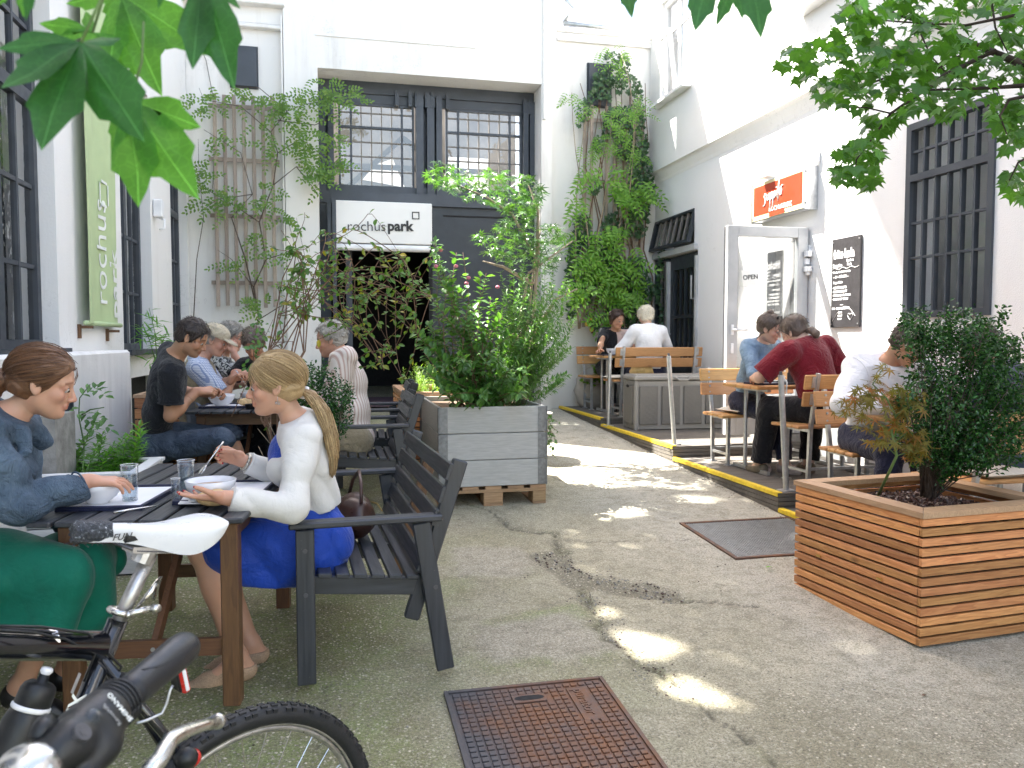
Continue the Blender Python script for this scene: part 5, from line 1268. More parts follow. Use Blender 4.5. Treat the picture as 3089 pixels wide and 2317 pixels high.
# ================================================================== people
# smooth implicit bodies, meshed with surface nets so that every body and every garment is one continuous surface
def v3(*a): return np.array(a, dtype=np.float64)
def nrm(v): v = np.asarray(v, dtype=np.float64); return v/(np.linalg.norm(v)+1e-12)
def frame(fwd, up):
  f = nrm(fwd); l = nrm(np.cross(up, f)); u = np.cross(f, l); return np.stack([f, l, u], 1)   # columns: forward, left, up
class Sdf:
  def __init__(s): s.p = []
  def cone(s, a, b, r1, r2, k=.02, sub=False, cuts=None): s.p.append(('c', v3(*a), v3(*b), r1, r2, k, sub, cuts)); return s
  def ell(s, c, r, R=None, k=.02, sub=False, cuts=None): s.p.append(('e', v3(*c), v3(*r), np.eye(3) if R is None else R, None, k, sub, cuts)); return s
  def chain(s, pts, rs, k=.02, sub=False):
    for i in range(len(pts)-1): s.cone(pts[i], pts[i+1], rs[i], rs[i+1], k, sub)
    return s
  def bounds(s):
    lo = np.full(3, 9e9); hi = -lo
    for q in s.p:
      if q[6]: continue
      if q[0] == 'c':
        r = max(q[3], q[4]); lo = np.minimum(lo, np.minimum(q[1], q[2])-r); hi = np.maximum(hi, np.maximum(q[1], q[2])+r)
      else:
        r = (np.abs(q[3])*q[2][None, :]).sum(1); lo = np.minimum(lo, q[1]-r); hi = np.maximum(hi, q[1]+r)
    return lo, hi
  def mesh(s, h, inflate=0.0, fold=0.0, ffreq=14.0, cuts=(), lim=None, fdir=None, seed=0):
    lo, hi = s.bounds()
    if lim is not None: lo = np.maximum(lo, lim[0]); hi = np.minimum(hi, lim[1])
    pad = inflate+fold+3*h; lo = lo-pad; hi = hi+pad
    n = np.ceil((hi-lo)/h).astype(int)+1
    ax = [lo[i]+h*np.arange(n[i]) for i in range(3)]
    vol = np.full(n, .5, np.float32)
    for q in s.p:
      kind, a, b, r1, r2, k, sub, qc = q
      m = k+inflate+fold+4*h
      if kind == 'c': r = max(r1, r2); l0 = np.minimum(a, b)-r-m; h0 = np.maximum(a, b)+r+m
      else: r = (np.abs(r1)*b[None, :]).sum(1); l0 = a-r-m; h0 = a+r+m
      i0 = np.clip(np.floor((l0-lo)/h).astype(int), 0, n); i1 = np.clip(np.ceil((h0-lo)/h).astype(int)+1, 0, n)
      if (i1 <= i0).any(): continue
      sl = tuple(slice(i0[i], i1[i]) for i in range(3))
      X = ax[0][sl[0]][:, None, None]; Y = ax[1][sl[1]][None, :, None]; Z = ax[2][sl[2]][None, None, :]
      if kind == 'c':
        ba = b-a; L = max(ba@ba, 1e-9); px, py, pz = X-a[0], Y-a[1], Z-a[2]
        t = np.clip((px*ba[0]+py*ba[1]+pz*ba[2])/L, 0, 1)
        d = np.sqrt((px-t*ba[0])**2+(py-t*ba[1])**2+(pz-t*ba[2])**2)-(r1+(r2-r1)*t)
      else:
        R = r1; px, py, pz = X-a[0], Y-a[1], Z-a[2]
        u = (px*R[0, 0]+py*R[1, 0]+pz*R[2, 0]); v = (px*R[0, 1]+py*R[1, 1]+pz*R[2, 1]); w = (px*R[0, 2]+py*R[1, 2]+pz*R[2, 2])
        k0 = np.sqrt((u/b[0])**2+(v/b[1])**2+(w/b[2])**2); k1 = np.sqrt((u/b[0]**2)**2+(v/b[1]**2)**2+(w/b[2]**2)**2)
        d = k0*(k0-1)/np.maximum(k1, 1e-6)
      d = d.astype(np.float32)
      if qc is not None:
        for (pt, nn) in qc: d = np.maximum(d, (((X-pt[0])*nn[0]+(Y-pt[1])*nn[1]+(Z-pt[2])*nn[2])+inflate).astype(np.float32))
      V = vol[sl]
      if sub:
        nd = -d; hh = np.maximum(k-np.abs(V-nd), 0)/k; vol[sl] = np.maximum(V, nd)+hh*hh*k*.25
      else:
        hh = np.maximum(k-np.abs(V-d), 0)/k; vol[sl] = np.minimum(V, d)-hh*hh*k*.25
    vol -= inflate
    if fold > 0 or len(cuts):
      X = ax[0][:, None, None]; Y = ax[1][None, :, None]; Z = ax[2][None, None, :]
      if fold > 0:
        f = ffreq; o = seed*1.7
        wx = X+.03*np.sin(f*1.3*Y+o)+.03*np.sin(f*.9*Z+1+o); wy = Y+.03*np.sin(f*1.1*Z+2+o)+.02*np.sin(f*1.2*X+o); wz = Z+.025*np.sin(f*1.4*X+.5+o)+.03*np.sin(f*Y+4+o)
        if fdir is None: fdir = (.5, .35, 1.0)
        g0_ = 0
        g = np.sin(2*f*(wx*fdir[0]+wy*fdir[1]+wz*fdir[2]))*.55+np.sin(3.3*f*(wx*-fdir[2]*.5+wy*.5+wz*fdir[2]*.6)+1.3)*.3+np.sin(6.1*f*(wx*.3-wy*.4+wz*.8)+o)*.15
        r_ = 1-2*np.abs(np.sin(1.15*f*(wx*fdir[0]*1.3+wy*fdir[1]*.7+wz*fdir[2])+.8*np.sin(f*.7*(X-Y)+o)+o))
        vol += (fold*(g*.55+r_*.9)).astype(np.float32)
      for (pt, nn) in cuts: vol = np.maximum(vol, ((X-pt[0])*nn[0]+(Y-pt[1])*nn[1]+(Z-pt[2])*nn[2]).astype(np.float32))
    return snet(vol, lo, h)
def snet(vol, org, h):
  s = vol < 0; n = vol.shape
  c = s[:-1, :-1, :-1].astype(np.int8)
  for a in (0, 1):
    for b in (0, 1):
      for d in (0, 1):
        if a+b+d: c = c+s[a:n[0]-1+a, b:n[1]-1+b, d:n[2]-1+d]
  act = (c > 0) & (c < 8); I = np.argwhere(act)
  if len(I) == 0: return np.zeros((0, 3)), np.zeros((0, 4), int)
  idx = np.full(act.shape, -1, np.int64); idx[act] = np.arange(len(I))
  acc = np.zeros((len(I), 3)); cnt = np.zeros(len(I))
  corners = [(a, b, d) for a in (0, 1) for b in (0, 1) for d in (0, 1)]
  val = {q: vol[I[:, 0]+q[0], I[:, 1]+q[1], I[:, 2]+q[2]] for q in corners}
  for q in corners:
    for ax in range(3):
      if q[ax]: continue
      r = list(q); r[ax] = 1; r = tuple(r); a, b = val[q], val[r]; m = (a < 0) != (b < 0)
      t = np.where(m, a/np.where(m, a-b, 1), 0)
      p = np.tile(np.array(q, float), (len(I), 1)); p[:, ax] += t
      acc += p*m[:, None]; cnt += m
  V = org+h*(I+acc/cnt[:, None])
  F = []
  for ax in range(3):
    o1, o2 = [(1, 2), (2, 0), (0, 1)][ax]
    A = [slice(None)]*3; B = [slice(None)]*3; A[ax] = slice(0, n[ax]-1); B[ax] = slice(1, n[ax])
    s0, s1 = s[tuple(A)], s[tuple(B)]; E = np.argwhere(s0 != s1)
    E = E[(E[:, o1] > 0) & (E[:, o2] > 0) & (E[:, o1] < n[o1]-1) & (E[:, o2] < n[o2]-1)]
    if len(E) == 0: continue
    fl = s0[tuple(E.T)]
    def cell(d1, d2):
      q = E.copy(); q[:, o1] += d1; q[:, o2] += d2; return idx[tuple(q.T)]
    Q = np.stack([cell(-1, -1), cell(0, -1), cell(0, 0), cell(-1, 0)], 1)
    Q[~fl] = Q[~fl][:, ::-1]; F.append(Q)
  F = np.concatenate(F); F = F[(F >= 0).all(1)]
  return V, F
def relax(V, F, it=1, a=.5):
  for _ in range(it):
    S = np.zeros_like(V); c = np.zeros(len(V))
    for i in range(4):
      j = F[:, i]; k = F[:, (i+1) % 4]; np.add.at(S, j, V[k]); np.add.at(c, j, 1); np.add.at(S, k, V[j]); np.add.at(c, k, 1)
    V = V*(1-a)+a*S/np.maximum(c, 1)[:, None]
  return V
def ik(a, b, L1, L2, pole):
  a, b = v3(*a), v3(*b); d = b-a; D = np.linalg.norm(d)
  if D > (L1+L2)*.999: s = D/(L1+L2)*1.001; L1 *= s; L2 *= s
  n = d/D; p = nrm(np.asarray(pole)-n*(np.asarray(pole)@n)); x = (L1*L1-L2*L2+D*D)/(2*D); y = sqrt(max(0, L1*L1-x*x))
  return a+n*x+p*y
def skinmat(name, col, var=.06):
  t = NT(name); v = t.coord('Object')
  a = t.attr('tint', 'Color')
  c = t.mix(t.ramp(t.noise(v, 22, 5, .6), [(.3, 0), (.75, 1)]), tuple(x*(1-var) for x in col), tuple(x*(1+var) for x in (col[0], col[1]*.97, col[2]*.95)))
  c = t.mix(1.0, c, a, 'MULTIPLY')
  t.set(Base_Color=c, Roughness=.46, Subsurface_Weight=.22, Subsurface_Radius=(.012, .005, .003), Specular_IOR_Level=.4)
  t.b.inputs['Subsurface Scale'].default_value = 1.0
  t.bump(t.noise(v, 260, 3), .12, .001); return t.m
M['skin_fair'] = skinmat('fair_skin', (.55, .315, .21)); M['skin_tan'] = skinmat('tanned_skin', (.47, .255, .155)); M['skin_old'] = skinmat('ruddy_skin', (.55, .31, .22), .12); M['skin_pale'] = skinmat('pale_skin', (.62, .40, .30))
def cloth(name, col, var=.12, rough=.85, weave=900, wrink=.5, col2=None):
  t = NT(name); v = t.coord('Object')
  c = t.mix(t.ramp(t.noise(v, 9, 5, .6), [(.3, 0), (.7, 1)]), tuple(x*(1-var) for x in col), tuple(x*(1+var) for x in col))
  if col2: c = t.mix(t.ramp(t.noise(v, 5, 4, .6), [(.5, 0), (.68, .6)]), c, col2)
  t.set(Base_Color=c, Roughness=rough, Sheen_Weight=.15, Specular_IOR_Level=.2)
  t.bump(t.math('ADD', t.math('ADD', t.math('MULTIPLY', t.noise(v, 11, 3, .5, 1.6), 4.0), t.math('MULTIPLY', t.noise(v, 32, 3, .5, 1.2), 1.2)), t.math('MULTIPLY', t.noise(v, weave, 2), .3)), wrink*1.3, .009)
  return t.m
def jeans(name, c1, c2):
  t = NT(name); v = t.coord('Object')
  n = t.noise(v, 7, 6, .65); f = t.noise(t.coord('Object', scale=(1, 1, .12)), 300, 2)
  c = t.mix(t.ramp(n, [(.38, 0), (.68, 1)]), c1, c2); c = t.mix(t.ramp(f, [(.4, 0), (.6, .3)]), c, c2)
  t.set(Base_Color=c, Roughness=.85); t.bump(t.math('ADD', t.math('MULTIPLY', t.noise(v, 13, 4, .6, 1.5), 4.0), t.math('MULTIPLY', f, .4)), .8, .010); return t.m
M['cl_denim'] = jeans('denim_jacket', (.035, .060, .095), (.11, .16, .22)); M['cl_denim_light'] = jeans('light_denim', (.12, .21, .33), (.25, .36, .48)); M['cl_jeans'] = jeans('dark_jeans', (.020, .032, .058), (.075, .105, .15))
M['cl_green'] = cloth('green_skirt', (.0, .115, .07), .12, .65, 900, .15); M['cl_white_knit'] = cloth('ivory_knit', (.66, .64, .60), .04, .9, 900, .16); M['cl_blue'] = cloth('royal_blue_chiffon', (.012, .055, .36), .18, .45, 900, .3)
M['cl_black'] = cloth('black_cotton', (.016, .017, .021), .2, .9); M['cl_black_trousers'] = cloth('black_trousers', (.010, .010, .013), .2, .85); M['cl_khaki'] = cloth('khaki_vest', (.30, .25, .165), .1, .9); M['cl_maroon'] = cloth('maroon_jersey', (.17, .010, .020), .1, .9)
M['cl_white'] = cloth('white_shirt', (.78, .78, .80), .03, .8, 900, .25); M['cl_navy'] = cloth('navy_shirt', (.025, .030, .075), .1, .8); M['cl_navy_tr'] = cloth('navy_trousers', (.015, .018, .045), .1, .8); M['cl_pink'] = cloth('pale_pink_top', (.66, .50, .46), .05, .8); M['cl_cap'] = cloth('beige_cap', (.55, .47, .34), .05, .9)
def checks():
  t = NT('fine_check_shirt'); v = t.coord('Object')
  w1 = t.n('ShaderNodeTexWave'); w1.bands_direction = 'Z'; w1.inputs['Scale'].default_value = 26; t.l(v, w1.inputs[0])
  w2 = t.n('ShaderNodeTexWave'); w2.bands_direction = 'Y'; w2.inputs['Scale'].default_value = 26; t.l(v, w2.inputs[0])
  m = t.math('MAXIMUM', t.ramp(w1.outputs['Fac'], [(.72, 0), (.8, 1)]), t.ramp(w2.outputs['Fac'], [(.72, 0), (.8, 1)]))
  t.set(Base_Color=t.mix(m, (.62, .66, .74), (.22, .28, .45)), Roughness=.8); t.bump(t.noise(v, 14, 4), .5, .004); return t.m
def stripes():
  t = NT('pink_striped_shirt'); v = t.coord('Object', scale=(1, 1, .06))
  w = t.n('ShaderNodeTexWave'); w.bands_direction = 'DIAGONAL'; w.inputs['Scale'].default_value = 17; w.inputs['Distortion'].default_value = .6; t.l(v, w.inputs[0])
  m = t.ramp(w.outputs['Fac'], [(.55, 0), (.68, 1), (.8, .1), (.9, .8)])
  t.set(Base_Color=t.mix(m, (.74, .67, .62), (.45, .27, .22)), Roughness=.8); t.bump(t.noise(t.coord('Object'), 14, 4), .6, .004); return t.m
def floral():
  t = NT('floral_shirt'); v = t.coord('Object')
  n = t.noise(v, 26, 4, .6, 1.2); t.set(Base_Color=t.ramp(n, [(.46, (.03, .03, .035)), (.52, (.55, .54, .52)), (.60, (.6, .6, .58)), (.64, (.05, .05, .06))]), Roughness=.8); return t.m
M['cl_check'] = checks(); M['cl_stripe'] = stripes(); M['cl_floral'] = floral()
def hairmat(name, c1, c2, rough=.38):
  t = NT(name); v = t.coord('Object')
  st = t.noise(t.coord('Object', scale=(1, 1, 1)), 160, 4, .7, .5)
  r = t.island(); c = t.mix(t.ramp(t.math('ADD', t.math('MULTIPLY', r, .6), t.math('MULTIPLY', st, .5)), [(.25, 0), (.8, 1)]), c1, c2)
  t.set(Base_Color=c, Roughness=rough, Specular_IOR_Level=.5, Anisotropic=.5); t.bump(st, .6, .004); return t.m
M['hr_blonde'] = hairmat('blonde_hair', (.20, .115, .045), (.56, .40, .20)); M['hr_brown'] = hairmat('chestnut_hair', (.055, .024, .012), (.20, .095, .042)); M['hr_dark'] = hairmat('dark_hair', (.020, .013, .010), (.065, .042, .03)); M['hr_black'] = hairmat('black_brown_hair', (.018, .010, .008), (.06, .03, .02))
M['hr_grey'] = hairmat('grey_hair', (.16, .145, .125), (.42, .39, .34)); M['hr_white'] = hairmat('white_blond_hair', (.60, .54, .42), (.80, .76, .66)); M['hr_ash'] = hairmat('ash_brown_hair', (.065, .045, .035), (.16, .12, .095))
M['eye_white'] = simple('eye_white', (.42, .40, .38), .15, 0, .02); M['iris'] = simple('iris', (.04, .03, .02), .1, 0, .02); M['lash'] = simple('lashes', (.015, .01, .008), .8, 0, .02)
M['shoe_tan'] = simple('perforated_tan_suede', (.42, .29, .19), .85, 0, .25, 200, .6, 220); M['shoe_black'] = simple('black_shoe', (.012, .011, .011), .4, 0, .2); M['shoe_olive'] = simple('olive_shoe', (.16, .13, .09), .8, 0, .2); M['shoe_pale'] = simple('pale_trainer', (.45, .38, .36), .8, 0, .2)
M['nail'] = simple('red_nail_varnish', (.42, .02, .03), .2, 0, .03); M['watch'] = simple('watch_metal', (.45, .42, .36), .3, .9); M['silver'] = simple('silver', (.75, .75, .76), .2, 1)
def head_sdf(c, H, s=1.0, male=False, look_jaw=1.0):
  S = Sdf(); P = lambda x, y, z: c+H@(v3(x, y, z)*s); j = 1.06 if male else 1.0
  S.ell(P(-.012, 0, .032), v3(.098, .075, .083)*s, H, .02)
  S.ell(P(.020, 0, -.032), v3(.066, .058, .076)*s, H, .02)
  S.cone(P(.0, 0, -.058), P(.056, 0, -.087), .044*s*j, .024*s*j, .025)
  S.cone(P(-.005, .035, -.05), P(.045, .012, -.09), .022*s*j, .018*s*j, .025); S.cone(P(-.005, -.035, -.05), P(.045, -.012, -.09), .022*s*j, .018*s*j, .025)
  S.ell(P(.070, 0, -.096), v3(.014, .016, .013)*s*j, H, .015)
  for y in (-1, 1):
    S.cone(P(.074, y*.012, .020), P(.064, y*.045, .016), .013*s, .011*s, .015)
    S.ell(P(.055, y*.040, -.028), v3(.025, .018, .022)*s, H, .015)
    S.ell(P(.094, y*.034, -.001), v3(.020, .019, .012)*s, H, .010, True)
    S.ell(P(.0700, y*.0315, .0005), v3(.0150, .0165, .0125)*s, H, .004)
  S.cone(P(.082, 0, .006), P(.103, 0, -.034), .0075*s, .0105*s*(1.08 if male else 1), .010)
  for y in (-1, 1): S.ell(P(.094, y*.0115, -.039), v3(.009, .0075, .007)*s, H, .006)
  S.cone(P(.080, 0, -.050), P(.081, 0, -.056), .012*s, .010*s, .01)
  S.cone(P(.086, -.014, -.0605), P(.086, .014, -.0605), .0050*s, .0050*s, .006)
  S.cone(P(.084, -.011, -.0705), P(.084, .011, -.0705), .0062*s, .0062*s, .005)
  S.cone(P(.094, -.022, -.0655), P(.094, .022, -.0655), .0022*s, .0022*s, .003, True)
  for y in (-1, 1):
    Re = H@np.array(Euler((radians(8*y), radians(-14), radians(-24*y))).to_matrix())
    S.ell(P(-.008, y*.077, -.010), v3(.018, .007, .031)*s, Re, .006)
    S.ell(P(-.003, y*.085, -.008), v3(.010, .006, .019)*s, Re, .004, True)
  return S
def hand_sdf(S, w, d, n, side, curl=(.5, .5, .55, .6), spread=.06, thumb=(.5, .35), s=1.0, grip=.0):
  d = nrm(d); n = nrm(n-d*(n@d)); side = nrm(np.cross(n, d))*(1 if np.dot(np.cross(n, d), side) > 0 else -1)
  offs = (.029, .0095, -.0105, -.029); kn = (.086, .090, .086, .078); ln = (.070, .078, .072, .056)
  S.cone(w-d*.02, w+d*.012, .025*s, .022*s, .02)
  tips = []
  for i in range(4):
    k = w+(d*kn[i]+side*offs[i]-n*.002)*s
    S.cone(w+(d*.02+side*offs[i]*.55)*s, k, .0155*s, .0108*s, .012)
    a = .15+curl[i]*.3; p = k; r = (.0092, .0080, .0070, .0062); dd = nrm(d+side*(offs[i]/.029)*spread*2)
    ang = curl[i]*.55
    for j, f in enumerate((.46, .30, .24)):
      q = p+(dd*cos(ang)+n*sin(ang))*ln[i]*f*s
      S.cone(p, q, r[j]*s, r[j+1]*s, .0035); p = q; ang += curl[i]*(.95, .7)[min(j, 1)]
    tips.append((p, dd*cos(ang)+n*sin(ang)))
  b = w+(d*.024+side*.026+n*.006)*s; t1 = nrm(d*.72+side*thumb[0]+n*thumb[1]); m1 = b+t1*.040*s; t2 = nrm(t1*.8+d*.3+n*thumb[1]*.6-side*.1); m2 = m1+t2*.030*s; m3 = m2+nrm(t2+d*.25)*.024*s
  S.cone(w+(d*.018+side*.010)*s, b, .018*s, .0165*s, .012); S.cone(b, m1, .0155*s, .0110*s, .010); S.cone(m1, m2, .0108*s, .0092*s, .004); S.cone(m2, m3, .0092*s, .0072*s, .004)
  tips.append((m3, nrm(t2+d*.25)))
  return tips
def person(label, floor, pel, neck, head, look, side, hands, feet, knees=None, s=1.0, male=False, skin='skin_fair', hair=None, garments=(), res=(.008, .004, .0035),
       headup=None, elbows=None, shw=None, fat=1.0, lips=None, stub=0, brow=(.35, .28, .25), hands_open=None, jaw=1, sh=None, bust=0, shoes=None, eyes=True, hs=1.0):
  pel, neck, head = v3(*pel), v3(*neck), v3(*head); up = nrm(neck-pel); side = nrm(np.asarray(side)-up*(np.asarray(side)@up)); front = np.cross(side, up)   # side = the person's own left
  root = thing('person', label, 'person', (float(pel[0]), float(pel[1]), floor)); O = v3(*root.location)
  hw = shw or ((.185 if male else .158)*s)
  neck = neck+up*.0; shp = {1: neck-up*.032*s+side*hw, -1: neck-up*.032*s-side*hw}
  if sh:
    for kk, vv in sh.items(): shp[kk] = v3(*vv)
  T = frame(front, up)
  B = Sdf(); R3 = frame(front, up)
  mid = pel+(neck-pel)*.36; chest = pel+(neck-pel)*.70
  # spine bows a little backwards when leaning
  mid = mid-front*.015; G = {}
  B.ell(pel, v3(.105, .150 if male else .160, .105)*s*fat, R3, .05)
  B.ell(mid, v3(.092*fat, .128*(1.08 if male else .95)*fat, .13)*s, R3, .06)
  B.ell(chest, v3(.105*fat, .150*(1.08 if male else .95), .165)*s, R3, .05)
  if bust:
    for y in (-1, 1): B.ell(chest+(front*.088+side*y*.065-up*.01)*s, v3(.05, .055, .055)*s*bust, R3, .04)
  B.cone(shp[1], shp[-1], .052*s, .052*s, .05)
  for q in (1, -1): B.cone(neck+up*.008, shp[q]*.80+neck*.20-up*.004, .052*s, .047*s, .04)
  torso_n = len(B.p)
  H = frame(look, headup if headup is not None else (0, 0, 1)); sc = hs; head = head-v3(0, 0, .014)
  nb = head+H@(v3(-.028, 0, -.062)*sc)
  B.cone(neck-up*.03, nb, (.060 if male else .050)*s, (.056 if male else .046)*s, .03)
  arm = {}; tipsall = []
  HD = []
  for q in (1, -1):
    w, d, n = (v3(*x) for x in hands[q][:3]); cu = hands[q][3] if len(hands[q]) > 3 else (.6, .6, .65, .7)
    pole = elbows[q] if elbows and q in elbows else (-front*.4-up*1.0+side*q*.45)
    el = ik(shp[q], w, .285*s, .250*s, pole)
    m = 1.12 if male else .95
    B.cone(shp[q], el, .046*s*m, .036*s*m, .03); B.cone(el, w, .036*s*m, .0245*s*m, .02); B.ell(el*.72+w*.28, v3(.045, .038, .038)*s*m, frame(nrm(w-el), up), .03)
    arm[q] = (shp[q], el, w)
    th = hands[q][4] if len(hands[q]) > 4 else (.5, .35); sp = hands[q][5] if len(hands[q]) > 5 else .06
    hd = Sdf(); hd.cone(el*.3+w*.7, w, .029*s*m, .0255*s*m, .02)
    dd = nrm(d); nn = nrm(n-dd*(n@dd)); sd = np.cross(nn, dd)*(1 if q == 1 else -1)
    # thumb side: for the left hand palm-normal x direction
    tips = hand_sdf(hd, w, dd, nn, sd, cu, sp, th, s*(1.07 if male else .97)); HD.append(hd); tipsall.append(tips)
  legs = {}
  for q in (1, -1):
    hip = pel+(side*q*.088-up*.02)*s; an = v3(*feet[q][:3]); fd = nrm(v3(*feet[q][3:6]))
    kn = v3(*knees[q]) if knees and q in knees else ik(hip, an, .42*s, .405*s, front+v3(0, 0, 1.2))
    B.cone(hip, kn, .086*s*fat, .056*s, .04); B.cone(kn, an, .053*s, .036*s, .03); B.ell(kn*.70+an*.30-nrm(np.cross(side, an-kn))*.0+(-fd)*.014, v3(.052, .05, .10)*s, frame(fd, kn-an), .04)
    heel = an+v3(0, 0, -.055)-fd*.035; ball = an+v3(0, 0, -.062)+fd*.11
    B.cone(an, heel, .034*s, .028*s, .03); B.cone(heel, ball, .030*s, .026*s, .03); B.cone(an, ball, .032*s, .026*s, .03); B.cone(ball, ball+fd*.05, .024*s, .018*s, .02)
    legs[q] = (hip, kn, an, heel, ball, fd)
  V1, F1 = B.mesh(res[0]); V1 = relax(V1, F1, 1)
  hd = head_sdf(head, H, sc, male); hd.cone(nb, nb*.55+(neck-up*.01)*.45, (.056 if male else .046)*s, (.054 if male else .046)*s, .02)
  V2, F2 = hd.mesh(res[1])
  VV, FF, TT = [V1], [F1], [np.ones((len(V1), 3))]
  loc = ((V2-head)@H)/sc; tint = np.ones((len(V2), 3)); x, y, z = loc.T
  lipm = np.exp(-((z+.0655)/.0095)**2)*np.exp(-(y/.021)**4)*(x > .07); lc = v3(*(lips or (.78, .50, .50)))
  tint = tint*(1-lipm[:, None])+lipm[:, None]*lc
  blush = np.exp(-((z+.03)/.025)**2-((np.abs(y)-.045)/.02)**2)*(x > .03)*.5 + np.exp(-((z+.035)/.02)**2-(y/.02)**2)*(x > .085)*.4
  tint *= 1-blush[:, None]*v3(0, .22, .20)
  br = np.exp(-((z-.0225+.004*(np.abs(y)-.03)/.02)/.0042)**2)*(np.abs(y) > .012)*(np.abs(y) < .052)*(x > .05)
  tint = tint*(1-br[:, None])+br[:, None]*v3(*brow)
  if stub:
    sb_ = stub*sm(-.042, -.06, z)*(x > -.01)*(1-lipm); tint *= 1-sb_[:, None]*v3(.45, .38, .32)
  tint *= 1-.22*(np.exp(-((z)/.014)**2)*((np.abs(y) > .014) & (np.abs(y) < .052))*(x > .05))[:, None]*v3(.6, 1, 1)
  VV.append(V2); FF.append(F2+len(V1)); TT.append(tint); off = len(V1)+len(V2)
  for hd_ in HD:
    V3_, F3_ = hd_.mesh(res[2]); VV.append(V3_); FF.append(F3_+off); off += len(V3_); TT.append(np.tile(v3(1, .93, .92), (len(V3_), 1)))
  me = mesh_np('body', np.concatenate(VV)-O, np.concatenate(FF), [M[skin]], True, {'tint': np.concatenate(TT)})
  link('body', me, root)
  if eyes:
    for y in (-1, 1):
      c = head+H@(v3(.0745, y*.0315, -.002)*sc)-O
      e = MB(); e.ell(c, (.0125*sc,)*3, 12, 8); eo = e.obj('eye', M['eye_white'], root, smooth=True)
      e = MB(); e.ell(Vector(c)+Vector(H@(v3(.0092, 0, -.0035)*sc)), (.0062*sc,)*3, 10, 6); e.obj('iris', M['iris'], eo, smooth=True)
      e = MB(); e.tube([Vector(head+H@(v3(.0845-.010*abs(t)**2, y*(.0315+.0145*t), .0045-.0045*t*t)*sc)-O) for t in (-1, -.5, 0, .5, 1)], .0016*sc, 5); e.obj('eyelashes', M['lash'], root)
  ctx = dict(root=root, O=O, H=H, head=head, sc=sc, B=B, R3=R3, arm=arm, legs=legs, pel=pel, neck=neck, mid=mid, chest=chest, up=up, side=side, front=front, s=s, male=male, res=res, tips=tipsall, fat=fat, bust=bust, shp=shp, nb=nb, hw=hw)
  if shoes:
    for q in (1, -1):
      hip, kn, an, heel, ball, fd = legs[q]; S = Sdf()
      S.cone(heel, ball, .034*s, .034*s, .03); S.cone(ball, ball+fd*.06, .031*s, .019*s, .03); S.cone(an*.35+heel*.65, ball*.4+an*.1+heel*.5, .037*s, .034*s, .03)
      base = min(heel[2], ball[2])-.030
      V, F = S.mesh(max(.005, res[0]*.7), .004, cuts=[((0, 0, base), (0, 0, -1))]+([((an+v3(0, 0, -.028)), (0, 0, 1))] if shoes[1] == 'flat' else []))
      sh_ = link('shoe', mesh_np('shoe', V-O, F, [M[shoes[0]]]), root)
      if shoes[1] == 'heel':
        b = MB(); b.cyl(Vector(heel-O), Vector(heel-O)+Vector((0, 0, -.07)), .011, 8, .006); b.obj('heel', M[shoes[0]], sh_)
  for g in garments: garment(ctx, **g)
  if hair: hair(ctx)
  return ctx
def torso_into(S, c, lo=0.0, inf=0.0, top=True, sc=1.0):
  s, R3, pel, mid, chest, neck, up, side, front, male, fat = (c[k] for k in ('s', 'R3', 'pel', 'mid', 'chest', 'neck', 'up', 'side', 'front', 'male', 'fat'))
  if lo <= 0: S.ell(pel, v3(.110, .158 if male else .163, .11)*s*fat*sc, R3, .05)
  if lo <= .4: S.ell(mid, v3(.100*fat, .138*(1.08 if male else .96)*fat, .14)*s*sc, R3, .06)
  S.ell(chest, v3(.112*fat, .158*(1.08 if male else .96), .17)*s*sc, R3, .05)
  if c['bust']:
    for y in (-1, 1): S.ell(chest+(front*.090+side*y*.062-up*.01)*s, v3(.052, .06, .058)*s*c['bust'], R3, .05)
  if top:
    S.cone(c['shp'][1], c['shp'][-1], .056*s, .056*s, .05)
    for q in (1, -1): S.cone(neck+up*.006, c['shp'][q]*.80+neck*.20-up*.002, .052*s, .049*s, .04)
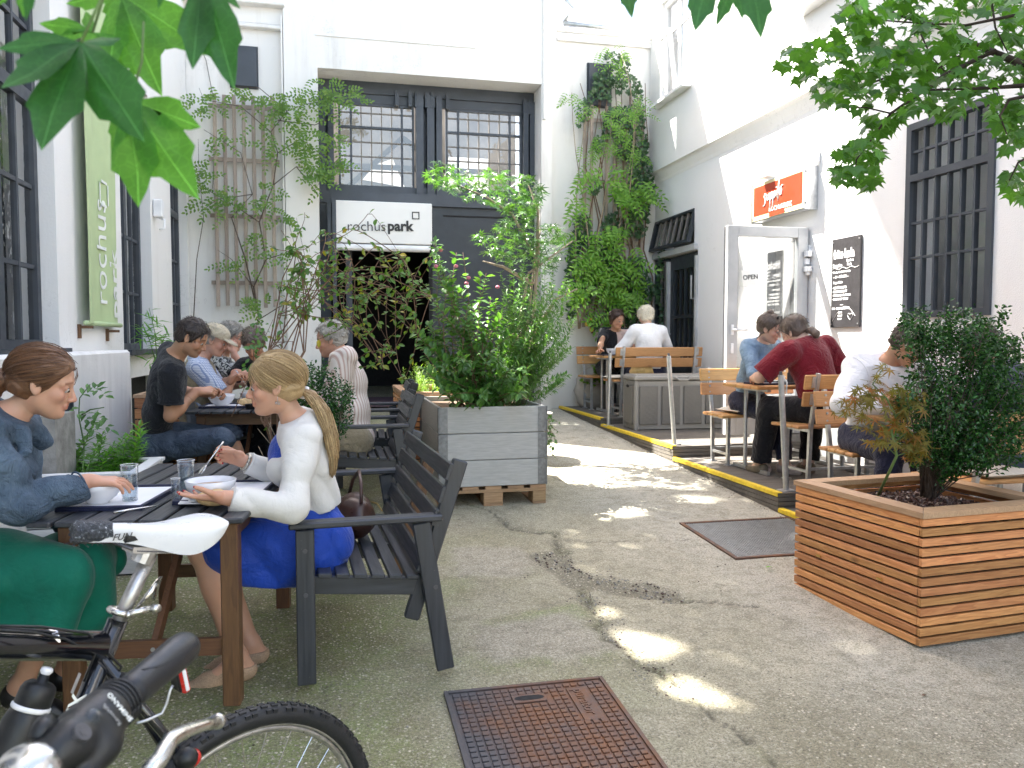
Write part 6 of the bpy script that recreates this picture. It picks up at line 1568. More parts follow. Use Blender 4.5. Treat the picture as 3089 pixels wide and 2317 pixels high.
def garment(c, name, mat, kind='shirt', sleeve=.5, inf=.008, fold=.004, ff=14, low=None, high=None, leg=1.0, cuts=(), seed=0, fdir=None, wide=1.0, openfront=False, extra=None, h=None, collar=False, label=None):
  S = Sdf(); s = c['s']; up, front, side = c['up'], c['front'], c['side']; m = 1.12 if c['male'] else .98; cuts = list(cuts)
  if kind in ('shirt', 'jacket'):
    torso_into(S, c, 0 if low is None or low <= 0.15 else .3)
    for q in (1, -1):
      a, e, w = c['arm'][q]
      wd = wide
      if sleeve <= 1:
        b = a+(e-a)*sleeve; n = nrm(e-a); S.cone(a, b+n*.05, .051*s*m*wd, (.046 if sleeve < .99 else .046)*s*m*wd, .03, cuts=[(b, n)] if sleeve < .99 else None)
      else:
        S.cone(a, e, .050*s*m*wd, .041*s*m*wd, .03); f = sleeve-1; b = e+(w-e)*f; n = nrm(w-e)
        S.cone(e, b+n*.04, .041*s*m*wd, (.041-.010*f)*s*m*wd, .02, cuts=[(b, n)])
    if low is not None: cuts.append((c['pel']+(c['neck']-c['pel'])*low, -up))
    nk = c['neck']+up*.046; cuts.append((nk, nrm(up*.93+front*.30)))
  elif kind == 'trousers':
    S.ell(c['pel'], v3(.112, .160 if c['male'] else .166, .11)*s*c['fat'], c['R3'], .05)
    for q in (1, -1):
      hip, kn, an, heel, ball, fd = c['legs'][q]
      S.cone(hip, kn, .094*s*c['fat'], .064*s, .04)
      if leg < 1: kk = hip+(kn-hip)*leg;
      if leg > 1:
        f = leg-1; b = kn+(an-kn)*f; n = nrm(an-kn); S.cone(kn, b+n*.03, .062*s*wide, .052*s*wide, .03, cuts=[(b, n)])
      elif leg <= 1:
        b = hip+(kn-hip)*leg; n = nrm(kn-hip); cuts = cuts
        S.p.pop(); S.cone(hip, kn, .096*s*c['fat'], .070*s, .04, cuts=[(b, n)])
    cuts.append((c['pel']+v3(0, 0, .125*s), v3(0, 0, 1)))
  if extra: extra(S, c)
  rings = []
  if kind in ('shirt', 'jacket') and c['res'][0] < .011:
    for q in (1, -1):
      a, e, w = c['arm'][q]; f = sleeve if sleeve <= 1 else sleeve-1; A_, B_ = (a, e) if sleeve <= 1 else (e, w); n_ = nrm(B_-A_); r_ = ((.046 if sleeve > .99 or sleeve > 1 else .050) if sleeve <= 1 else .041-.010*f)*s*m*wide+inf-.001
      rings.append((A_+(B_-A_)*f-n_*.006, n_, r_, .0035)); rings.append((A_+(B_-A_)*f-n_*.030, n_, r_-.0005, .0016))
      n_ = nrm(e-a); rings.append((a+n_*.035, nrm(n_*.6+side*q*.8), .056*s*m*wide+inf-.003, .0022))
  h = h or c['res'][0]
  V, F = S.mesh(h, inf, fold, ff, cuts, seed=seed, fdir=fdir); V = relax(V, F, 1, .4)
  o = link(name, mesh_np(name, V-c['O'], F, [M[mat]]), c['root'])
  if rings:
    mb = MB()
    for (p_, n_, r_, t_) in rings:
      R = Vector(n_).to_track_quat('Z', 'Y').to_matrix(); mb.tube([Vector(p_-c['O'])+R@Vector((r_*cos(x_), r_*sin(x_), 0)) for x_ in np.linspace(0, 2*pi, 26)], t_, 5, cap=False)
    mb.obj('seam', M[mat], o, smooth=True)
  return o
def hair_cap(c, mat, r=(.108, .087, .093), off=(-.018, 0, .040), hl=(.80, -.60, .024), nape=-.075, extra=None, fold=.003, ff=60, h=None, side_keep=None, name='hair', thick=0, fuzz=460):
  S = Sdf(); H, head, sc = c['H'], c['head'], c['sc']; P = lambda x, y, z: head+H@(v3(x, y, z)*sc)
  S.ell(P(*off), v3(*r)*sc, H, .02)
  S.ell(P(-.045, 0, -.02), v3(.07, .072, .06)*sc, H, .03)
  n1 = H@nrm(v3(hl[0], 0, hl[1])); cuts = [(head+n1*hl[2]*sc, n1), (P(0, 0, nape), -(H@v3(.25, 0, .97)))]
  V, F = S.mesh(h or c['res'][1]*1.1, thick, fold*sc, ff, cuts, fdir=tuple(H@v3(.1, .9, .25)))
  V = relax(V, F, 1, .4)
  o = link(name, mesh_np(name, V-c['O'], F, [M[mat]]), c['root'])
  if fuzz:
    g = random.Random(5); mb = MB(); er, of = v3(*r), v3(*off); nn1 = nrm(v3(hl[0], 0, hl[1])); k = 0
    while k < fuzz:
      th = g.random()*2*pi; zz = g.uniform(-.8, 1); u = v3(sqrt(1-zz*zz)*cos(th), sqrt(1-zz*zz)*sin(th), zz); p = of+u*er
      if p@nn1 > hl[2]+.006 or p[2] < nape-.0: continue
      k += 1; fl = v3(-.5 if u[2] > .2 else -.1, 0, -1)+.7*v3(g.uniform(-1, 1), g.uniform(-1, 1), g.uniform(-1, 1)); fl = nrm(fl-u*(fl@u)); L = g.uniform(.018, .04)
      mb.tube([Vector(head+H@((p+fl*L*t+u*(.004+L*.32*t*t))*sc)-c['O']) for t in (-.3, .2, .6, 1)], [.0012, .0017, .0015, .0004], 3, cap=False)
    mb.obj('loose_hair', M[mat], o)
  if extra:
    S = Sdf(); extra(S, P, c); V, F = S.mesh(h or c['res'][1]*1.2, 0, fold, ff)
    if len(V): link('hair_length', mesh_np('hair_length', V-c['O'], F, [M[mat]]), o)
  return o
def strands(c, mat, pony, tail, n=900, rad=.0013, seed=3, parting=None, tailn=260, tr=.028, hl=(.80, -.60, .024), ell_r=(.110, .0885, .095), off=(-.018, 0, .040), nape=-.07, parent=None):
  """combed back strands over the skull to the tie, then down the tail"""
  g = random.Random(seed); H, head, sc, O = c['H'], c['head'], c['sc'], c['O']
  er = v3(*ell_r); of = v3(*off); pu = nrm((v3(*pony)-of)/er); mb = MB(); n1 = nrm(v3(hl[0], 0, hl[1]))
  k = 0; tries = 0
  while k < n and tries < n*30:
    tries += 1
    th = g.random()*2*pi; zz = g.uniform(-1, 1); u = v3(sqrt(1-zz*zz)*cos(th), sqrt(1-zz*zz)*sin(th), zz); p = of+u*er
    if p@n1 > hl[2]-.0 or p[2] < nape: continue
    if p@n1 < hl[2]-.035 and g.random() < .35: continue
    k += 1
    w = math.acos(np.clip(u@pu, -1, 1))
    if w < .1: continue
    m = 10; pts = []; lift = g.uniform(-.003, .0035) if g.random() < .93 else g.uniform(.003, .010); bow = g.uniform(-.10, .10); ax = nrm(np.cross(u, pu))
    for i in range(m):
      t = i/(m-1); q = (sin((1-t)*w)*u+sin(t*w)*pu)/sin(w) if w < 3.1 else u
      q = nrm(q+ax*bow*sin(pi*t)*.5); pp = of+q*er*(1+.012*sin(pi*t)*(1 if lift > 0 else 0))+q*lift
      pts.append(Vector(head+H@(pp*sc)-O))
    mb.tube(pts, [rad*.5]+[rad]*(m-2)+[rad*.8], 3, cap=False)
  T = [v3(*t)-O for t in tail]
  for i in range(tailn):
    a = g.random()*2*pi; r0 = sqrt(g.random()); end = g.uniform(.78, 1.0); pts = []; ph = g.random()*6
    m = 14
    for j in range(m):
      t = j/(m-1)*end; f = t*(len(T)-1); i0 = min(int(f), len(T)-2); p = T[i0]+(T[i0+1]-T[i0])*(f-i0)
      rr = tr*(.35+1.0*sin(min(1, t*1.15)*pi)**.7*.75+.15)*r0
      p = p+v3(cos(a)*rr+.004*sin(t*14+ph), sin(a)*rr+.004*cos(t*11+ph), 0); pts.append(Vector(p))
    mb.tube(pts, [rad*1.3]*(m-1)+[rad*.3], 3, cap=False)
  return mb.obj('hair_strands', M[mat], parent or c['root'], smooth=True)
# ------------------------------------------------ woman in the denim jacket (left edge)
def hair_w1(c):
  o = hair_cap(c, 'hr_brown', hl=(.84, -.54, .030), fold=.002, fuzz=0, extra=lambda S, P, c: S.chain([P(-.098, 0, .005), P(-.135, .0, -.02), P(-.155, 0, -.08), P(-.15, 0, -.15)], [.028, .034, .030, .016], .02))
  T = [c['head']+c['H']@(v3(*q)*c['sc']) for q in ((-.100, 0, .0), (-.145, 0, -.02), (-.165, 0, -.07), (-.165, 0, -.12), (-.15, 0, -.19))]
  strands(c, 'hr_brown', (-.105, 0, .0), T, 950, .0013, 3, hl=(.84, -.54, .030), tr=.036, parent=o)
  S = Sdf(); S.cone(c['head']+c['H']@v3(-.108, -.018, .0), c['head']+c['H']@v3(-.108, .018, -.008), .022, .022, .01); V, F = S.mesh(.005); link('hair_tie', mesh_np('hair_tie', V-c['O'], F, [M['leather_brown']]), c['root'])
def skirt_w1(S, c):
  a = c['legs']; hip = c['pel']
  k1, k2 = a[1][1], a[-1][1]; mk = (k1+k2)/2
  S.p = []
  S.ell(c['pel']+v3(.02, 0, -.01), v3(.15, .19, .13), np.eye(3), .05)
  for q in (1, -1): S.cone(a[q][0], a[q][1]+v3(.02, 0, .01), .115, .085, .06)
  S.cone(c['pel']+v3(.05, 0, .02), mk+v3(0, 0, .01), .13, .10, .06)
  S.cone(c['pel']+v3(.1, 0, -.04), mk+v3(.0, 0, -.12), .14, .12, .07); S.cone(c['pel']+v3(.08, -.09, -.10), k2+v3(-.04, -.03, -.18), .085, .06, .07); S.cone(c['pel']+v3(.10, -.10, -.20), k2+v3(-.10, -.03, -.22), .05, .045, .06)
  for dy in (-.13, -.04, .06, .14): S.cone(mk+v3(-.02, dy, -.02), mk+v3(-.05, dy*1.5, -.26), .075, .045, .05)
  for dx in (-.12, -.24): S.cone(mk+v3(dx, -.10, -.02), mk+v3(dx-.02, -.13, -.24), .07, .035, .05); S.cone(mk+v3(dx, .12, -.04), mk+v3(dx, .15, -.22), .07, .035, .05)
w1f = .02
person('woman with chestnut ponytail in a denim jacket and green skirt, reaching for the water glass', w1f,
     pel=(-1.33, 3.06, .545), neck=(-1.115, 3.085, 1.075), head=(-.985, 3.09, 1.216), look=(.955, .10, -.26), side=(0, 1, 0),
     hands={-1: ((-.855, 3.115, .845), (.93, .28, -.10), (.1, .25, -1), (.35, .42, .5, .6), (.45, .3), .10), 1: ((-.95, 3.24, .655), (.9, -.2, -.3), (0, -.2, -1), (.8, .8, .9, .9))},
     feet={-1: (-1.10, 3.12, .115, .8, -.2, -.25), 1: (-1.00, 3.30, .10, .9, 0, -.1)}, knees={-1: (-.90, 2.98, .53), 1: (-.88, 3.20, .53)},
     elbows={-1: (-.35, -.55, -1), 1: (-.3, .6, -1)}, skin='skin_fair', hair=hair_w1, bust=.9, fat=.92, s=.97, res=(.0075, .0035, .0030), brow=(.5, .4, .35), shoes=('shoe_black', 'heel'), lips=(.80, .50, .50),
     garments=[dict(name='denim_jacket', mat='cl_denim', kind='jacket', sleeve=1.86, inf=.017, fold=.0085, ff=15, low=.02, wide=1.08, h=.0065, extra=lambda S, c: (S.chain([c['neck']+c['side']*.075+c['front']*.03+c['up']*.02, c['neck']-c['front']*.060+c['up']*.050, c['neck']-c['side']*.075+c['front']*.03+c['up']*.02], [.018, .022, .018], .02), S.cone(c['neck']-c['side']*.07+c['front']*.05+c['up']*.0, c['neck']-c['side']*.085+c['front']*.125-c['up']*.05, .022, .012, .015), S.cone(c['neck']+c['side']*.07+c['front']*.05, c['neck']+c['side']*.085+c['front']*.125-c['up']*.05, .022, .012, .015))),
         dict(name='green_skirt', mat='cl_green', kind='skirt', inf=.004, fold=.022, ff=8, fdir=(1.1, .9, -.45), extra=skirt_w1, h=.0085, cuts=[((0, 0, .30), (0, 0, -1))])])
# ------------------------------------------------ woman in the white cardigan
def hair_w2(c):
  T0 = [(-.100, .00, -.035), (-.138, .01, -.06), (-.172, .03, -.12), (-.192, .045, -.21), (-.195, .055, -.30), (-.180, .055, -.39)]
  o = hair_cap(c, 'hr_blonde', hl=(.80, -.60, .030), nape=-.085, fold=.002, fuzz=0, extra=lambda S, P, c: S.chain([P(*q) for q in T0], [.014, .018, .021, .019, .014, .004], .02))
  T = [c['head']+c['H']@(v3(*q)*c['sc']) for q in T0]
  strands(c, 'hr_blonde', (-.108, -.005, -.03), T, 1100, .0013, 5, hl=(.80, -.60, .030), tr=.025, tailn=520, nape=-.085, parent=o)
  P = lambda x, y, z: c['head']+c['H']@(v3(x, y, z)*c['sc'])
  mb = MB(); ctr = P(-.112, -.012, -.045); ax = nrm(P(-.135, -.02, -.06)-P(-.100, -.01, -.035)); R = Vector(ax).to_track_quat('Z', 'Y').to_matrix()
  mb.tube([Vector(ctr-c['O'])+R@Vector((.020*cos(a), .020*sin(a), .003*sin(5*a))) for a in np.linspace(0, 2*pi, 22)], .009, 7); mb.obj('hair_tie', M['napkin'], c['root'], smooth=True)
  mb = MB(); e = P(-.006, .083, -.060)-c['O']
  for k in range(3): mb.tube([Vector(e)+Vector((-.010, 0, -.005*k)), Vector(e)+Vector((.010, 0, -.003-.005*k))], .0016, 5)
  mb.tube([Vector(e)+Vector((0, 0, .018)), Vector(e)], .0008, 4); mb.obj('earring', M['silver'], c['root'])
def dress_low(S, c):
  a = c['legs']; k1, k2 = a[1][1], a[-1][1]; mk = (k1+k2)/2
  S.p = []
  S.ell(c['pel']+v3(0, 0, .01), v3(.135, .170, .120), np.eye(3), .05); S.ell(c['pel']+c['up']*.14, v3(.092, .120, .10), c['R3'], .06)
  for q in (1, -1): S.cone(a[q][0], a[q][0]*.16+a[q][1]*.84, .112, .088, .06)
  S.cone(c['pel']+v3(-.04, 0, .02), c['pel']*.2+mk*.8+v3(0, 0, .005), .12, .10, .07)
  S.cone(c['pel']+v3(-.06, -.10, -.02), c['pel']+v3(-.16, -.14, -.12), .09, .055, .06); S.cone(c['pel']*.5+k1*.5+v3(0, -.03, 0), c['pel']*.62+k1*.38+v3(0, -.06, -.14), .09, .05, .06)
  S.cone(c['pel']*.3+k1*.7+v3(0, -.02, 0), c['pel']*.4+k1*.6+v3(0, -.06, -.10), .08, .045, .06)
def bodice(S, c): S.cone(c['mid'], c['chest'], .10, .11, .05)
tz = TZ1+.03
w2 = person('blonde woman with long ponytail in white cardigan and royal blue dress holding a spoon', .02,
     pel=(-.065, 3.39, .520), neck=(-.130, 3.33, 1.008), head=(-.222, 3.29, 1.190), look=(-.99, -.06, -.10), side=(0.05, -1, 0),
     hands={1: ((-.375, 2.985, TZ1+.045), (-.97, .05, .06), (.02, .25, 1), (.10, .16, .25, .36), (.75, .25), .17), -1: ((-.365, 3.50, .845), (-.72, .10, .30), (.1, -.9, -.35), (.95, 1.05, 1.15, 1.2), (.5, .75), .03)},
     feet={1: (-.375, 3.25, .095, -.98, -.10, -.16), -1: (-.34, 3.40, .095, -.98, -.1, -.16)}, knees={1: (-.50, 3.27, .535), -1: (-.49, 3.44, .52)},
     elbows={1: (.55, -.30, -1.0), -1: (.5, .5, -1)}, skin='skin_fair', hair=hair_w2, bust=.92, fat=.90, s=.97, res=(.007, .0033, .0028), brow=(.55, .45, .36), lips=(.82, .46, .46), shoes=('shoe_tan', 'flat'),
     garments=[dict(name='white_cardigan', mat='cl_white_knit', kind='jacket', sleeve=1.92, inf=.014, fold=.0055, ff=16, low=.30, wide=1.05, h=.006),
         dict(name='blue_dress', mat='cl_blue', kind='skirt', inf=.004, fold=.010, ff=11, fdir=(1.1, .4, .5), extra=dress_low, h=.0075, cuts=[((0, 0, .352), (-.12, 0, -1))]),
         dict(name='dress_bodice', mat='cl_blue', kind='bodice', inf=.004, fold=.003, ff=14, extra=lambda S, c: (torso_into(S, c, .3, top=False, sc=.96), S.ell(c['chest']+c['front']*.035+c['up']*.02, v3(.100, .11, .12), c['R3'], .04)), h=.009)])
# nails, bracelet and the spoon in her hand
b = MB()
for tips in w2['tips']:
  for (p, d) in tips[:5]: b.ell(Vector(p-w2['O'])+Vector(d)*.004, (.0055, .0045, .0045), 7, 4)
b.obj('red_nails', M['nail'], w2['root'], smooth=True)
a_, e_, w_ = w2['arm'][-1]; wp_ = Vector(w_*.96+e_*.04-w2['O']); R = Vector(w_-e_).to_track_quat('Z', 'Y').to_matrix()
b = MB(); b.tube([wp_+R@Vector((.034*cos(t), .034*sin(t), 0)) for t in np.linspace(0, 2*pi, 20)], .008, 6); b.obj('wrist_watch', M['watch'], w2['root'], smooth=True)
tp_ = w2['tips'][1][0][0]
cutlery('white handled spoon held up by the woman in the white cardigan', (tp_[0]+.020, tp_[1]+.01, tp_[2]+.035), (tp_[0]-.045, tp_[1]-.03, tp_[2]-.055), 'chrome', 'spoon')
# ------------------------------------------------ man in the black t-shirt
def short_hair(mat, **k):
  def f(c): hair_cap(c, mat, fold=.006, ff=55, **k)
  return f
m3 = person('smiling man with short dark hair in a black t-shirt, eating soup by the wall', .13,
     pel=(-1.19, 5.93, .665), neck=(-1.055, 5.77, 1.235), head=(-.905, 5.68, 1.385), look=(.88, -.12, -.46), side=(-.25, .97, 0),
     hands={-1: ((-.90, 5.78, 1.005), (.93, .30, .05), (0, .55, -.8), (1.0, 1.1, 1.2, 1.2)), 1: ((-.86, 6.02, .98), (.9, -.35, .05), (0, -.6, -.8), (1.1, 1.2, 1.2, 1.2))},
     feet={-1: (-.62, 5.72, .20, .9, -.3, -.1), 1: (-.55, 5.98, .20, .9, 0, 0)}, knees={-1: (-.74, 5.74, .67), 1: (-.72, 5.98, .67)},
     elbows={-1: (-.5, -.45, -1), 1: (-.4, .5, -1)}, male=True, skin='skin_tan', hair=short_hair('hr_dark', r=(.105, .082, .092), off=(-.012, 0, .040), hl=(.86, -.50, .030)), res=(.010, .0048, .0045), stub=.5, brow=(.25, .2, .18), shoes=('shoe_black', ''), s=1.03,
     garments=[dict(name='black_tshirt', mat='cl_black', sleeve=.72, inf=.011, fold=.004, ff=13, low=-.08, wide=1.22),
         dict(name='jeans', mat='cl_jeans', kind='trousers', leg=1.05, inf=.012, fold=.007, ff=13, wide=1.2)])
cutlery('spoon in the hand of the man in the black t-shirt', (-.80, 5.93, 1.03), (-.765, 6.14, .955), 'white_plastic', 'spoon')
# ------------------------------------------------ man with the cap
def cap(c):
  H, head, sc, O = c['H'], c['head'], c['sc'], c['O']; P = lambda x, y, z: head+H@(v3(x, y, z)*sc)
  S = Sdf(); S.ell(P(-.014, 0, .045), v3(.114, .092, .088)*sc, H, .02); n = H@v3(.12, 0, .99)
  V, F = S.mesh(.006, cuts=[(P(0, 0, .032), -n)]); hat = link('cap', mesh_np('cap', V-O, F, [M['cl_cap']]), c['root'])
  S = Sdf(); S.ell(P(.105, 0, .030), v3(.075, .075, .012)*sc, H@np.array(Euler((0, radians(12), 0)).to_matrix()), .01); V, F = S.mesh(.005); link('brim', mesh_np('brim', V-O, F, [M['cl_cap']]), hat)
  hair_cap(c, 'hr_grey', r=(.104, .084, .085), hl=(.9, -.3, -.0), nape=-.055)
person('old man in a beige cap, checked shirt and khaki vest beside the left wall', .17,
     pel=(-1.05, 6.72, .66), neck=(-1.02, 6.66, 1.20), head=(-.885, 6.63, 1.372), look=(.90, -.15, -.36), side=(-.15, .98, 0),
     hands={-1: ((-.73, 6.62, 1.10), (.95, .2, .0), (0, .3, -1), (.8, .9, 1, 1)), 1: ((-.72, 6.9, 1.08), (.9, -.3, 0), (0, -.3, -1), (.8, .9, 1, 1))},
     feet={-1: (-.7, 6.6, .25, 1, 0, 0), 1: (-.7, 6.85, .25, 1, 0, 0)}, elbows={-1: (-.3, -.6, -1), 1: (0, .6, -1)}, male=True, skin='skin_old', hair=cap, fat=1.12, res=(.010, .0048, .005), s=1.0, brow=(.9, .85, .8),
     garments=[dict(name='checked_shirt', mat='cl_check', sleeve=.85, inf=.010, fold=.004, low=-.1, wide=1.28),
         dict(name='khaki_vest', mat='cl_khaki', kind='bodice', inf=.022, fold=.007, ff=12, extra=lambda S, c: torso_into(S, c, 0, top=False, sc=1.0), h=.011),
         dict(name='trousers', mat='cl_jeans', kind='trousers', leg=1.9, inf=.012, fold=.005)])
person('grey haired person in a black and white floral shirt, leaning the head on one hand', .2,
     pel=(-.98, 7.35, .66), neck=(-.93, 7.27, 1.20), head=(-.83, 7.20, 1.40), look=(.93, -.25, -.2), side=(-.2, .97, 0),
     hands={-1: ((-.80, 7.07, 1.245), (0, .15, 1), (-.6, .7, 0), (.9, 1, 1, 1)), 1: ((-.65, 7.4, 1.0), (1, -.2, 0), (0, 0, -1))},
     feet={-1: (-.6, 7.2, .26, 1, 0, 0), 1: (-.6, 7.4, .26, 1, 0, 0)}, elbows={-1: (.4, -.3, -1), 1: (0, .6, -1)}, skin='skin_old', hair=short_hair('hr_grey'), res=(.012, .0055, .0055),
     garments=[dict(name='floral_shirt', mat='cl_floral', sleeve=.6, inf=.012, fold=.004, low=-.08, wide=1.25), dict(name='trousers', mat='cl_navy_tr', kind='trousers', leg=1.9, inf=.01)])
m6 = person('person in a black top with bowed head, lifting a spoon behind the climbing tangle', .17,
     pel=(-.45, 6.98, .64), neck=(-.55, 6.78, 1.19), head=(-.60, 6.64, 1.345), look=(-.10, -.80, -.55), side=(.98, -.15, 0),
     hands={-1: ((-.745, 6.48, 1.055), (.55, -.35, .30), (.3, -.3, -.8), (.9, 1, 1.1, 1.2)), 1: ((-.42, 6.56, .93), (-.6, -.5, -.1), (0, 0, -1))},
     feet={-1: (-.55, 6.5, .25, 0, -1, 0), 1: (-.35, 6.5, .25, 0, -1, 0)}, elbows={-1: (-.9, .1, -1), 1: (.7, .2, -1)}, skin='skin_tan', hair=short_hair('hr_ash', hl=(.86, -.50, .040)), res=(.010, .0048, .0048), s=1.0,
     garments=[dict(name='black_top', mat='cl_black', sleeve=.45, inf=.010, fold=.003, low=-.08, wide=1.1), dict(name='trousers', mat='cl_black_trousers', kind='trousers', leg=1.9, inf=.01)])
cutlery('spoon held by the bowed person in black', (-.715, 6.42, 1.13), (-.63, 6.45, .985), 'chrome', 'spoon')
# ------------------------------------------------ man in the striped shirt
def curly(c):
  g = random.Random(8)
  def ex(S, P, c):
    for i in range(46):
      th = g.uniform(0, 2*pi); ph = g.uniform(-.5, 1.3); u = v3(cos(ph)*cos(th), cos(ph)*sin(th), sin(ph)); p = v3(-.022, 0, .034)+u*v3(.108, .088, .090)
      if p@nrm(v3(.8, 0, -.6)) > .015: continue
      S.ell(P(*p), v3(.016, .016, .013)*c['sc'], c['H'], .008)
  hair_cap(c, 'hr_grey', extra=ex, hl=(.80, -.60, .006), fold=.005)
person('grey curly haired man in a pale pink striped shirt, seen from behind the climbing tangle', .16,
     pel=(.16, 6.02, .62), neck=(.085, 6.09, 1.235), head=(-.005, 6.12, 1.375), look=(-.96, .10, -.22), side=(0, -1, 0),
     hands={1: ((-.24, 5.94, .96), (-.95, .2, -.1), (0, .2, -1), (.8, .9, 1, 1)), -1: ((-.25, 6.3, .96), (-.95, -.2, -.1), (0, 0, -1))},
     feet={1: (-.30, 5.95, .24, -1, 0, 0), -1: (-.30, 6.15, .24, -1, 0, 0)}, elbows={1: (.6, -.4, -1), -1: (.4, .5, -1)}, male=True, skin='skin_old', hair=curly, fat=1.12, res=(.010, .005, .006), s=1.08, shoes=('shoe_black', ''), hs=1.05,
     garments=[dict(name='striped_shirt', mat='cl_stripe', sleeve=1.9, inf=.016, fold=.008, ff=11, low=-.14, wide=1.3, extra=lambda S, c: S.cone(c['neck']-c['front']*.05+c['up']*.03, c['neck']+c['side']*.06+c['up']*.025, .018, .016, .02)), dict(name='trousers', mat='cl_khaki', kind='trousers', leg=1.95, inf=.012, fold=.006)])
# ------------------------------------------------ far table by the ivy
fz = .425
def bob(c): hair_cap(c, 'hr_black', hl=(.84, -.54, .018), nape=-.10, fold=.003, extra=lambda S, P, c: (S.cone(P(-.01, .078, .02), P(-.02, .082, -.055), .026, .02, .02), S.cone(P(-.01, -.078, .02), P(-.02, -.082, -.055), .026, .02, .02)))
person('dark haired woman in a black cardigan over a pink top under the ivy', fz,
     pel=(3.74, 10.38, fz+.56), neck=(3.74, 10.16, fz+1.055), head=(3.71, 10.03, fz+1.225), look=(.42, -.85, -.28), side=(.98, -.1, 0),
     hands={-1: ((3.36, 9.70, fz+.80), (-.5, -.85, .1), (.4, -.1, -.9), (.3, .4, .5, .6), (.5, .3), .15), 1: ((3.86, 9.82, fz+.80), (-.5, -.8, 0), (-.3, 0, -1))},
     feet={-1: (3.62, 9.98, fz+.085, 0, -1, 0), 1: (3.82, 9.98, fz+.085, 0, -1, 0)}, elbows={-1: (-.9, .2, -.8), 1: (.9, .2, -.8)}, skin='skin_fair', hair=bob, bust=1, fat=1.05, res=(.012, .0065, .006), shoes=('shoe_black', ''),
     garments=[dict(name='pink_top', mat='cl_pink', sleeve=.1, inf=.009, fold=.002, low=-.05), dict(name='black_cardigan', mat='cl_black', kind='jacket', sleeve=1.85, inf=.017, fold=.004, low=-.1, wide=1.15, cuts=[((3.745, 10.09, 0), (.25, -.97, 0))]), dict(name='trousers', mat='cl_black_trousers', kind='trousers', leg=1.95, inf=.012)])
person('person with white blond hair and white top, seen from behind on the long bench', fz,
     pel=(3.86, 9.28, fz+.58), neck=(3.88, 9.37, fz+1.08), head=(3.87, 9.44, fz+1.245), look=(-.15, .95, -.25), side=(-1, 0, 0),
     hands={1: ((3.62, 9.70, fz+.80), (.2, .9, 0), (0, 0, -1)), -1: ((4.08, 9.70, fz+.80), (-.2, .9, 0), (0, 0, -1))},
     feet={1: (3.76, 9.75, fz+.085, 0, 1, 0), -1: (3.96, 9.75, fz+.085, 0, 1, 0)}, elbows={1: (-.8, -.2, -.9), -1: (.8, -.2, -.9)}, skin='skin_pale', hair=short_hair('hr_white', r=(.112, .094, .100), nape=-.085), fat=1.08, res=(.012, .0065, .007), s=1.05,
     garments=[dict(name='white_top', mat='cl_white', sleeve=1.5, inf=.018, fold=.005, ff=10, low=-.05, wide=1.3), dict(name='trousers', mat='cl_navy_tr', kind='trousers', leg=1.95, inf=.012)])
# ------------------------------------------------ woman in the blue denim shirt and man in maroon
dz = .245
def bun(c):
  hair_cap(c, 'hr_ash', hl=(.84, -.54, .022), fold=.002, extra=lambda S, P, c: (S.ell(P(-.045, 0, .135), v3(.030, .030, .026), c['H'], .02), S.cone(P(-.03, -.075, -.05), P(-.055, -.085, -.12), .007, .003, .01)))
  b = MB(); H, head, O = c['H'], c['head'], c['O']
  for y in (-.035, .035): b.ell(Vector(head+H@v3(.045, y, .118)-O), (.012, .027, .018), 12, 6, Matrix(H.tolist()))
  b.obj('sunglasses', M['black_plastic'], c['root'], smooth=True)
person('young woman with hair bun and sunglasses on her head in a light denim shirt', dz,
     pel=(3.66, 6.50, dz+.575), neck=(3.70, 6.34, dz+1.075), head=(3.705, 6.23, dz+1.225), look=(.60, -.72, -.34), side=(.93, .25, 0),
     hands={1: ((3.83, 6.07, dz+1.06), (-.15, .05, 1), (-.6, .7, 0), (1.1, 1.2, 1.2, 1.2)), -1: ((3.72, 6.10, dz+.955), (.9, -.1, .0), (.1, .4, -.9), (.8, .9, 1, 1))},
     feet={1: (3.72, 6.0, dz+.085, 0.2, -1, 0), -1: (3.60, 6.15, dz+.085, -.2, -1, 0)}, elbows={1: (.7, -.3, -1), -1: (-.85, -.1, -.8)}, skin='skin_pale', hair=bun, bust=1, res=(.009, .0045, .0045), shoes=('shoe_pale', ''), lips=(.8, .45, .48),
     garments=[dict(name='denim_shirt', mat='cl_denim_light', kind='jacket', sleeve=1.86, inf=.014, fold=.005, ff=14, low=-.06, wide=1.2), dict(name='trousers', mat='cl_navy_tr', kind='trousers', leg=1.95, inf=.012, fold=.004)])
def man_pony(c): hair_cap(c, 'hr_ash', hl=(.84, -.54, .018), nape=-.07, fold=.002, extra=lambda S, P, c: S.chain([P(-.10, 0, -.05), P(-.13, .0, -.065), P(-.145, 0, -.105), P(-.14, 0, -.13)], [.02, .026, .027, .014], .02))
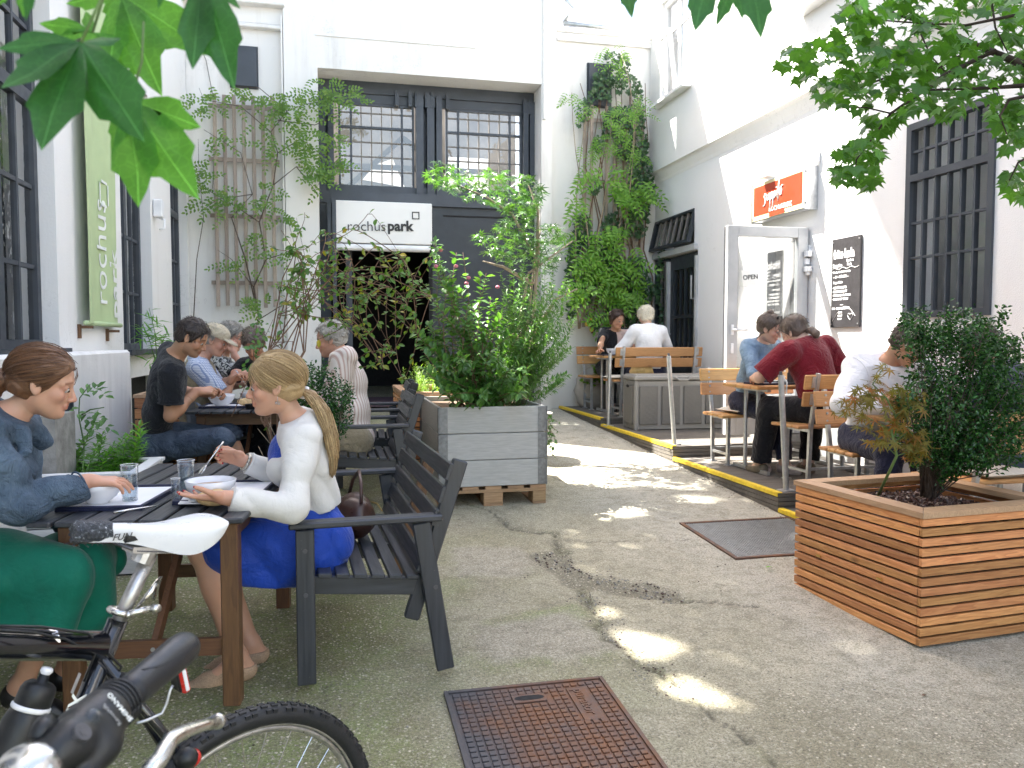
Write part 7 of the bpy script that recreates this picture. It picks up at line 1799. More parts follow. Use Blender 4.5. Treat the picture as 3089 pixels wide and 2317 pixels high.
person('broad man with a short ponytail in a maroon top, seen from behind', dz,
     pel=(3.80, 5.62, dz+.585), neck=(3.72, 5.72, dz+1.075), head=(3.665, 5.80, dz+1.185), look=(-.38, .72, -.55), side=(-.93, -.32, 0),
     hands={1: ((3.42, 5.98, dz+.80), (.5, .8, 0), (0, 0, -1), (.7, .8, .9, .9)), -1: ((3.95, 6.0, dz+.82), (-.5, .8, .1), (0, 0, -1), (.7, .8, .9, .9))},
     feet={1: (3.50, 6.0, dz+.085, -.1, 1, 0), -1: (3.92, 5.95, dz+.085, .1, 1, 0)}, knees={1: (3.50, 5.88, dz+.56), -1: (3.98, 5.98, dz+.56)}, elbows={1: (-.9, -.1, -.75), -1: (.9, -.1, -.75)}, male=True, fat=1.15, shw=.225, s=1.04, skin='skin_pale', hair=man_pony, res=(.009, .0055, .0055), shoes=('shoe_olive', ''), hs=1.06,
     garments=[dict(name='maroon_top', mat='cl_maroon', sleeve=.92, inf=.018, fold=.0045, ff=10, low=-.15, wide=1.3), dict(name='trousers', mat='cl_black_trousers', kind='trousers', leg=1.96, inf=.014, fold=.005, wide=1.2)])
# ------------------------------------------------ man in the white shirt and man in navy, behind the bush
lz = .12
person('man in a white shirt bending over his plate, half hidden by the dark bush', lz,
     pel=(3.66, 4.86, lz+.57), neck=(3.62, 4.60, lz+1.08), head=(3.655, 4.47, lz+1.215), look=(.50, -.60, -.62), side=(.93, -.15, 0),
     hands={-1: ((3.40, 4.33, lz+.86), (.8, -.2, .1), (.3, 0, -.9), (.8, .9, 1, 1)), 1: ((3.75, 4.28, lz+.86), (-.7, -.3, .1), (0, 0, -1), (.8, .9, 1, 1))},
     feet={-1: (3.52, 4.45, lz+.085, 0, -1, 0), 1: (3.8, 4.45, lz+.085, 0, -1, 0)}, elbows={-1: (-.9, -.1, -.9), 1: (.8, 0, -.9)}, male=True, skin='skin_tan', hair=short_hair('hr_dark', r=(.106, .084, .093)), res=(.009, .005, .005), s=1.06, shw=.21, brow=(.25, .2, .18), hs=1.06,
     garments=[dict(name='white_shirt', mat='cl_white', sleeve=1.88, inf=.018, fold=.007, ff=11, low=-.1, wide=1.35, extra=lambda S, c: (S.cone(c['neck']-c['front']*.045+c['up']*.035, c['neck']-c['side']*.065+c['front']*.03+c['up']*.02, .018, .014, .015), S.cone(c['neck']-c['front']*.045+c['up']*.035, c['neck']+c['side']*.065+c['front']*.03+c['up']*.02, .018, .014, .015))),
         dict(name='trousers', mat='cl_navy_tr', kind='trousers', leg=1.95, inf=.012, fold=.006, wide=1.15)])
person('man in a navy shirt at the right edge, seen through the dark bush', .1,
     pel=(4.02, 3.92, .67), neck=(3.93, 4.02, 1.18), head=(3.86, 4.13, 1.335), look=(-.50, .75, -.35), side=(-.80, -.6, 0),
     hands={1: ((3.62, 4.15, .95), (.2, .9, 0), (0, 0, -1), (.8, .9, 1, 1)), -1: ((3.98, 4.35, .95), (-.4, .8, .1), (0, 0, -1), (.8, .9, 1, 1))},
     feet={1: (3.72, 4.28, .20, 0, 1, 0), -1: (4.0, 4.35, .20, 0, 1, 0)}, elbows={1: (-.9, -.2, -.8), -1: (.9, -.2, -.8)}, male=True, skin='skin_tan', hair=short_hair('hr_dark'), res=(.010, .006, .006), s=1.03, shoes=('shoe_black', ''),
     garments=[dict(name='navy_shirt', mat='cl_navy', sleeve=1.5, inf=.016, fold=.005, low=-.1, wide=1.3), dict(name='trousers', mat='cl_jeans', kind='trousers', leg=1.95, inf=.012)])
# ================================================================== plants
def T_oval(w=.5, fold=.12):
  V = [(0, 0, 0), (.3, w*.42, fold*.5), (.62, w*.44, fold*.5), (1, 0, -.06), (.62, -w*.44, fold*.5), (.3, -w*.42, fold*.5), (.34, 0, 0), (.66, 0, -.01)]
  return np.array(V), np.array([(0, 6, 1), (1, 6, 7), (1, 7, 2), (2, 7, 3), (0, 5, 6), (5, 7, 6), (5, 4, 7), (4, 3, 7)])
def T_blade(w=.16):
  V = [(0, 0, 0), (.4, w/2, .02), (1, 0, -.12), (.4, -w/2, .02), (.45, 0, -.01)]
  return np.array(V), np.array([(0, 4, 1), (1, 4, 2), (0, 3, 4), (3, 2, 4)])
def T_fan(out, zc=.10, mid=True):
  """outline polygon around the leaf stalk, fan of triangles, edges drooping"""
  n = len(out); V = [(0, 0, 0)]
  for x, y in out: V.append((x, y, -zc*(x*x+y*y)))
  F = [(0, i+1, (i+1) % n+1) for i in range(n-1)]
  return np.array(V), np.array(F)
def lobes(angs, lens, sinus, wid=.35, teeth=0, back=.16):
  P = [(-back*.3, -.02)]
  k = len(angs)
  for i, (a, L) in enumerate(zip(angs, lens)):
    if i > 0:
      m = (angs[i-1]+a)/2; P.append((cos(m)*sinus, sin(m)*sinus))
    for f, s_ in ((.55, -1), (.80, -1)) if teeth else ((.60, -1),):
      da = wid*(1-f)*s_; P.append((cos(a+da)*L*f, sin(a+da)*L*f))
    if teeth: P.append((cos(a-.16)*L*.84, sin(a-.16)*L*.84))
    P.append((cos(a)*L, sin(a)*L))
    if teeth: P.append((cos(a+.16)*L*.84, sin(a+.16)*L*.84))
    for f, s_ in ((.80, 1), (.55, 1)) if teeth else ((.60, 1),):
      da = wid*(1-f)*s_; P.append((cos(a+da)*L*f, sin(a+da)*L*f))
  return P
R_ = radians
T_MAPLE = T_fan(lobes([R_(-118), R_(-55), 0, R_(55), R_(118)], [.40, .62, .72, .62, .40], .40, .62), .22)
T_PALM = T_fan(lobes([R_(a) for a in (-125, -82, -40, 0, 40, 82, 125)], [.38, .60, .76, .82, .76, .60, .38], .17, .28), .18)
T_IVY = T_fan(lobes([R_(-105), R_(-50), 0, R_(50), R_(105)], [.38, .48, .62, .48, .38], .36, .5), .15)
T_OVAL = T_oval(.56); T_OVALN = T_oval(.38); T_BLADE = T_blade(.15); T_BOX = T_oval(.62, .2)
def place(tm, P, D, N, S, jit=0):
  P, D, N = (np.asarray(a, dtype=np.float64) for a in (P, D, N)); S = np.asarray(S, dtype=np.float64)
  x = D/np.linalg.norm(D, axis=1)[:, None]; z = N-x*(N*x).sum(1)[:, None]; z /= np.linalg.norm(z, axis=1)[:, None]+1e-9; y = np.cross(z, x)
  t, f = tm; n = len(P); m = len(t)
  V = P[:, None, :]+S[:, None, None]*(t[None, :, 0, None]*x[:, None]+t[None, :, 1, None]*y[:, None]+t[None, :, 2, None]*z[:, None])
  F = f[None]+(np.arange(n)*m)[:, None, None]
  return V.reshape(-1, 3), F.reshape(-1, 3)
def foliage(name, tm, P, D, N, S, mat, parent, kind=None):
  V, F = place(tm, P, D, N, S); o = v3(*parent.location) if parent is not None and parent.type == 'EMPTY' else 0
  ob = link(name, mesh_np(name, V-o, F, [M[mat]], False), parent)
  if kind: ob['kind'] = kind
  return ob
def rdir(n, zlo=-1, zhi=1):
  z = nr.uniform(zlo, zhi, n); a = nr.uniform(0, 2*pi, n); r = np.sqrt(np.maximum(0, 1-z*z)); return np.stack([r*np.cos(a), r*np.sin(a), z], 1)
def wob(a, b, n=6, amp=.05, sag=0, g=rnd):
  a, b = Vector(a), Vector(b); L = (b-a).length; pts = []
  o1 = Vector((g.uniform(-1, 1), g.uniform(-1, 1), g.uniform(-1, 1)))*amp*L; o2 = Vector((g.uniform(-1, 1), g.uniform(-1, 1), g.uniform(-1, 1)))*amp*L*.5
  for i in range(n+1):
    t = i/n; pts.append(a.lerp(b, t)+o1*sin(pi*t)+o2*sin(2*pi*t)+Vector((0, 0, sag*sin(pi*t))))
  return pts
def on_path(pts, t):
  f = t*(len(pts)-1); i = min(int(f), len(pts)-2); return pts[i].lerp(pts[i+1], f-i)
def inpoly(x, y, poly):
  c = False; n = len(poly)
  for i in range(n):
    (ax, ay), (bx, by) = poly[i], poly[(i+1) % n]
    if (ay > y) != (by > y) and x < (bx-ax)*(y-ay)/(by-ay)+ax: c = not c
  return c
def loc_np(root): return v3(*root.location)
def stems(root, paths, r0, r1, mat, name='stem', n=5):
  mb = MB(); o = Vector(root.location)
  for p in paths: mb.tube([q-o for q in p], [r0+(r1-r0)*i/(len(p)-1) for i in range(len(p))], n)
  return mb.obj(name, M[mat], root, smooth=True)
# ---- the big maple: trunk out of the picture on the right, limbs reaching in at the top right
mt = thing('maple_tree', 'maple tree whose leafy limbs hang into the picture at the top right', 'tree', (4.05, 1.35, 0))
o = Vector(mt.location)
trunk = [Vector(p) for p in ((4.05, 1.35, -.1), (4.0, 1.4, 1.2), (3.95, 1.5, 2.2), (3.8, 1.8, 3.2), (3.4, 2.4, 4.3), (2.8, 3.2, 5.4), (2.2, 4.0, 6.4))]
mb = MB(); mb.tube([p-o for p in trunk], [.17, .14, .12, .11, .09, .07, .04], 12); mb.obj('trunk', M['bark'], mt, smooth=True)
LIMB = [[(2230, 145, 3.1), (2210, 139, 3.2), (2114, 100, 3.4), (2035, 62, 3.5), (1932, 30, 3.6), (1902, -10, 3.7)],
    [(2235, 183, 3.0), (2212, 185, 3.1), (2141, 190, 3.2), (2014, 194, 3.4), (1940, 205, 3.5)],
    [(2150, 110, 3.3), (2133, 117, 3.3), (2038, 163, 3.3), (2006, 190, 3.3), (1924, 245, 3.35), (1886, 296, 3.4), (1850, 345, 3.4), (1845, 390, 3.4)],
    [(2114, 100, 3.4), (2019, 150, 3.5), (1920, 165, 3.6), (1830, 200, 3.7), (1765, 215, 3.7)],
    [(1932, 30, 3.6), (1919, 27, 3.6), (1842, 71, 3.7), (1734, 117, 3.8), (1680, 122, 3.8)],
    [(2230, 205, 2.9), (2180, 215, 3.0), (2160, 250, 3.0), (2175, 290, 3.0)], [(2240, 330, 2.9), (2200, 350, 3.0), (2180, 390, 3.0)],
    [(2230, 25, 3.0), (2085, 55, 3.2), (1960, 48, 3.4), (1850, 40, 3.5)], [(2140, -10, 3.3), (2150, 60, 3.3), (2180, 120, 3.2)], [(1990, 75, 3.5), (2010, 120, 3.45), (2060, 175, 3.4)], [(1924, 245, 3.35), (1870, 232, 3.4), (1800, 235, 3.5)]]
paths = [[atd(*q) for q in L] for L in LIMB]
for k, p in enumerate(paths):
  mb = MB(); n = len(p); r0 = (.020, .012, .011, .008, .008, .008, .006, .007, .006, .004, .004)[k]; mb.tube([q-o for q in p], [r0+(.002-r0)*i/(n-1) for i in range(n)], 7); mb.obj('limb', M['bark_dark'], mt, smooth=True)
mb = MB()
for a_, b_ in ((trunk[3], paths[0][0]), (trunk[2], paths[1][0]), (trunk[3], paths[7][0]), (trunk[2], paths[6][0])): mb.tube([q-o for q in wob(a_, b_, 6, .03)], [.05, .045, .04, .035, .03, .025, .02], 8)
mb.obj('limb', M['bark'], mt, smooth=True)
POLY = [[(1660, 120), (1735, 90), (1790, 62), (1835, -20), (2260, -20), (2260, 225), (2150, 215), (2100, 225), (2060, 262), (1985, 232), (1935, 262), (1900, 305), (1868, 300), (1862, 245), (1790, 228), (1762, 195), (1700, 158)],
    [(1785, 340), (1850, 300), (1905, 300), (1905, 350), (1885, 405), (1845, 415), (1800, 385)], [(2130, 215), (2215, 215), (2225, 300), (2180, 330), (2150, 280)], [(2165, 385), (2215, 335), (2240, 430), (2190, 430)]]
lp = []; g = random.Random(4)
while len(lp) < 900:
  r_ = g.random(); k_ = 0 if r_ < .74 else 1 if r_ < .86 else 2 if r_ < .94 else 3; pol = POLY[k_]; px = g.uniform(min(q[0] for q in pol), max(q[0] for q in pol)); py = g.uniform(min(q[1] for q in pol), max(q[1] for q in pol))
  if not inpoly(px, py, pol) or (k_ and len(lp) > 700): continue
  if k_ == 0 and vnoise(np.array(px/45.), np.array(py/38.+7)).item() < .24: continue
  lp.append((atd(px, py, g.uniform(3.0, 3.85)), py))
tmpl_mesh = []
for k in range(4):
  V, F = place(T_MAPLE, [(0, 0, 0)], [(1, 0, 0)], [(0, 0, 1)], [1.0]); V = V.copy(); V[:, 2] += .05*np.sin(V[:, 0]*7+k)+.05*np.cos(V[:, 1]*8+k*2); tmpl_mesh.append(mesh_np('leaf', V, F, [M['leaf_maple']], False))
rest = []
def leaf_obj(name, me, p, d, nrml, s, parent):
  x = Vector(d).normalized(); z = Vector(nrml); z = (z-x*z.dot(x)).normalized(); y = z.cross(x)
  ob = bpy.data.objects.new(name, me); C.objects.link(ob); ob.parent = parent
  Mx = Matrix((x*s, y*s, z*s)).transposed().to_4x4(); Mx.translation = Vector(p)-parent.location; ob.matrix_local = Mx; return ob
for i, (p, py) in enumerate(lp):
  a = g.uniform(0, 2*pi); d = Vector((cos(a), sin(a), -.35-.8*g.random())); nn = Vector((g.uniform(-.6, .6), g.uniform(-.9, .3), 1)); s = g.uniform(.058, .098)
  if i < 300: leaf_obj('leaf', tmpl_mesh[i % 4], p, d, nn, s, mt)
  else: rest.append((p, d, nn, s))
foliage('leaf_mass', T_MAPLE, [tuple(r[0]) for r in rest], [tuple(r[1]) for r in rest], [tuple(r[2]) for r in rest], [r[3] for r in rest], 'leaf_maple', mt, 'stuff')
# unseen tree added for shade: leaves set along the sun, gaps for sun spots
def frame_hidden(P):
  v = P-v3(0, 0, CZ); z = v@v3(*_fw); x = v@v3(*_rt); y = v@v3(*_up)
  return (z < .2) | (y/np.maximum(z, .01) > .50) | (np.abs(x/np.maximum(z, .01)) > .70)
gaps = [(1.266, 3.66, .055), (1.34, 3.20, .10), (1.28, 3.30, .07), (1.315, 2.775, .075), (1.95, 5.32, .13), (2.12, 5.36, .09), (2.32, 5.42, .10), (2.80, 5.52, .09), (2.05, 6.75, .16), (2.35, 6.65, .10), (3.05, 4.45, .05)]
N_ = 30000
gx = nr.uniform(1.0, 9.0, N_); gy = nr.uniform(-4.0, 6.5, N_)
edge = np.where(gx < 4.6, 5.95, 6.05-.909*(gx-4.6))+.25*np.sin(gx*2.1)+.2*np.sin(gx*5.3+1)
keep = gy < edge-.0
for (cx, cy, r) in gaps: keep &= np.hypot(gx-cx, (gy-cy)*1.0) > r*1.9+.02
keep &= gx > 1.15
hz = (gx+2.6+nr.uniform(0, 3.0, N_))/.5      # height that puts each leaf on its sun ray, behind the left building
P = np.stack([gx-hz*.5, gy+hz*.4545, hz], 1)
inside = P[:, 2] > 6.5
ok = keep & frame_hidden(P) & inside & (P[:, 0] < 4.4)
P = P[ok]
T_STAR = T_fan([(-.03, -.03)]+[(cos(a)*r, sin(a)*r) for a, r in ((-2.0, .5), (-1.5, .33), (-1, .75), (-.5, .45), (0, .95), (.5, .45), (1, .75), (1.5, .33), (2.0, .5))], .2)
ct = thing('added_shade_tree', 'unseen tree added behind the left building, leaves placed to shade the near yard', 'tree', (-4.3, 7.2, 0))
mb = MB(); mb.tube([(0, 0, -.1), (0, .1, 4), (.1, .2, 9), (.2, .2, 15), (.3, .3, 23)], [.38, .33, .28, .18, .05], 12); mb.obj('trunk', M['bark'], ct, smooth=True)
foliage('crown', T_STAR, P, rdir(len(P), -.7, .1), rdir(len(P), .35, 1), nr.uniform(.16, .24, len(P)), 'leaf_crown', ct, 'stuff')
mb = MB()
for k in range(26):
  q = Vector(P[nr.integers(len(P))]); o_ = Vector(ct.location); mb.tube([w-o_ for w in wob((-4.2, 7.4, max(5, q.z-2.5)), q, 6, .06)], [.09, .07, .06, .05, .035, .02, .01], 6)
mb.obj('limb', M['bark'], ct, smooth=True)
# ---- near leaves of a star leaved tree, hanging in from the top edge close to the camera
st_ = thing('star_leaved_tree', 'branch with large star shaped green leaves hanging in close at the top left', 'tree', (-.9, .25, 2.6))
st2 = thing('star_leaved_branch', 'tips of dark green pointed leaves hanging in at the top middle', 'branch', (.25, .75, 2.0))
def star_leaf(root, J, tips, d0, mat='leaf_sweet', sinus=.36, curl=.10, wid=.26):
  """J and tips in picture units at depth d (u, v, d); a thin curved blade with five pointed toothed lobes"""
  c = atd(*J); T = [atd(*t) for t in tips]; ang = []
  ex = _rt; ey = _up
  loc = [((t-c).dot(ex), (t-c).dot(ey), (t-c).dot(_fw)) for t in T]; loc.sort(key=lambda q: atan2(q[1], q[0]))
  # start after the largest gap
  n = len(loc); A = [atan2(q[1], q[0]) for q in loc]; gapsz = [((A[(i+1) % n]-A[i]) % (2*pi)) for i in range(n)]; k = gapsz.index(max(gapsz)); loc = loc[k+1:]+loc[:k+1]; A = [atan2(q[1], q[0]) for q in loc]
  for i in range(1, n):
    while A[i] < A[i-1]: A[i] += 2*pi
  L = [sqrt(q[0]**2+q[1]**2) for q in loc]; dz = [q[2] for q in loc]; out = []
  for i in range(n):
    if i > 0:
      m = (A[i-1]+A[i])/2; r = sinus*min(L[i-1], L[i]); out.append((m, r, (dz[i-1]+dz[i])/2*.3, 0))
    for f, w in ((.30, wid*1.15), (.50, wid), (.66, wid*.78), (.70, wid*.52), (.88, wid*.22)): out.append((A[i]-w*(1.1-f*.3), L[i]*f, dz[i]*f, 0))
    out.append((A[i], L[i], dz[i], 1))
    for f, w in ((.86, wid*.24), (.72, wid*.50), (.68, wid*.80), (.50, wid), (.30, wid*1.15)): out.append((A[i]+w*(1.1-f*.3), L[i]*f, dz[i]*f, 0))
  V = []; F = []; ve = []; rings = (.34, .67, 1.0); m = len(out); V.append((0, 0, 0)); ve.append(1)
  for r in rings:
    for (a, rr, z, q) in out:
      x, y = cos(a)*rr*r, sin(a)*rr*r; V.append((x, y, z*r+curl*(rr*r)**2*4+.004*sin(x*90)*cos(y*80))); ve.append(q)
  for i in range(m-1): F.append((0, 1+i, 2+i))
  for j in range(2):
    for i in range(m-1):
      a, b = 1+j*m+i, 1+(j+1)*m+i; F.append((a, b, b+1)); F.append((a, b+1, a+1))
  W = [c+ex*x+ey*y+_fw*z-root.location for x, y, z in V]
  me = mesh_np('leaf', np.array([tuple(w) for w in W]), np.array(F), [M[mat]], True, {'vein': np.array(ve, float)})
  ob = link('leaf', me, root)
  pt = c+Vector((rnd.uniform(-.02, .02), rnd.uniform(-.02, .04), .07)); b = MB(); b.tube([c-root.location, c.lerp(pt, .5)+Vector((.004, 0, .0))-root.location, pt-root.location], .0013, 5); b.obj('leaf_stalk', M['green_stem'], ob, smooth=True)
  return ob
def star_mat(name, col, col2):
  t = NT(name); v = t.coord('Object'); ve = t.attr('vein')
  vor = t.n('ShaderNodeTexVoronoi'); vor.feature = 'DISTANCE_TO_EDGE'; vor.inputs['Scale'].default_value = 95; t.l(v, vor.inputs['Vector'])
  net = t.ramp(vor.outputs[0], [(.0, 1), (.06, 0)])
  c = t.mix(t.ramp(t.noise(v, 30, 4), [(.3, 0), (.7, 1)]), col, col2)
  c = t.mix(t.ramp(ve, [(.90, 0), (.985, .8)]), c, tuple(min(1, x*2.4+.03) for x in col2)); c = t.mix(t.math('MULTIPLY', net, .22), c, tuple(min(1, x*2.0) for x in col2))
  t.set(Base_Color=c, Roughness=.5); t.bump(t.math('MULTIPLY', net, -1), .15, .0006)
  tr = t.n('ShaderNodeBsdfTranslucent'); hs = t.n('ShaderNodeHueSaturation'); t.l(c, hs.inputs['Color']); hs.inputs['Value'].default_value = 2.1; hs.inputs['Hue'].default_value = .485; t.l(hs.outputs[0], tr.inputs[0])
  mx = t.n('ShaderNodeMixShader'); mx.inputs[0].default_value = .5; t.l(t.b.outputs[0], mx.inputs[1]); t.l(tr.outputs[0], mx.inputs[2]); t.l(mx.outputs[0], t.out.inputs[0]); M[name] = t.m
star_mat('leaf_star', (.055, .20, .018), (.085, .27, .03)); star_mat('leaf_star_dark', (.018, .10, .016), (.028, .125, .022))
D1, D2 = .62, .74
star_leaf(st_, (175, 92, .66), [(-12, 103, .62), (-6, 186, .60), (70, 316, .60), (302, 300, .64), (262, 82, .70)], D1, 'leaf_star_dark', .46, .25, .46)
star_leaf(st_, (283, 215, .74), [(236, 330, .72), (291, 444, .70), (418, 424, .70), (430, 272, .72)], D1, 'leaf_star', .44, .2, .42)
star_leaf(st_, (262, -12, .80), [(136, 3, .80), (338, 198, .76), (455, 112, .78), (230, 150, .77), (400, -60, .82)], D2, 'leaf_star', .44, .15, .40)
star_leaf(st_, (440, -60, .74), [(495, 182, .70), (408, 143, .70), (390, 0, .74), (520, 20, .76)], D2, 'leaf_star_dark', .5, .2, .34)
star_leaf(st_, (200, 70, .78), [(78, 46, .78), (120, 84, .78), (262, 88, .78), (305, 160, .80), (180, 20, .8)], D2, 'leaf_star', .5, .15, .34)
star_leaf(st_, (40, -50, .66), [(53, 40, .66), (-20, 20, .66), (95, -20, .66)], D2, 'leaf_star', .5, .1, .3)
star_leaf(st_, (75, -40, .60), [(52, 42, .60), (104, -5, .60), (20, -30, .6)], D2, 'leaf_star_dark', .5, .1, .3)
star_leaf(st_, (360, -45, .70), [(340, 18, .70), (372, 0, .70), (310, -30, .7)], D2, 'leaf_star_dark', .5, .1, .3)
star_leaf(st_, (272, 150, .80), [(312, 235, .80), (250, 210, .8), (330, 160, .8)], D2, 'leaf_star', .5, .1, .3)
star_leaf(st2, (1345, -60, .74), [(1366, 42, .72), (1310, -20, .74), (1400, -30, .74)], D2, 'leaf_star_dark', .5, .1, .3)
star_leaf(st2, (1535, -75, .72), [(1501, 70, .70), (1450, -30, .72), (1590, -40, .72)], D2, 'leaf_star_dark', .5, .1, .36)
star_leaf(st2, (1590, -50, .80), [(1549, 54, .80), (1604, 45, .80), (1650, -20, .8)], D2, 'leaf_star_dark', .5, .1, .30)
star_leaf(st2, (1618, -70, .70), [(1647, 82, .68), (1580, -10, .70), (1690, -20, .72)], D2, 'leaf_star_dark', .5, .1, .36)
star_leaf(st2, (1855, -40, .80), [(1872, 32, .80), (1840, 0, .80), (1890, -10, .8)], D2, 'leaf_star', .5, .1, .3)
for r_, pts in ((st_, [(262, -12, .80), (200, -60, .8), (60, -120, .85), (-200, -260, .9)]), (st_, [(440, -60, .74), (300, -110, .8), (60, -120, .85)]), (st2, [(1345, -60, .74), (1535, -85, .74), (1618, -80, .74), (1855, -90, .80), (2100, -200, .9)])):
  b = MB(); b.tube([atd(*q)-r_.location for q in pts], [.003]+[.005]*(len(pts)-1), 6); b.obj('twig', M['bark'], r_, smooth=True)
# ---- japanese maple in a tub behind the grey planter
jm = thing('japanese_maple', 'green japanese maple arching over the gateway, its top leaves white in the sun', 'tree', (1.80, 7.45, .22))
b = MB(); b.lathe((0, 0, 0), [(.22, 0), (.27, .42), (.29, .44), (.26, .44), (.25, .38)], 20); b.obj('tub', M['stone'], jm, smooth=False)
Js = [[(1.80, 7.45, .5), (1.82, 7.46, 1.2), (1.90, 7.50, 1.9), (1.99, 7.5, 2.45)], [(1.80, 7.45, .5), (1.88, 7.4, 1.4), (1.93, 7.4, 2.1), (1.70, 7.45, 2.55), (1.45, 7.5, 2.72), (1.15, 7.6, 2.85)], [(1.8, 7.45, .5), (1.75, 7.4, 1.5), (1.85, 7.42, 2.0), (2.25, 7.3, 2.3)], [(1.9, 7.45, 1.9), (1.6, 7.4, 2.05), (1.4, 7.4, 2.1)], [(1.93, 7.4, 2.1), (1.95, 7.45, 2.6), (1.85, 7.45, 2.85)], [(1.88, 7.4, 1.4), (2.1, 7.35, 1.75), (2.3, 7.3, 1.85)]]
Jp = [[Vector(q) for q in p] for p in Js]
for p in Jp:
  stems(jm, [p], .022, .006, 'bark_pale', 'branch', 7)
JPOLY = [[(915, 385), (935, 345), (975, 352), (1010, 368), (1060, 362), (1110, 372), (1160, 382), (1182, 410), (1160, 452), (1150, 500), (1185, 480), (1225, 495), (1215, 545), (1195, 590), (1165, 600), (1140, 560), (1100, 575), (1050, 545), (1020, 510), (1075, 488), (1085, 455), (1040, 440), (965, 420)]]
lp = []
while len(lp) < 760:
  px, py = rnd.uniform(905, 1230), rnd.uniform(335, 605)
  if inpoly(px, py, JPOLY[0]): lp.append(atd(px, py, rnd.gauss(7.65, .26)))
P = np.array([tuple(p) for p in lp]); n = len(P)
jms = []
for k in range(3):
  V, F = place(T_PALM, [(0, 0, 0)], [(1, 0, 0)], [(0, 0, 1)], [1.0]); V = V.copy(); V[:, 2] += .06*np.sin(V[:, 0]*6+k*2); jms.append(mesh_np('leaf', V, F, [M['leaf_jmaple']], False))
for i in range(250):
  d = rdir(1, -.6, .1)[0]; leaf_obj('leaf', jms[i % 3], P[i], d, (rnd.uniform(-.5, .5), rnd.uniform(-.7, .2), 1), rnd.uniform(.075, .115), jm)
foliage('leaf_mass', T_PALM, P[250:], rdir(n-250, -.6, .1), rdir(n-250, .4, 1), nr.uniform(.07, .11, n-250), 'leaf_jmaple', jm, 'stuff')
# ---- shrubs in the grey planter
def shoot_shrub(root, bases, tops, tm, mat, stemmat, lsize, per=22, r0=.006, amp=.06, pairs=True, t0=.2, droop=-.2, side=0, name='leaf_mass', up=.5):
  paths = []; P, D, N, S = [], [], [], []
  for a_, b_ in zip(bases, tops):
    p = wob(a_, b_, 7, amp); paths.append(p)
    for k in range(per):
      t = t0+(1-t0)*(k+rnd.random()*.6)/per; q = on_path(p, min(t, 1)); ax = (p[min(6, int(t*7))+1]-p[min(6, int(t*7))]).normalized(); a = rnd.uniform(0, 2*pi)
      u = ax.orthogonal().normalized(); v = ax.cross(u)
      for sg in ((1, -1) if pairs else (1,)):
        dd = (u*cos(a)+v*sin(a))*sg+ax*up+Vector((0, 0, droop*rnd.random())); P.append(tuple(q)); D.append(tuple(dd)); N.append((rnd.uniform(-.4, .4), rnd.uniform(-.4, .4), 1)); S.append(lsize*rnd.uniform(.6, 1.15))
  stems(root, paths, r0, r0*.3, stemmat, 'stem', 5)
  return foliage(name, tm, P, D, N, S, mat, root, 'stuff')
SZ = .137+.146+.54
sh1 = thing('flowering_shrub', 'loose arching shrub with a few pink blossoms on the left of the grey planter', 'shrub', (1.0, 6.15, SZ))
bs, tp = [], []
T1 = [(938, 520, 6.1), (1000, 545, 6.2), (960, 600, 6.0), (930, 640, 5.9), (985, 620, 6.3), (1050, 590, 6.4), (900, 720, 5.8), (925, 760, 5.8), (930, 700, 6.0), (1020, 660, 6.1), (1060, 640, 6.3), (960, 780, 5.8), (1010, 700, 6.0), (1080, 690, 6.2), (920, 800, 5.7), (1000, 780, 5.7), (1060, 760, 5.8), (1100, 800, 5.7), (915, 740, 5.9), (950, 560, 6.2), (1140, 790, 5.8), (1110, 720, 6.1), (985, 850, 5.65), (1040, 850, 5.65), (1120, 850, 5.65), (945, 835, 5.6)]
for k, q in enumerate(T1*2):
  bs.append((rnd.uniform(.95, 1.35), rnd.uniform(5.9, 6.4), SZ)); w = atd(*q); tp.append(tuple(w+Vector((rnd.uniform(-.06, .06), rnd.uniform(-.1, .1), rnd.uniform(-.05, .05)))*(k >= len(T1))))
shoot_shrub(sh1, bs, tp, T_OVAL, 'leaf_shrub', 'bark_red', .074, 26, .006, .10, True, .18)
b = MB()
for q in ((952, 540, 6.1), (985, 575, 6.15), (1008, 612, 6.2), (1012, 600, 6.2), (942, 575, 6.0), (1075, 620, 6.3)): b.ell(atd(*q)-sh1.location, (.018, .018, .014), 7, 5)
b.obj('blossom', M['pink'], sh1)
sh2 = thing('bushy_shrub', 'dense upright fine leaved shrub on the right of the grey planter', 'shrub', (1.35, 6.45, SZ))
bs, tp = [], []
for k in range(105):
  px = rnd.uniform(1080, 1245); py = rnd.uniform(545, 800) + (0 if px < 1200 else 25)
  if px > 1210 and py < 590: continue
  bs.append((rnd.uniform(1.2, 1.52), rnd.uniform(6.1, 6.8), SZ)); tp.append(tuple(atd(px, py, rnd.uniform(6.1, 6.9))))
shoot_shrub(sh2, bs, tp, T_OVALN, 'leaf_shrub', 'green_stem', .050, 36, .004, .06, True, .2, 0, name='leaf_mass')
sh3 = thing('trailing_plant', 'trailing ivy hanging over the right side of the grey planter', 'plant', (1.56, 6.0, SZ))
bs = [(1.53, rnd.uniform(5.75, 6.8), SZ+.02) for _ in range(16)]; tp = [tuple(atd(rnd.uniform(1184, 1216), rnd.uniform(880, 1000), rnd.uniform(5.85, 6.4))) for _ in range(16)]
shoot_shrub(sh3, bs, tp, T_IVY, 'leaf_shrub', 'bark_red', .055, 14, .003, .06, False, .1)
hb_ = thing('herb_clump', 'feathery lime green herb clump in the narrow slatted planter', 'plant', (.85, 7.4, .86))
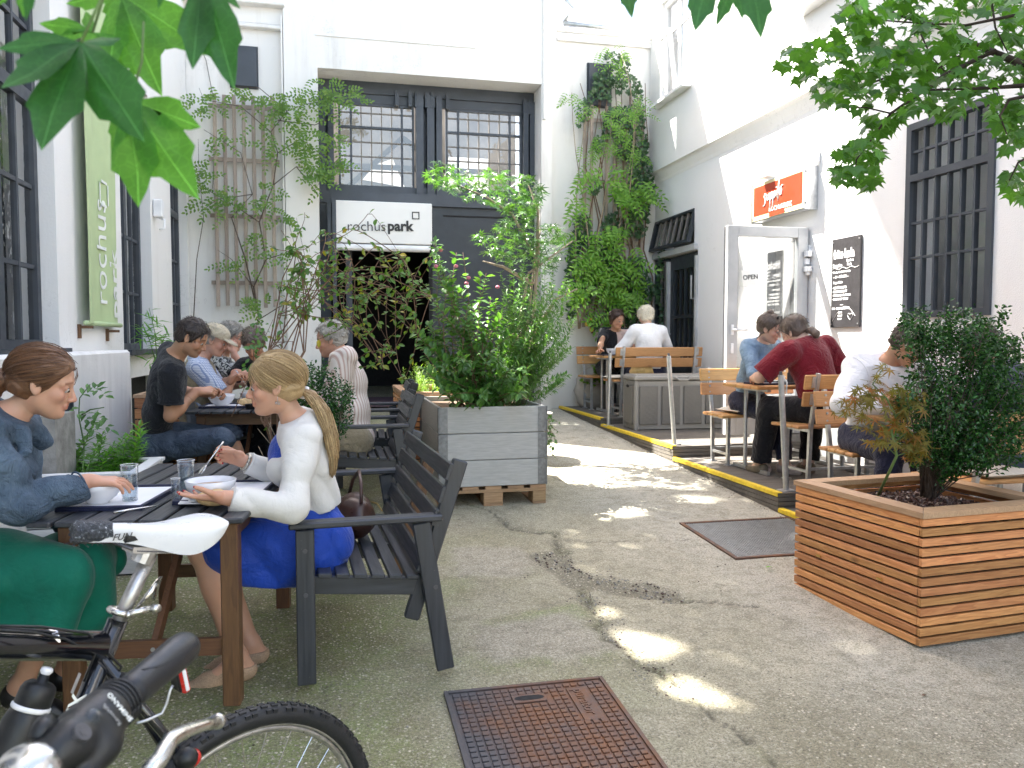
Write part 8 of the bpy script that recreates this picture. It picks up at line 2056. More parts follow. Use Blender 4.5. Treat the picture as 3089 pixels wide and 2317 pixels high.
bs = [(rnd.uniform(.72, 1.2), rnd.uniform(7.15, 8.0), .82) for _ in range(70)]; tp = [(a+rnd.uniform(-.12, .12), b_+rnd.uniform(-.1, .1), .82+rnd.uniform(.12, .34)) for a, b_, c in bs]
shoot_shrub(hb_, bs, tp, T_BLADE, 'leaf_lime', 'green_stem', .045, 20, .002, .05, True, .15, up=1.0)
# ---- climber on the left trellis
cl = thing('climbing_vine', 'sparse climbing vine with feathery leaves over the left trellis', 'climber', (-1.0, 10.7, .45))
Y_ = 10.68
VS = [[(560, 690), (548, 620), (575, 560), (560, 480), (590, 400), (600, 330), (585, 285), (620, 240), (660, 225), (720, 215), (770, 190)], [(560, 690), (530, 560), (500, 470), (545, 420), (520, 330), (440, 280)], [(590, 400), (640, 360), (700, 370), (735, 340)], [(600, 330), (650, 300), (690, 330), (720, 300)], [(585, 285), (520, 230), (440, 215), (430, 190)], [(620, 240), (560, 190), (500, 185)], [(560, 480), (500, 440), (430, 400), (415, 350)], [(575, 560), (640, 540), (620, 470)], [(548, 620), (500, 560), (470, 540)], [(640, 360), (680, 410), (700, 380)], [(545, 420), (470, 430), (430, 460)], [(600, 260), (680, 270), (730, 250), (770, 185)], [(560, 690), (640, 640), (660, 560), (640, 470)], [(418, 690), (425, 560), (440, 470), (430, 380), (428, 300)]]
paths = []; P, D, N, S = [], [], [], []
for L in VS:
  p = [Vector(aty(x, y, Y_+rnd.uniform(-.08, .06))) for x, y in L]; paths.append(p)
mb = MB()
stems(cl, paths[:2], .010, .003, 'bark', 'stem', 6); stems(cl, paths[2:], .007, .002, 'bark', 'stem', 5)
def compound(P, D, N, S, q, ax, L, k=5, ls=.05, nn=None):
  ax = Vector(ax).normalized(); nn = Vector(nn or (rnd.uniform(-.3, .3), -1, rnd.uniform(.1, .8))); sd = ax.cross(nn).normalized()
  for i in range(k):
    t = (i+.6)/k; c_ = Vector(q)+ax*L*t+Vector((0, 0, -.25*L*t*t))
    for sg in (1, -1): P.append(tuple(c_)); D.append(tuple(sd*sg+ax*.45)); N.append(tuple(nn)); S.append(ls*(1-.25*abs(t-.4)))
  P.append(tuple(Vector(q)+ax*L+Vector((0, 0, -.25*L)))); D.append(tuple(ax)); N.append(tuple(nn)); S.append(ls)
for (x, y, w, h, k) in ((440, 215, 40, 25, 14), (520, 210, 60, 20, 14), (620, 230, 50, 40, 30), (690, 215, 40, 30, 26), (660, 300, 40, 40, 34), (700, 370, 30, 30, 26), (745, 205, 30, 25, 20), (430, 380, 25, 40, 16), (460, 420, 30, 20, 10), (500, 440, 60, 15, 12), (590, 430, 40, 30, 12), (560, 520, 30, 30, 6), (620, 470, 25, 25, 6), (720, 320, 20, 60, 18), (500, 570, 50, 20, 8), (600, 560, 30, 30, 7), (560, 300, 40, 40, 10), (470, 300, 30, 30, 8), (700, 180, 15, 15, 6), (555, 660, 20, 25, 10), (640, 620, 30, 40, 8)):
  for i in range(k):
    q = aty(x+rnd.gauss(0, w*.5), y+rnd.gauss(0, h*.5), Y_-.05-rnd.random()*.15); compound(P, D, N, S, q, (rnd.uniform(-1, 1), rnd.uniform(-.5, .1), rnd.uniform(-.9, .3)), rnd.uniform(.12, .22), 4, .055)
foliage('leaf_mass', T_OVAL, P, D, N, S, 'leaf_vine', cl, 'stuff')
# ---- ivy and wisteria on the right trellis
iv = thing('ivy', 'dark ivy clinging to the back right corner around the trellis slats', 'climber', (3.95, 10.75, .5))
pol = [(1225, 690), (1222, 560), (1240, 470), (1232, 400), (1250, 330), (1245, 235), (1280, 190), (1295, 90), (1385, 85), (1385, 180), (1395, 280), (1415, 400), (1410, 480), (1440, 540), (1428, 640), (1445, 700), (1240, 715)]
P = []
while len(P) < 3600:
  px, py = rnd.uniform(1215, 1450), rnd.uniform(80, 715)
  if not inpoly(px, py, pol): continue
  cl_ = vnoise(np.array(px/30.+3), np.array(py/45.)).item(); e = .30 if px > 1330 or py > 560 else .52
  if py < 230: e = .5
  if cl_ < e: continue
  P.append(tuple(aty(px, py, 10.68+rnd.uniform(-.10, .12))))
P = np.array(P); n = len(P)
foliage('leaf_mass', T_IVY, P, rdir(n, -1, .2)*v3(1, .4, 1), rdir(n, -.2, .6)*v3(.5, .2, .6)+v3(0, -1, .2), nr.uniform(.055, .10, n), 'leaf_ivy', iv, 'stuff')
paths = [[Vector(aty(x+rnd.gauss(0, 8), y, 10.78)) for y in range(720, 150, -60)] for x in (1265, 1290, 1310, 1330, 1345, 1360, 1375, 1395, 1300, 1355)]
stems(iv, paths, .014, .005, 'bark_red', 'stem', 5)
ws = thing('wisteria', 'bright green wisteria cascading over the right trellis', 'climber', (3.85, 10.55, .5))
P, D, N, S = [], [], [], []
for (x, y, w, h, k) in ((1330, 620, 60, 30, 26), (1290, 570, 50, 40, 30), (1350, 560, 40, 40, 20), (1275, 510, 35, 30, 18), (1320, 500, 30, 30, 14), (1260, 620, 30, 30, 16), (1370, 640, 30, 25, 12), (1300, 390, 50, 35, 26), (1350, 420, 40, 35, 22), (1290, 320, 40, 30, 20), (1340, 300, 40, 35, 26), (1380, 330, 25, 25, 12), (1250, 440, 15, 40, 8), (1320, 240, 60, 25, 30), (1370, 220, 30, 30, 20), (1240, 205, 25, 25, 12), (1350, 130, 30, 30, 14), (1300, 110, 20, 15, 6), (1395, 400, 20, 30, 10), (1300, 690, 40, 15, 10)):
  for i in range(int(k*.72)):
    q = aty(x+rnd.gauss(0, w*.42), y+rnd.gauss(0, h*.42), (10.50 if y > 270 else 10.36)-rnd.random()*.22); big = y > 350
    compound(P, D, N, S, q, (rnd.uniform(-1, 1), rnd.uniform(-.5, .1), rnd.uniform(-1.1, .1)), rnd.uniform(.18, .30) if big else rnd.uniform(.12, .2), 5, .105 if big else .055, (rnd.uniform(-.3, .3), -.8, rnd.uniform(.3, 1)))
foliage('leaf_mass', T_OVALN, P, D, N, S, 'leaf_wist', ws, 'stuff')
paths = [wob(aty(x, 710, 10.6), aty(x2, y2, 10.6), 8, .05) for x, x2, y2 in ((1250, 1270, 230), (1252, 1320, 250), (1300, 1380, 210), (1250, 1235, 200), (1350, 1340, 110))]
stems(ws, paths, .013, .004, 'bark_pale', 'stem', 6)
b = MB()
for q in ((1275, 690), (1278, 712), (1268, 700)): b.ell(aty(q[0], q[1], 10.5)-ws.location, (.035, .03, .035), 7, 5)
b.obj('yellow_bloom', simple('yellow_bloom', (.6, .42, .08), .7), ws)
# ---- the dark bush and the orange maple in the front right planter
Mr = Matrix.Rotation(PRZ, 4, 'Z'); PO = Vector((2.50, 2.94, 0))
def inp(x, y, z): return Mr @ Vector((x, y, z))+PO
bz = thing('dark_bush', 'dense dark glossy green bush in the slatted planter at the front right', 'bush', tuple(inp(.50, .47, .54)))
base = Vector(bz.location); P, D, N, S = [], [], [], []; paths = []
BL = [(2072, 790, 115, 130), (2120, 880, 130, 120), (2050, 900, 115, 100), (1985, 850, 55, 50), (2160, 800, 95, 90), (2030, 740, 55, 55), (1990, 700, 40, 40), (2110, 720, 70, 50), (1975, 720, 55, 20), (2190, 900, 70, 90), (2060, 960, 95, 60), (2135, 960, 85, 55), (2085, 690, 40, 30), (1965, 680, 20, 28), (1990, 940, 55, 40), (2155, 680, 25, 20), (2180, 740, 40, 20)]
for (x, y, w, h) in BL:
  k = int(w*h*.0125)+3
  for i in range(k):
    a = rnd.uniform(0, 2*pi); r = sqrt(rnd.random())**.8*(1.0 if rnd.random() < .85 else rnd.uniform(1.0, 1.22)); q = atd(x+cos(a)*w*r, y+sin(a)*h*r, 3.95+rnd.uniform(-.32, .30)*(1-.6*r)+(x-2072)*.0009)
    st0 = base.lerp(q, rnd.uniform(.45, .7));
    ax = (q-st0).normalized()
    if i % 4 == 0: paths.append([base+Vector((rnd.uniform(-.03, .03), rnd.uniform(-.03, .03), 0)), base.lerp(st0, .5)+Vector((0, 0, .04)), st0, q])
    L = rnd.uniform(.07, .13); u = ax.orthogonal().normalized(); v = ax.cross(u)
    for j in range(17):
      t = j/17; aa = rnd.uniform(0, 2*pi); dd = (u*cos(aa)+v*sin(aa))*1.0+ax*.7
      P.append(tuple(q-ax*L*(1-t)+Vector((rnd.gauss(0, .01), rnd.gauss(0, .01), rnd.gauss(0, .01))))); D.append(tuple(dd)); N.append((rnd.uniform(-.7, .7), rnd.uniform(-.9, .5), 1)); S.append(rnd.uniform(.016, .027))
foliage('leaf_mass', T_BOX, P, D, N, S, 'leaf_box', bz, 'stuff')
tr_ = [[base+Vector((0, 0, -.04)), base+Vector((.01, 0, .08)), base+Vector((.04*cos(a), .04*sin(a), .18)), base+Vector((.22*cos(a), .22*sin(a), .45))] for a in (0, 1.1, 2.2, 3.3, 4.4, 5.5)]
stems(bz, tr_, .017, .006, 'bark', 'trunk', 7); stems(bz, paths[:160], .004, .0015, 'bark', 'twig', 4)
b = MB()
for a in np.linspace(0, 2*pi, 9): b.tube([base-base+Vector((0, 0, .02)), Vector((.06*cos(a), .06*sin(a), .0)), Vector((.12*cos(a), .12*sin(a), -.02))], [.012, .008, .003], 5)
b.obj('root', M['bark'], bz, smooth=True)
om = thing('orange_maple', 'little orange and green japanese maple seedling beside the dark bush', 'sapling', tuple(inp(.25, .55, .54)))
base = Vector(om.location)
main = [base, atd(1937, 985, 3.72), atd(1925, 930, 3.75), atd(1935, 900, 3.75), atd(1915, 860, 3.75), atd(1885, 830, 3.75), atd(1905, 800, 3.75)]
br = [main] + [[atd(*a, 3.75) for a in L] for L in ([(1925, 930), (1880, 905), (1850, 890), (1825, 880)], [(1935, 900), (1965, 870), (1975, 850)], [(1937, 985), (1900, 950), (1885, 940)], [(1925, 960), (1965, 930), (1990, 965)], [(1915, 860), (1870, 850), (1860, 855)], [(1937, 985), (1965, 975), (1980, 980)], [(1935, 900), (1950, 880), (1940, 840)])]
stems(om, [br[0]], .0075, .0025, 'green_stem', 'stem', 7); stems(om, br[1:], .003, .0012, 'green_stem', 'branch', 5)
oms = []
for k in range(3):
  V, F = place(T_PALM, [(0, 0, 0)], [(1, 0, 0)], [(0, 0, 1)], [1.0]); oms.append(mesh_np('leaf', V, F, [M['leaf_orange']], False))
for i in range(230):
  L = rnd.choice(br); q = on_path(L, rnd.uniform(.35, 1))+Vector((rnd.gauss(0, .028), rnd.gauss(0, .035), rnd.gauss(0, .022))); leaf_obj('leaf', oms[i % 3], q, (rnd.uniform(-1, 1), rnd.uniform(-.6, .6), rnd.uniform(-.9, .1)), (rnd.uniform(-.5, .5), rnd.uniform(-1, -.1), 1), rnd.uniform(.050, .074), om)
# ---- boxwood and the climbing tangle behind the near table
bx = thing('boxwood', 'round dark boxwood with lime tips in a pot behind the blonde woman', 'bush', (-.04, 4.72, .09))
b = MB(); b.lathe((0, 0, 0), [(.14, 0), (.18, .30), (.19, .32), (.17, .32), (.16, .28)], 20); b.obj('pot', M['stone'], bx)
base = Vector(bx.location)+Vector((0, 0, .3)); P, D, N, S = [], [], [], []
for (x, y, w, h) in ((700, 850, 60, 60), (680, 810, 40, 35), (725, 880, 42, 45), (735, 850, 35, 30), (690, 900, 45, 40), (720, 925, 30, 20), (660, 860, 30, 50)):
  for i in range(int(w*h*.035)):
    a = rnd.uniform(0, 2*pi); r = sqrt(rnd.random()); q = atd(x+cos(a)*w*r, y+sin(a)*h*r, 4.68+rnd.uniform(-.16, .16)); ax = (q-base).normalized(); u = ax.orthogonal().normalized(); v = ax.cross(u)
    for j in range(11):
      aa = rnd.uniform(0, 2*pi); P.append(tuple(q-ax*.07*(j/11)+Vector((rnd.gauss(0, .008), rnd.gauss(0, .008), rnd.gauss(0, .008))))); D.append(tuple(u*cos(aa)+v*sin(aa)+ax*.7)); N.append((rnd.uniform(-.6, .6), rnd.uniform(-.6, .6), 1)); S.append(rnd.uniform(.014, .024))
foliage('leaf_mass', T_BOX, P, D, N, S, 'leaf_box', bx, 'stuff')
stems(bx, [wob(base, Vector(P[rnd.randrange(len(P))]), 4, .05) for _ in range(16)], .008, .003, 'bark', 'twig', 5)
tg = thing('climbing_tangle', 'tangle of thin brown stems with yellowing leaves arching before the dark doorway', 'climber', (-.28, 4.95, .1))
pot = MB(); pot.lathe((0, 0, 0), [(.20, 0), (.24, .34), (.26, .37), (.225, .37), (.21, .31)], 22); pot.obj('stone_pot', M['stone'], tg)
pot = MB(); pot.lathe((0, 0, .315), [(.001, 0), (.215, 0)], 20, capb=False, capt=False); pot.obj('soil', M['soil'], tg)
g = random.Random(21); paths = []
hub = [(620, 620), (650, 580), (690, 560), (740, 600), (790, 640), (840, 620), (880, 660), (900, 720), (850, 760), (800, 720), (760, 560), (700, 640), (660, 680), (910, 600), (820, 560), (760, 700), (870, 560), (720, 520), (640, 540), (600, 680), (930, 640), (830, 800), (870, 820)]
for k in range(14):
  h0 = g.choice(hub[:4]+hub[17:20]); paths.append([Vector((-.28+g.uniform(-.12, .12), 4.95+g.uniform(-.1, .1), .42)), atd(590+g.uniform(-40, 50), 880+g.uniform(-40, 40), 4.8), atd(600+g.uniform(-40, 60), 760+g.uniform(-30, 30), 4.85), atd(h0[0]+g.uniform(-30, 20), h0[1]+60, 4.9), atd(h0[0], h0[1], 4.95+g.uniform(-.15, .15))])
for k in range(64):
  a_, b_ = g.sample(hub, 2); p = wob(atd(*a_, 4.9+g.uniform(-.3, .3)), atd(*b_, 4.95+g.uniform(-.3, .3)), 8, .16, g.uniform(-.1, .18), g); paths.append(p)
for k in range(16):
  a_ = g.choice(hub); p = wob(atd(*a_, 4.9), atd(a_[0]+g.uniform(-90, 90), a_[1]+g.uniform(-110, 60), 4.9), 5, .12, 0, g); paths.append(p)
stems(tg, paths[:14], .006, .003, 'bark_red', 'stem', 5); stems(tg, paths[14:], .0028, .0014, 'bark_red', 'stem', 4)
P, D, N, S = [], [], [], []
for p in paths[8:]:
  for k in range(13):
    q = on_path(p, g.random())
    if g.random() < .12: continue
    P.append(tuple(q)); D.append((g.uniform(-1, 1), g.uniform(-1, 1), g.uniform(-1, .4))); N.append((g.uniform(-.6, .6), g.uniform(-1, 0), g.uniform(.3, 1))); S.append(g.uniform(.028, .058))
foliage('leaf_mass', T_OVAL, P, D, N, S, 'leaf_thin', tg, 'stuff')
tw = [wob((-.28+g.uniform(-.12, .12), 4.95+g.uniform(-.1, .1), .42), (-.28+g.uniform(-.3, .3), 4.9+g.uniform(-.2, .1), g.uniform(.65, 1.0)), 5, .12, 0, g) for _ in range(14)]
stems(tg, tw, .004, .0015, 'bark_pale', 'twig', 4)
# near sprig across the bowed person
sp = [wob(atd(500, 900, 4.6), atd(590, 690, 4.7), 6, .05, 0, g), wob(atd(540, 850, 4.6), atd(560, 680, 4.7), 6, .08, 0, g)]
P, D, N, S = [], [], [], []
for p in sp:
  for k in range(26): P.append(tuple(on_path(p, g.uniform(.2, 1))+Vector((g.gauss(0, .03), 0, g.gauss(0, .03))))); D.append((g.uniform(-1, 1), g.uniform(-1, 1), g.uniform(-1, .4))); N.append((g.uniform(-.6, .6), -1, .6)); S.append(g.uniform(.03, .05))
stems(tg, sp, .003, .0015, 'bark_red', 'twig', 4); foliage('leaf_mass', T_OVAL, P, D, N, S, 'leaf_shrub', tg, 'stuff')
# ---- herbs in the white planter, bamboo by the wall
hr = thing('herbs', 'leafy green herbs with whorled tips in the white planter', 'plant', (-1.33, 4.92, .54))
P, D, N, S = [], [], [], []; paths = []
for (x, y, s_) in ((198, 925, 1.0), (225, 950, .8), (268, 945, .9), (300, 918, 1.15), (282, 935, .9), (245, 960, .8), (170, 975, .9), (210, 985, .7), (255, 975, .8), (290, 965, .8), (180, 950, .8), (315, 960, .7), (150, 985, .7), (210, 955, 1), (235, 975, 1), (280, 960, 1), (262, 990, 1), (185, 990, 1), (305, 935, 1.1), (222, 935, .9), (295, 985, .9)):
  top = atd(x, y, 4.85+rnd.uniform(-.12, .2)); bs_ = Vector((top.x+rnd.uniform(-.04, .04), 4.92+rnd.uniform(-.2, .2), .55)); p = wob(bs_, top, 5, .04); paths.append(p)
  for k in range(54):
    t = .12+.88*k/54; q = on_path(p, t); a = k*2.4; L = .095*s_*(1.1-.45*t); P.append(tuple(q)); D.append((cos(a), sin(a), .25+.5*t-.3*rnd.random())); N.append((0, 0, 1)); S.append(L*rnd.uniform(.8, 1.2))
stems(hr, paths, .004, .002, 'green_stem', 'stem', 5); foliage('leaf_mass', T_blade(.26), P, D, N, S, 'leaf_herb', hr, 'stuff')
to = thing('tomato_plant', 'darker lobed tomato plant with one tall stem left of the herbs', 'plant', (-1.50, 4.85, .54))
p = [Vector((-1.36, 4.8, .55)), atd(182, 960, 4.8), atd(170, 900, 4.8), atd(172, 860, 4.8), atd(195, 830, 4.8)]
P, D, N, S = [], [], [], []
for (x, y) in ((95, 960), (80, 985), (120, 950), (130, 975), (105, 1000), (160, 940), (110, 975), (140, 990), (195, 890), (215, 880), (235, 895), (182, 885), (145, 880), (170, 858), (190, 835), (125, 1005), (85, 970), (175, 1000)):
  compound(P, D, N, S, atd(x, y, 4.75+rnd.uniform(-.1, .1)), (rnd.uniform(-1, 1), rnd.uniform(-.4, .2), rnd.uniform(-.8, .2)), .13, 3, .065, (rnd.uniform(-.4, .4), -.4, 1))
stems(to, [p]+[[p[1], atd(130, 955, 4.8), atd(100, 970, 4.75)], [p[2], atd(195, 885, 4.8), atd(225, 880, 4.8)]], .006, .003, 'green_stem', 'stem', 6); foliage('leaf_mass', T_oval(.5), P, D, N, S, 'leaf_shrub', to, 'stuff')
ba = thing('bamboo', 'thin bamboo with narrow leaves between plinth and wall window', 'plant', (-1.48, 7.6, .5))
paths = [[aty(340, 790, 7.7), aty(335, 720, 7.75), aty(322, 665, 7.8)], [aty(345, 790, 7.7), aty(350, 740, 7.7), aty(362, 715, 7.65)], [aty(338, 790, 7.7), aty(325, 740, 7.7), aty(308, 700, 7.7)]]
P, D, N, S = [], [], [], []
for p in paths:
  p = [Vector(q) for q in p]
  for k in range(34): P.append(tuple(on_path(p, rnd.random())+Vector((rnd.gauss(0, .04), 0, rnd.gauss(0, .03))))); D.append((rnd.uniform(-1, 1), rnd.uniform(-.6, .3), rnd.uniform(-.6, .3))); N.append((0, -.6, 1)); S.append(rnd.uniform(.09, .17))
stems(ba, [[Vector((-1.48, 7.65, .5)), Vector(paths[0][0])]]+[[Vector(q) for q in p] for p in paths], .005, .002, 'green_stem', 'stem', 5); foliage('leaf_mass', T_blade(.13), P, D, N, S, 'leaf_herb', ba, 'stuff')
gp = thing('green_pot_plant', 'small leafy plant at the foot of the far seat by the wall', 'plant', (3.65, 10.4, .45))
bs = [(3.65+rnd.gauss(0, .05), 10.45, .75) for _ in range(14)]; tp = [(3.65+rnd.gauss(0, .14), 10.40+rnd.gauss(0, .05), .95+rnd.gauss(0, .07)) for _ in range(14)]
shoot_shrub(gp, bs, tp, T_IVY, 'leaf_wist', 'green_stem', .08, 8, .003)
# little fallen leaves
for k, (x, y, lab, mt_) in enumerate(((1655, 1226, 'small green fallen leaf on the concrete near the steel grate', 'leaf_herb'), (1992, 1503, 'small brown fallen leaf on the concrete near the bottom right', 'bark_red'), (1135, 1369, 'tiny dark dead leaf on the concrete beside the manhole cover', 'bark_dark'))):
  p = atz(x, y, zg(atz(x, y, .0).y)+.008); V, F = place(T_OVAL, [(0, 0, 0)], [(1, .3, 0)], [(0, .1, 1)], [(.05, .028, .022)[k]]); tag(link('fallen_leaf', mesh_np('fallen_leaf', V, F, [M[mt_]], False), None, p), lab, 'leaf')
# ================================================================== bicycles in the near left corner
bf = Vector((-.818, -.575, 0)).normalized(); bl = Vector((0, 0, 1)).cross(bf)      # heading of the bicycle and its left side (towards the camera)
BC = Vector((-.35, 1.65, 0))
def bp(x, y, off=0.0):
  r = ray(x, y); d = ((BC+bl*off).dot(bl)-Vector((0, 0, CZ)).dot(bl))/r.dot(bl); return atd(x, y, d)
bk = thing('bicycle', 'black bicycle with white saddle and taped nose, standing in front of the near table', 'bicycle', (BC.x, BC.y, zg(1.65)))
BO = Vector(bk.location)
def badd(mb, nm, mat, parent=bk, **k):
  mb.V = [tuple(Vector(v)-BO) for v in mb.V]; return mb.obj(nm, mat if not isinstance(mat, str) else M[mat], parent, **k)
Ra, Ri = .345, .300
ap = bp(520, 1536); RW = Vector((ap.x, ap.y, ap.z-Ra)); FW = RW+bf*1.06; FW.z = RW.z-.03
stop = bp(262, 1322); sclamp = bp(250, 1345); st_low = bp(150, 1600); sdir = (st_low-stop).normalized()
BB = stop+sdir*.50; jt = bp(224, 1395)
def wheel(c, nm):
  w = MB(); w.tube([c+(bf*cos(a)+Vector((0, 0, 1))*sin(a))*(Ra-.024) for a in np.linspace(0, 2*pi, 97)], .023, 10, cap=False); wo_ = badd(w, nm, 'black_rubber', smooth=True)
  w = MB()
  for k in range(84):
    a = 2*pi*k/84; rd = bf*cos(a)+Vector((0, 0, 1))*sin(a); tg_ = -bf*sin(a)+Vector((0, 0, 1))*cos(a)
    R = Matrix((bl, tg_, rd)).transposed()
    for s_ in (-1, 1):
      w.box(c+rd*(Ra-.003)+bl*s_*.0065, (.009, .015, .005), R); w.box(c+rd*(Ra-.011)+bl*s_*.0175+tg_*(.006 if k % 2 else -.003), (.008, .011, .008), R)
  tag(badd(w, 'tread_blocks', 'black_rubber', wo_), kind='stuff')
  w = MB()
  for k in range(2):
    w.tube([c+(bf*cos(a)+Vector((0, 0, 1))*sin(a))*(Ri+.002)+bl*(.009 if k else -.009) for a in np.linspace(0, 2*pi, 65)], .0045, 6, cap=False)
  w.tube([c+(bf*cos(a)+Vector((0, 0, 1))*sin(a))*(Ri-.008) for a in np.linspace(0, 2*pi, 65)], .009, 8, cap=False); badd(w, 'rim', 'alloy_worn', wo_, smooth=True)
  for k in range(28):
    a = 2*pi*k/28; e = c+(bf*cos(a)+Vector((0, 0, 1))*sin(a))*(Ri-.01); b_ = a+(.9 if k % 2 else -.9); h = c+(bf*cos(b_)+Vector((0, 0, 1))*sin(b_))*.02+bl*(.03 if (k//2) % 2 else -.03)
    w = MB(); w.cyl(h, e, .0011, 4); badd(w, 'spoke', 'chrome', wo_)
  w = MB(); w.cyl(c-bl*.045, c+bl*.045, .018, 12); badd(w, 'hub', 'alloy_worn', wo_)
  return wo_
HT = jt+(bp(0, 1391)-jt).normalized()*.56; HB = HT+Vector((0, 0, -.13))+bf*.04; FW = Vector((HB.x, HB.y, RW.z-.03))+bf*.14
wheel(RW, 'rear_wheel'); wheel(FW, 'front_wheel')
fr = MB(); fr.tube([jt+bf*.0, jt.lerp(HT, .5), HT], [.027, .029, .030], 16); badd(fr, 'top_tube', 'black_gloss', smooth=True)
fr = MB(); fr.tube([stop+sdir*.015, BB], .0185, 14); badd(fr, 'seat_tube', 'black_gloss', smooth=True)
fr = MB(); fr.tube([HB, BB], .024, 14); fr.tube([HT+Vector((0, 0, .02)), HB+Vector((0, 0, -.02))], .024, 14); badd(fr, 'down_tube', 'black_gloss', smooth=True)
fr = MB()
for s_ in (-1, 1): fr.tube([jt+bl*s_*.012+sdir*.02, jt.lerp(RW, .35)+bl*s_*.042, RW+bl*s_*.055], [.010, .009, .008], 8)
badd(fr, 'seat_stay', 'black_gloss', smooth=True)
fr = MB()
for s_ in (-1, 1): fr.tube([BB+bl*s_*.02, BB.lerp(RW, .4)+bl*s_*.045, RW+bl*s_*.055], [.012, .010, .009], 8)
badd(fr, 'chain_stay', 'black_gloss', smooth=True)
fr = MB()
for s_ in (-1, 1): fr.tube([HB+bl*s_*.03, FW+bl*s_*.05], [.016, .010], 8)
fr.tube([HB+bl*.03, HB-bl*.03], .016, 8); badd(fr, 'fork', 'black_gloss', smooth=True)
fr = MB(); fr.tube([HT+Vector((0, 0, .02)), HT+Vector((0, 0, .07)), HT+bf*.08+Vector((0, 0, .09))], .016, 8); fr.tube([HT+bf*.08+Vector((0, 0, .09))-bl*.29, HT+bf*.08+Vector((0, 0, .09))+bl*.29], .0125, 8); badd(fr, 'handlebar', 'steel_dark', smooth=True)
sadc = bp(322, 1160)
fr = MB(); fr.tube([bp(325, 1196), stop+sdir*.05], .0137, 14); badd(fr, 'seat_post', 'alloy_worn', smooth=True)
fr = MB(); fr.tube([bp(318, 1183), bp(303, 1215)], .021, 12); fr.beam(bp(276, 1184), bp(372, 1184), .05, .012); badd(fr, 'seat_clamp', 'alloy_worn')
fr = MB()
for s_ in (-1, 1): fr.tube([bp(240, 1168)+bl*s_*.012, bp(285, 1186)+bl*s_*.022, bp(370, 1188)+bl*s_*.022, bp(415, 1160)+bl*s_*.045], .0036, 6)
badd(fr, 'saddle_rail', 'steel_dark', smooth=True)
R = sdir.to_track_quat('Z', 'Y').to_matrix()
fr = MB(); fr.tube([stop+R@Vector((.0215*cos(a), .0215*sin(a), 0)) for a in np.linspace(0, 2*pi, 26)], .0065, 8); fr.cyl(stop+bl*.022-bf*.005, stop+bl*.022-bf*.052, .007, 10); fr.cyl(stop+bl*.022-bf*.050, stop+bl*.035-bf*.055, .0085, 12)
qr = badd(fr, 'quick_release', 'chrome', smooth=True)
fr = MB(); fr.tube([stop-bl*.01-bf*.035+sdir*.005, stop-bf*.045-sdir*.03, stop-bf*.052-sdir*.055, stop-bf*.058-sdir*.01], [.004, .006, .005, .004], 6); badd(fr, 'lever', 'chrome', qr, smooth=True)
# cables along the top tube
for k, (a_, b_, c_, d_) in enumerate((((0, 1357), (80, 1362), (170, 1372), (235, 1402)), ((0, 1352), (90, 1354), (190, 1368), (262, 1440)), ((0, 1361), (75, 1366), (140, 1380), (206, 1412)))):
  pts = [bp(*q, .012+.006*k) for q in (a_, b_, c_, d_)]; pts.append(pts[-1]+sdir*.05); fr = MB(); fr.tube([pts[0].lerp(pts[1], .0), pts[0].lerp(pts[1], .5), pts[1], pts[1].lerp(pts[2], .5), pts[2], pts[2].lerp(pts[3], .55), pts[3], pts[4]], .0024, 6); badd(fr, 'cable', 'black_plastic', smooth=True)
fr = MB(); c = bp(112, 1388); fr.tube([c-bf*.006, c+bf*.006], .0262, 14); badd(fr, 'cable_clip', 'chrome')
fr = MB(); c = bp(268, 1485, .03); fr.box(c, (.03, .03, .05), R, ch=.005); fr.box(c+Vector((.01, 0, -.04)), (.02, .02, .06), R, ch=.004); badd(fr, 'rear_brake', 'black_plastic')
# lettering on the seat tube
def on_tube(txt, x, y, size, mat, off=.0192):
  p = bp(x, y)+bl*off-BO; u = -sdir; text_obj('lettering', txt, size, M[mat], bk, frameM(p-(bl.cross(u)*-.0), u, bl.cross(u)), .0006, .0008)
on_tube('MX', 152, 1556, .034, 'print_white'); on_tube('S', 134, 1604, .026, 'print_white')
fr = MB(); c = bp(164, 1476, .0192); fr.box(c, (.010, .002, .036), R, ch=.0009); badd(fr, 'head_badge', 'alloy_worn')
# saddle
sn, sr = bp(166, 1139), bp(468, 1124); sd = (sr-sn); SLn = sd.length; sx = sd.normalized(); sz_ = Vector((0, 0, 1)); sz_ = (sz_-sx*sz_.dot(sx)).normalized(); sy = sz_.cross(sx)
prof = [(0, .012, -.002, .016), (.06, .019, .003, .024), (.16, .021, .005, .026), (.3, .024, .004, .028), (.45, .032, .000, .034), (.6, .046, -.001, .046), (.72, .060, .002, .056), (.83, .070, .006, .050), (.92, .073, .010, .034), (.975, .068, .012, .018), (1.0, .055, .010, .006)]
na = 17; V = []; F = []
for (t, w, zt_, dp) in prof:
  for i in range(na):
    a = -1+2*i/(na-1); s_ = abs(a); yy = w*(min(1, s_*1.5))**.9*(1 if a > 0 else -1) if s_ < .66 else w*(1-.18*((s_-.66)/.34))*(1 if a > 0 else -1)
    z_ = zt_-.006*(s_*1.5)**2 if s_ < .66 else zt_-.006-dp*((s_-.66)/.34)**.85
    V.append(sn+sx*t*SLn+sy*yy+sz_*z_)
for j in range(len(prof)-1):
  for i in range(na-1): q = j*na+i; F.append((q, q+1, q+na+1, q+na))
F.append(tuple(range(na-1, -1, -1))); F.append(tuple(range((len(prof)-1)*na, len(prof)*na)))
mb = MB(); mb.add(V, F); sa = badd(mb, 'saddle', 'saddle_white', smooth=True)
md = sa.modifiers.new('smooth', 'SUBSURF'); md.levels = 1; md.render_levels = 2
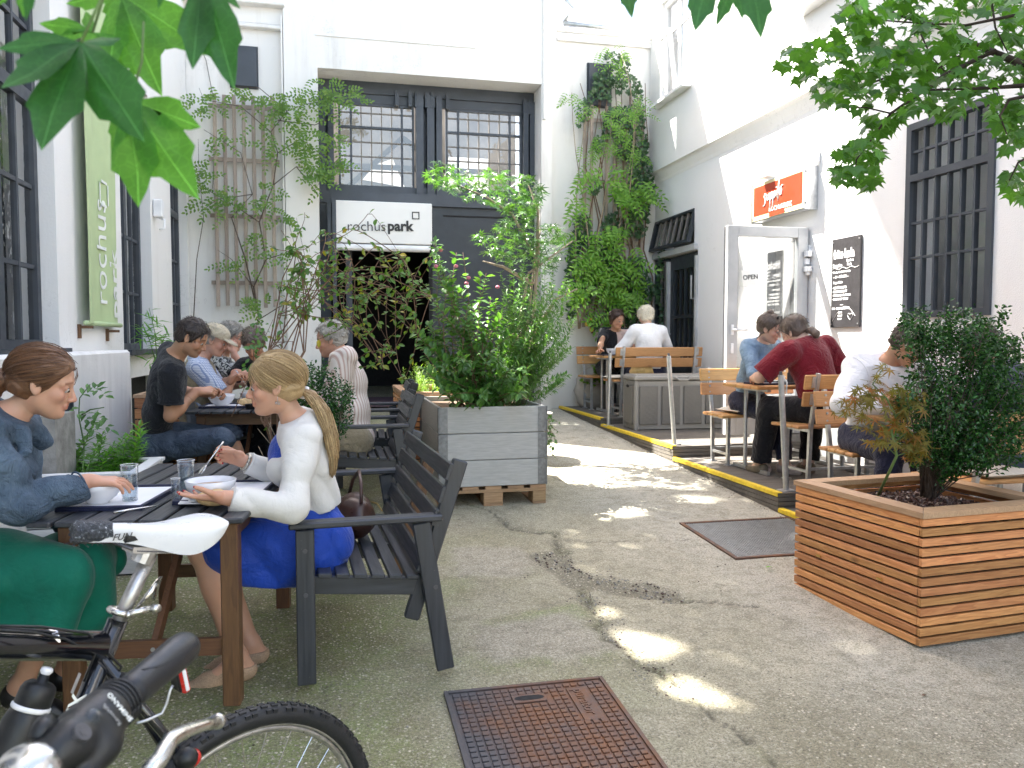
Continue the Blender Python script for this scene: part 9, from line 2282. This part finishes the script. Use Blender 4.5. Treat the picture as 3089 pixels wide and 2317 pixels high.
mb = MB(); mb.box(sn+sx*SLn*.55-sz_*.022, (SLn*.55, .05, .02), Matrix((sx, sy, sz_)).transposed(), ch=.006); badd(mb, 'saddle_base', 'black_plastic', sa)
V = []; g = random.Random(2)
for j in range(9):
  t = j/8; w = .0235-.003*abs(t-.5)-.004*(j == 0); c = sn+sx*(-.006+.062*t)-sz_*.010
  for i in range(18):
    a = 2*pi*i/18; r = w*(1+.10*g.uniform(-1, 1)); V.append(c+sy*cos(a)*r*.95+sz_*(sin(a)*r*.92)+sx*g.uniform(-.003, .003))
mb = MB(); F = [(j*18+i, j*18+(i+1) % 18, (j+1)*18+(i+1) % 18, (j+1)*18+i) for j in range(8) for i in range(18)]+[tuple(range(17, -1, -1)), tuple(range(144, 162))]
mb.add(V, F)
for k in range(26):
  c = sn+sx*g.uniform(-.008, .058)-sz_*(.022 if k < 14 else g.uniform(-.01, .03))+sy*g.uniform(-.03, .0)*-1; mb.tube([c, c+Vector((g.uniform(-.01, .01), 0, g.uniform(-.012, .0))), c+Vector((g.uniform(-.016, .016), 0, g.uniform(-.02, -.004)))], .0009, 4)
def tapem():
  t = NT('frayed_black_tape'); v = t.coord('Object'); n = t.noise(v, 130, 4, .7, 1.5)
  t.set(Base_Color=t.ramp(n, [(.45, (.02, .023, .03)), (.6, (.06, .07, .085)), (.68, (.42, .46, .50))]), Roughness=.5); t.bump(n, 1.0, .003); return t.m
badd(mb, 'nose_tape', tapem(), sa)
text_obj('lettering', 'FUN', .017, M['print_black'], bk, frameM(bp(229, 1163)+bl*.0275-BO+Vector((0, 0, .0)), (-bf+Vector((0, 0, .02))), sz_), .0004, .0002, shear=.35)
# reflector with bracket, rear lamp
fr = MB(); fr.tube([bp(296, 1562, .05), bp(318, 1556, .05), bp(350, 1541, .05), bp(360, 1520, .05), bp(368, 1490, .05), bp(374, 1480, .05)], .0032, 6); rfb = badd(fr, 'reflector_bracket', 'galv', smooth=True)
c = bp(389, 1462, .05); Rr = Matrix.Rotation(radians(10), 3, bl)@Matrix((-bf, bl, Vector((0, 0, 1)))).transposed()
fr = MB(); fr.box(c, (.016, .042, .058), Rr, ch=.004); badd(fr, 'reflector', 'red_plastic', rfb)
fr = MB(); fr.box(c+bl*.0215+Vector((.001, 0, 0)), (.007, .003, .046), Rr, ch=.001); badd(fr, 'reflector_edge', 'white_plastic', rfb)
fr = MB(); fr.box(c+bf*.010, (.006, .036, .05), Rr, ch=.002); badd(fr, 'reflector_back', 'black_plastic', rfb)
fr = MB(); c = bp(402, 1638, .06); fr.ell(c, (.024, .02, .022), 14, 9); la = badd(fr, 'rear_lamp', 'black_plastic', smooth=True)
fr = MB(); fr.ell(c-bf*.012+Vector((.0, 0, -.004)), (.018, .018, .018), 12, 8); badd(fr, 'lamp_lens', 'red_plastic', la, smooth=True)
fr = MB(); fr.tube([c, RW+bl*.055], .004, 6); badd(fr, 'lamp_bracket', 'steel_dark', la)
# bottle
bt = bp(104, 1441, .02); bb_ = bp(18, 1640, .02); ax = (bb_-bt).normalized()
bo = thing('water_bottle', 'black drinking bottle with white spout and band, in the cage of the black bicycle', 'bottle', tuple(bt))
b = MB(); b.lathe((0, 0, 0), [(.006, .0), (.0098, .002), (.0105, .007), (.008, .011), (.007, .016)], 16, axis=ax); b.obj('spout', M['white_plastic'], bo, smooth=True)
b = MB(); b.lathe((0, 0, 0), [(.0085, .012), (.009, .024), (.020, .026), (.0265, .031), (.0295, .040), (.0300, .063), (.028, .066)], 26, axis=ax); b.obj('cap', M['black_plastic'], bo, smooth=True)
b = MB(); b.lathe((0, 0, 0), [(.030, .064), (.0325, .066), (.0325, .071), (.030, .073)], 26, axis=ax); b.obj('band', M['white_plastic'], bo, smooth=True)
b = MB(); b.lathe((0, 0, 0), [(.029, .07), (.032, .078), (.036, .095), (.0365, .14), (.0365, .22), (.033, .232)], 28, axis=ax); bdy = b.obj('body', M['black_plastic'], bo, smooth=True)
u = -ax; rgt = bl.cross(u).normalized()
def bottle_text(txt, along, size, x0, bold=.0012):
  o_ = text_obj('lettering', txt, size, M['print_white'], bo, None, .0003, bold)
  for v in o_.data.vertices:
    # wrap the print round the bottle
    xx = (v.co.x+x0)/.0368; yy = v.co.y; rad = .0369+v.co.z*.5
    side_ = rgt*-1
    w_ = ax*(along-yy) + bl*cos(xx)*rad + side_*sin(xx)*rad; v.co = w_
bottle_text('ANCE', .165, .034, -.030); bottle_text('SPECIAL', .150, .008, .012, .0001)
b = MB(); b.tube([ax*.075+rgt*-.036, ax*.10+rgt*-.040, ax*.23+rgt*-.041], .004, 6); tag(b.obj('bottle_cage_arm', M['black_plastic'], bk, loc=tuple(bt-BO), smooth=True))
# ---- second bicycle: only one end of its handlebar is in the picture
h2 = thing('bicycle', 'second bicycle of which only grip, gear shifter, silver brake lever and bell show, bottom left', 'bicycle', tuple(atd(120, 1700, .66)))
HO = Vector(h2.location)
ge, gi = atd(404, 1394, .95), atd(262, 1512, .82); gd = (gi-ge).normalized(); mid_ = gi+gd*.16
def hadd(mb, nm, mat, parent=h2, **k): mb.V = [tuple(Vector(v)-HO) for v in mb.V]; return mb.obj(nm, M[mat], parent, **k)
mb = MB(); mb.tube([gi-gd*.02, gi+gd*.09, gi+gd*.16+Vector((-.02, 0, -.02)), gi+gd*.24+Vector((-.06, .0, -.05)), gi+gd*.30+Vector((-.16, .03, -.08)), gi+gd*.32+Vector((-.34, .06, -.09))], .0125, 12); hadd(mb, 'handlebar', 'steel_dark', smooth=True)
mb = MB(); GL = (gi-ge).length; mb.lathe(ge, [(.010, -.004), (.016, -.002), (.0192, .006), (.0200, .025), (.0188, .06), (.0180, GL-.02), (.0185, GL)], 26, axis=gd); gp_ = hadd(mb, 'grip', 'grip', smooth=True)
hu = gd.orthogonal().normalized()
for s_ in (-.35, -.25):
  mb = MB(); toc = (Vector((0, 0, CZ))-ge).normalized(); toc = (toc-gd*toc.dot(gd)).normalized(); sdv = gd.cross(toc)
  mb.tube([ge+gd*t+(toc*cos(s_+sw)+sdv*sin(s_+sw))*(.0196 if t < .05 else .0185) for t, sw in ((.004, 0), (.03, 0), (.06, .1), (.085, .45), (.10, .9))], .0005, 4); hadd(mb, 'grip_seam', 'black', gp_)
mb = MB(); mb.lathe(gi, [(.0205, 0), (.0225, .003), (.0235, .026), (.0225, .030)], 28, axis=gd); tw_ = hadd(mb, 'twist_ring', 'black_rubber', smooth=True)
for k in range(5):
  mb = MB(); R = gd.to_track_quat('Z', 'Y').to_matrix(); mb.tube([gi+gd*(.003+.0056*k)+R@Vector((.0236*cos(a), .0236*sin(a), 0)) for a in np.linspace(0, 2*pi, 26)], .0016, 5); hadd(mb, 'rib', 'black_rubber', tw_, smooth=True)
def rot_frame():
  toc = (Vector((0, 0, CZ))-gi).normalized(); z = (toc-gd*toc.dot(gd)).normalized(); return gd, gd.cross(z), z
X_, Y2, Z2 = rot_frame(); RM = Matrix((X_, Y2, Z2)).transposed()
S = Sdf(); g0 = gi+gd*.032
S.cone(g0, g0+gd*.030, .0255, .0255, .01); S.cone(g0+gd*.006+Z2*.008-Y2*.006, g0+gd*.034+Z2*.010-Y2*.022, .017, .016, .010); S.cone(g0+gd*.030-Y2*.022+Z2*.006, g0+gd*.058-Y2*.030+Z2*.002, .015, .012, .010); S.cone(g0+gd*.035, g0+gd*.070, .022, .020, .008); S.ell(g0+gd*.056+Z2*.012, (.020, .020, .015), np.array(RM), .008)
V, F = S.mesh(.0022); hs_ = link('shifter_housing', mesh_np('shifter_housing', V-v3(*HO), F, [M['black_plastic']]), h2)
mb = MB(); mb.ell(g0+gd*.034+Z2*.0235+Y2*.004, (.010, .009, .005), 14, 8, RM); hadd(mb, 'gear_window', 'water_in', hs_, smooth=True)
mb = MB(); mb.cyl(g0+gd*.060+Z2*.016, g0+gd*.060+Z2*.030, .0085, 14); mb.cyl(g0+gd*.060+Z2*.030, g0+gd*.060+Z2*.0305, .0045, 6); hadd(mb, 'clamp_bolt', 'steel_dark', hs_)
text_obj('lettering', 'SHIMANO', .0078, M['print_white'], h2, frameM(g0+gd*.004+Z2*.0275-Y2*.022-HO, Y2, gd), .0003, .0001); text_obj('lettering', 'Revoshift', .0068, M['galv'], h2, frameM(g0+gd*.018+Z2*.0275-Y2*.018-HO, Y2, gd), .0002, 0)
lv = [atd(300, 1690, .74), atd(345, 1640, .76), atd(368, 1598, .79), atd(392, 1583, .81), atd(440, 1566, .85), atd(470, 1558, .88)]
mb = MB(); mb.tube(lv, [.0085, .0085, .0082, .0072, .0062, .0078], 10); mb.ell(lv[-1], (.0088, .0088, .0088), 10, 7); hadd(mb, 'brake_lever', 'chrome', smooth=True)
mb = MB(); c = atd(62, 1662, .70); mb.ell(c, (.028, .028, .022), 22, 12); be = hadd(mb, 'bell', 'chrome', smooth=True)
mb = MB(); mb.tube([atd(75, 1600, .72), atd(92, 1575, .73), atd(103, 1558, .74)], [.008, .010, .009], 8); mb.tube([atd(80, 1610, .72), atd(112, 1640, .71)], .009, 8); hadd(mb, 'bell_thumb_lever', 'black_plastic', be, smooth=True)
mb = MB(); mb.tube([g0+gd*.05-Y2*.02, g0+gd*.08-Y2*.05+Vector((0, .02, -.04)), g0+gd*.1-Y2*.05+Vector((-.03, .05, -.16)), g0+gd*.1+Vector((-.1, .1, -.3))], .0028, 6); hadd(mb, 'brake_cable', 'black_plastic', smooth=True)
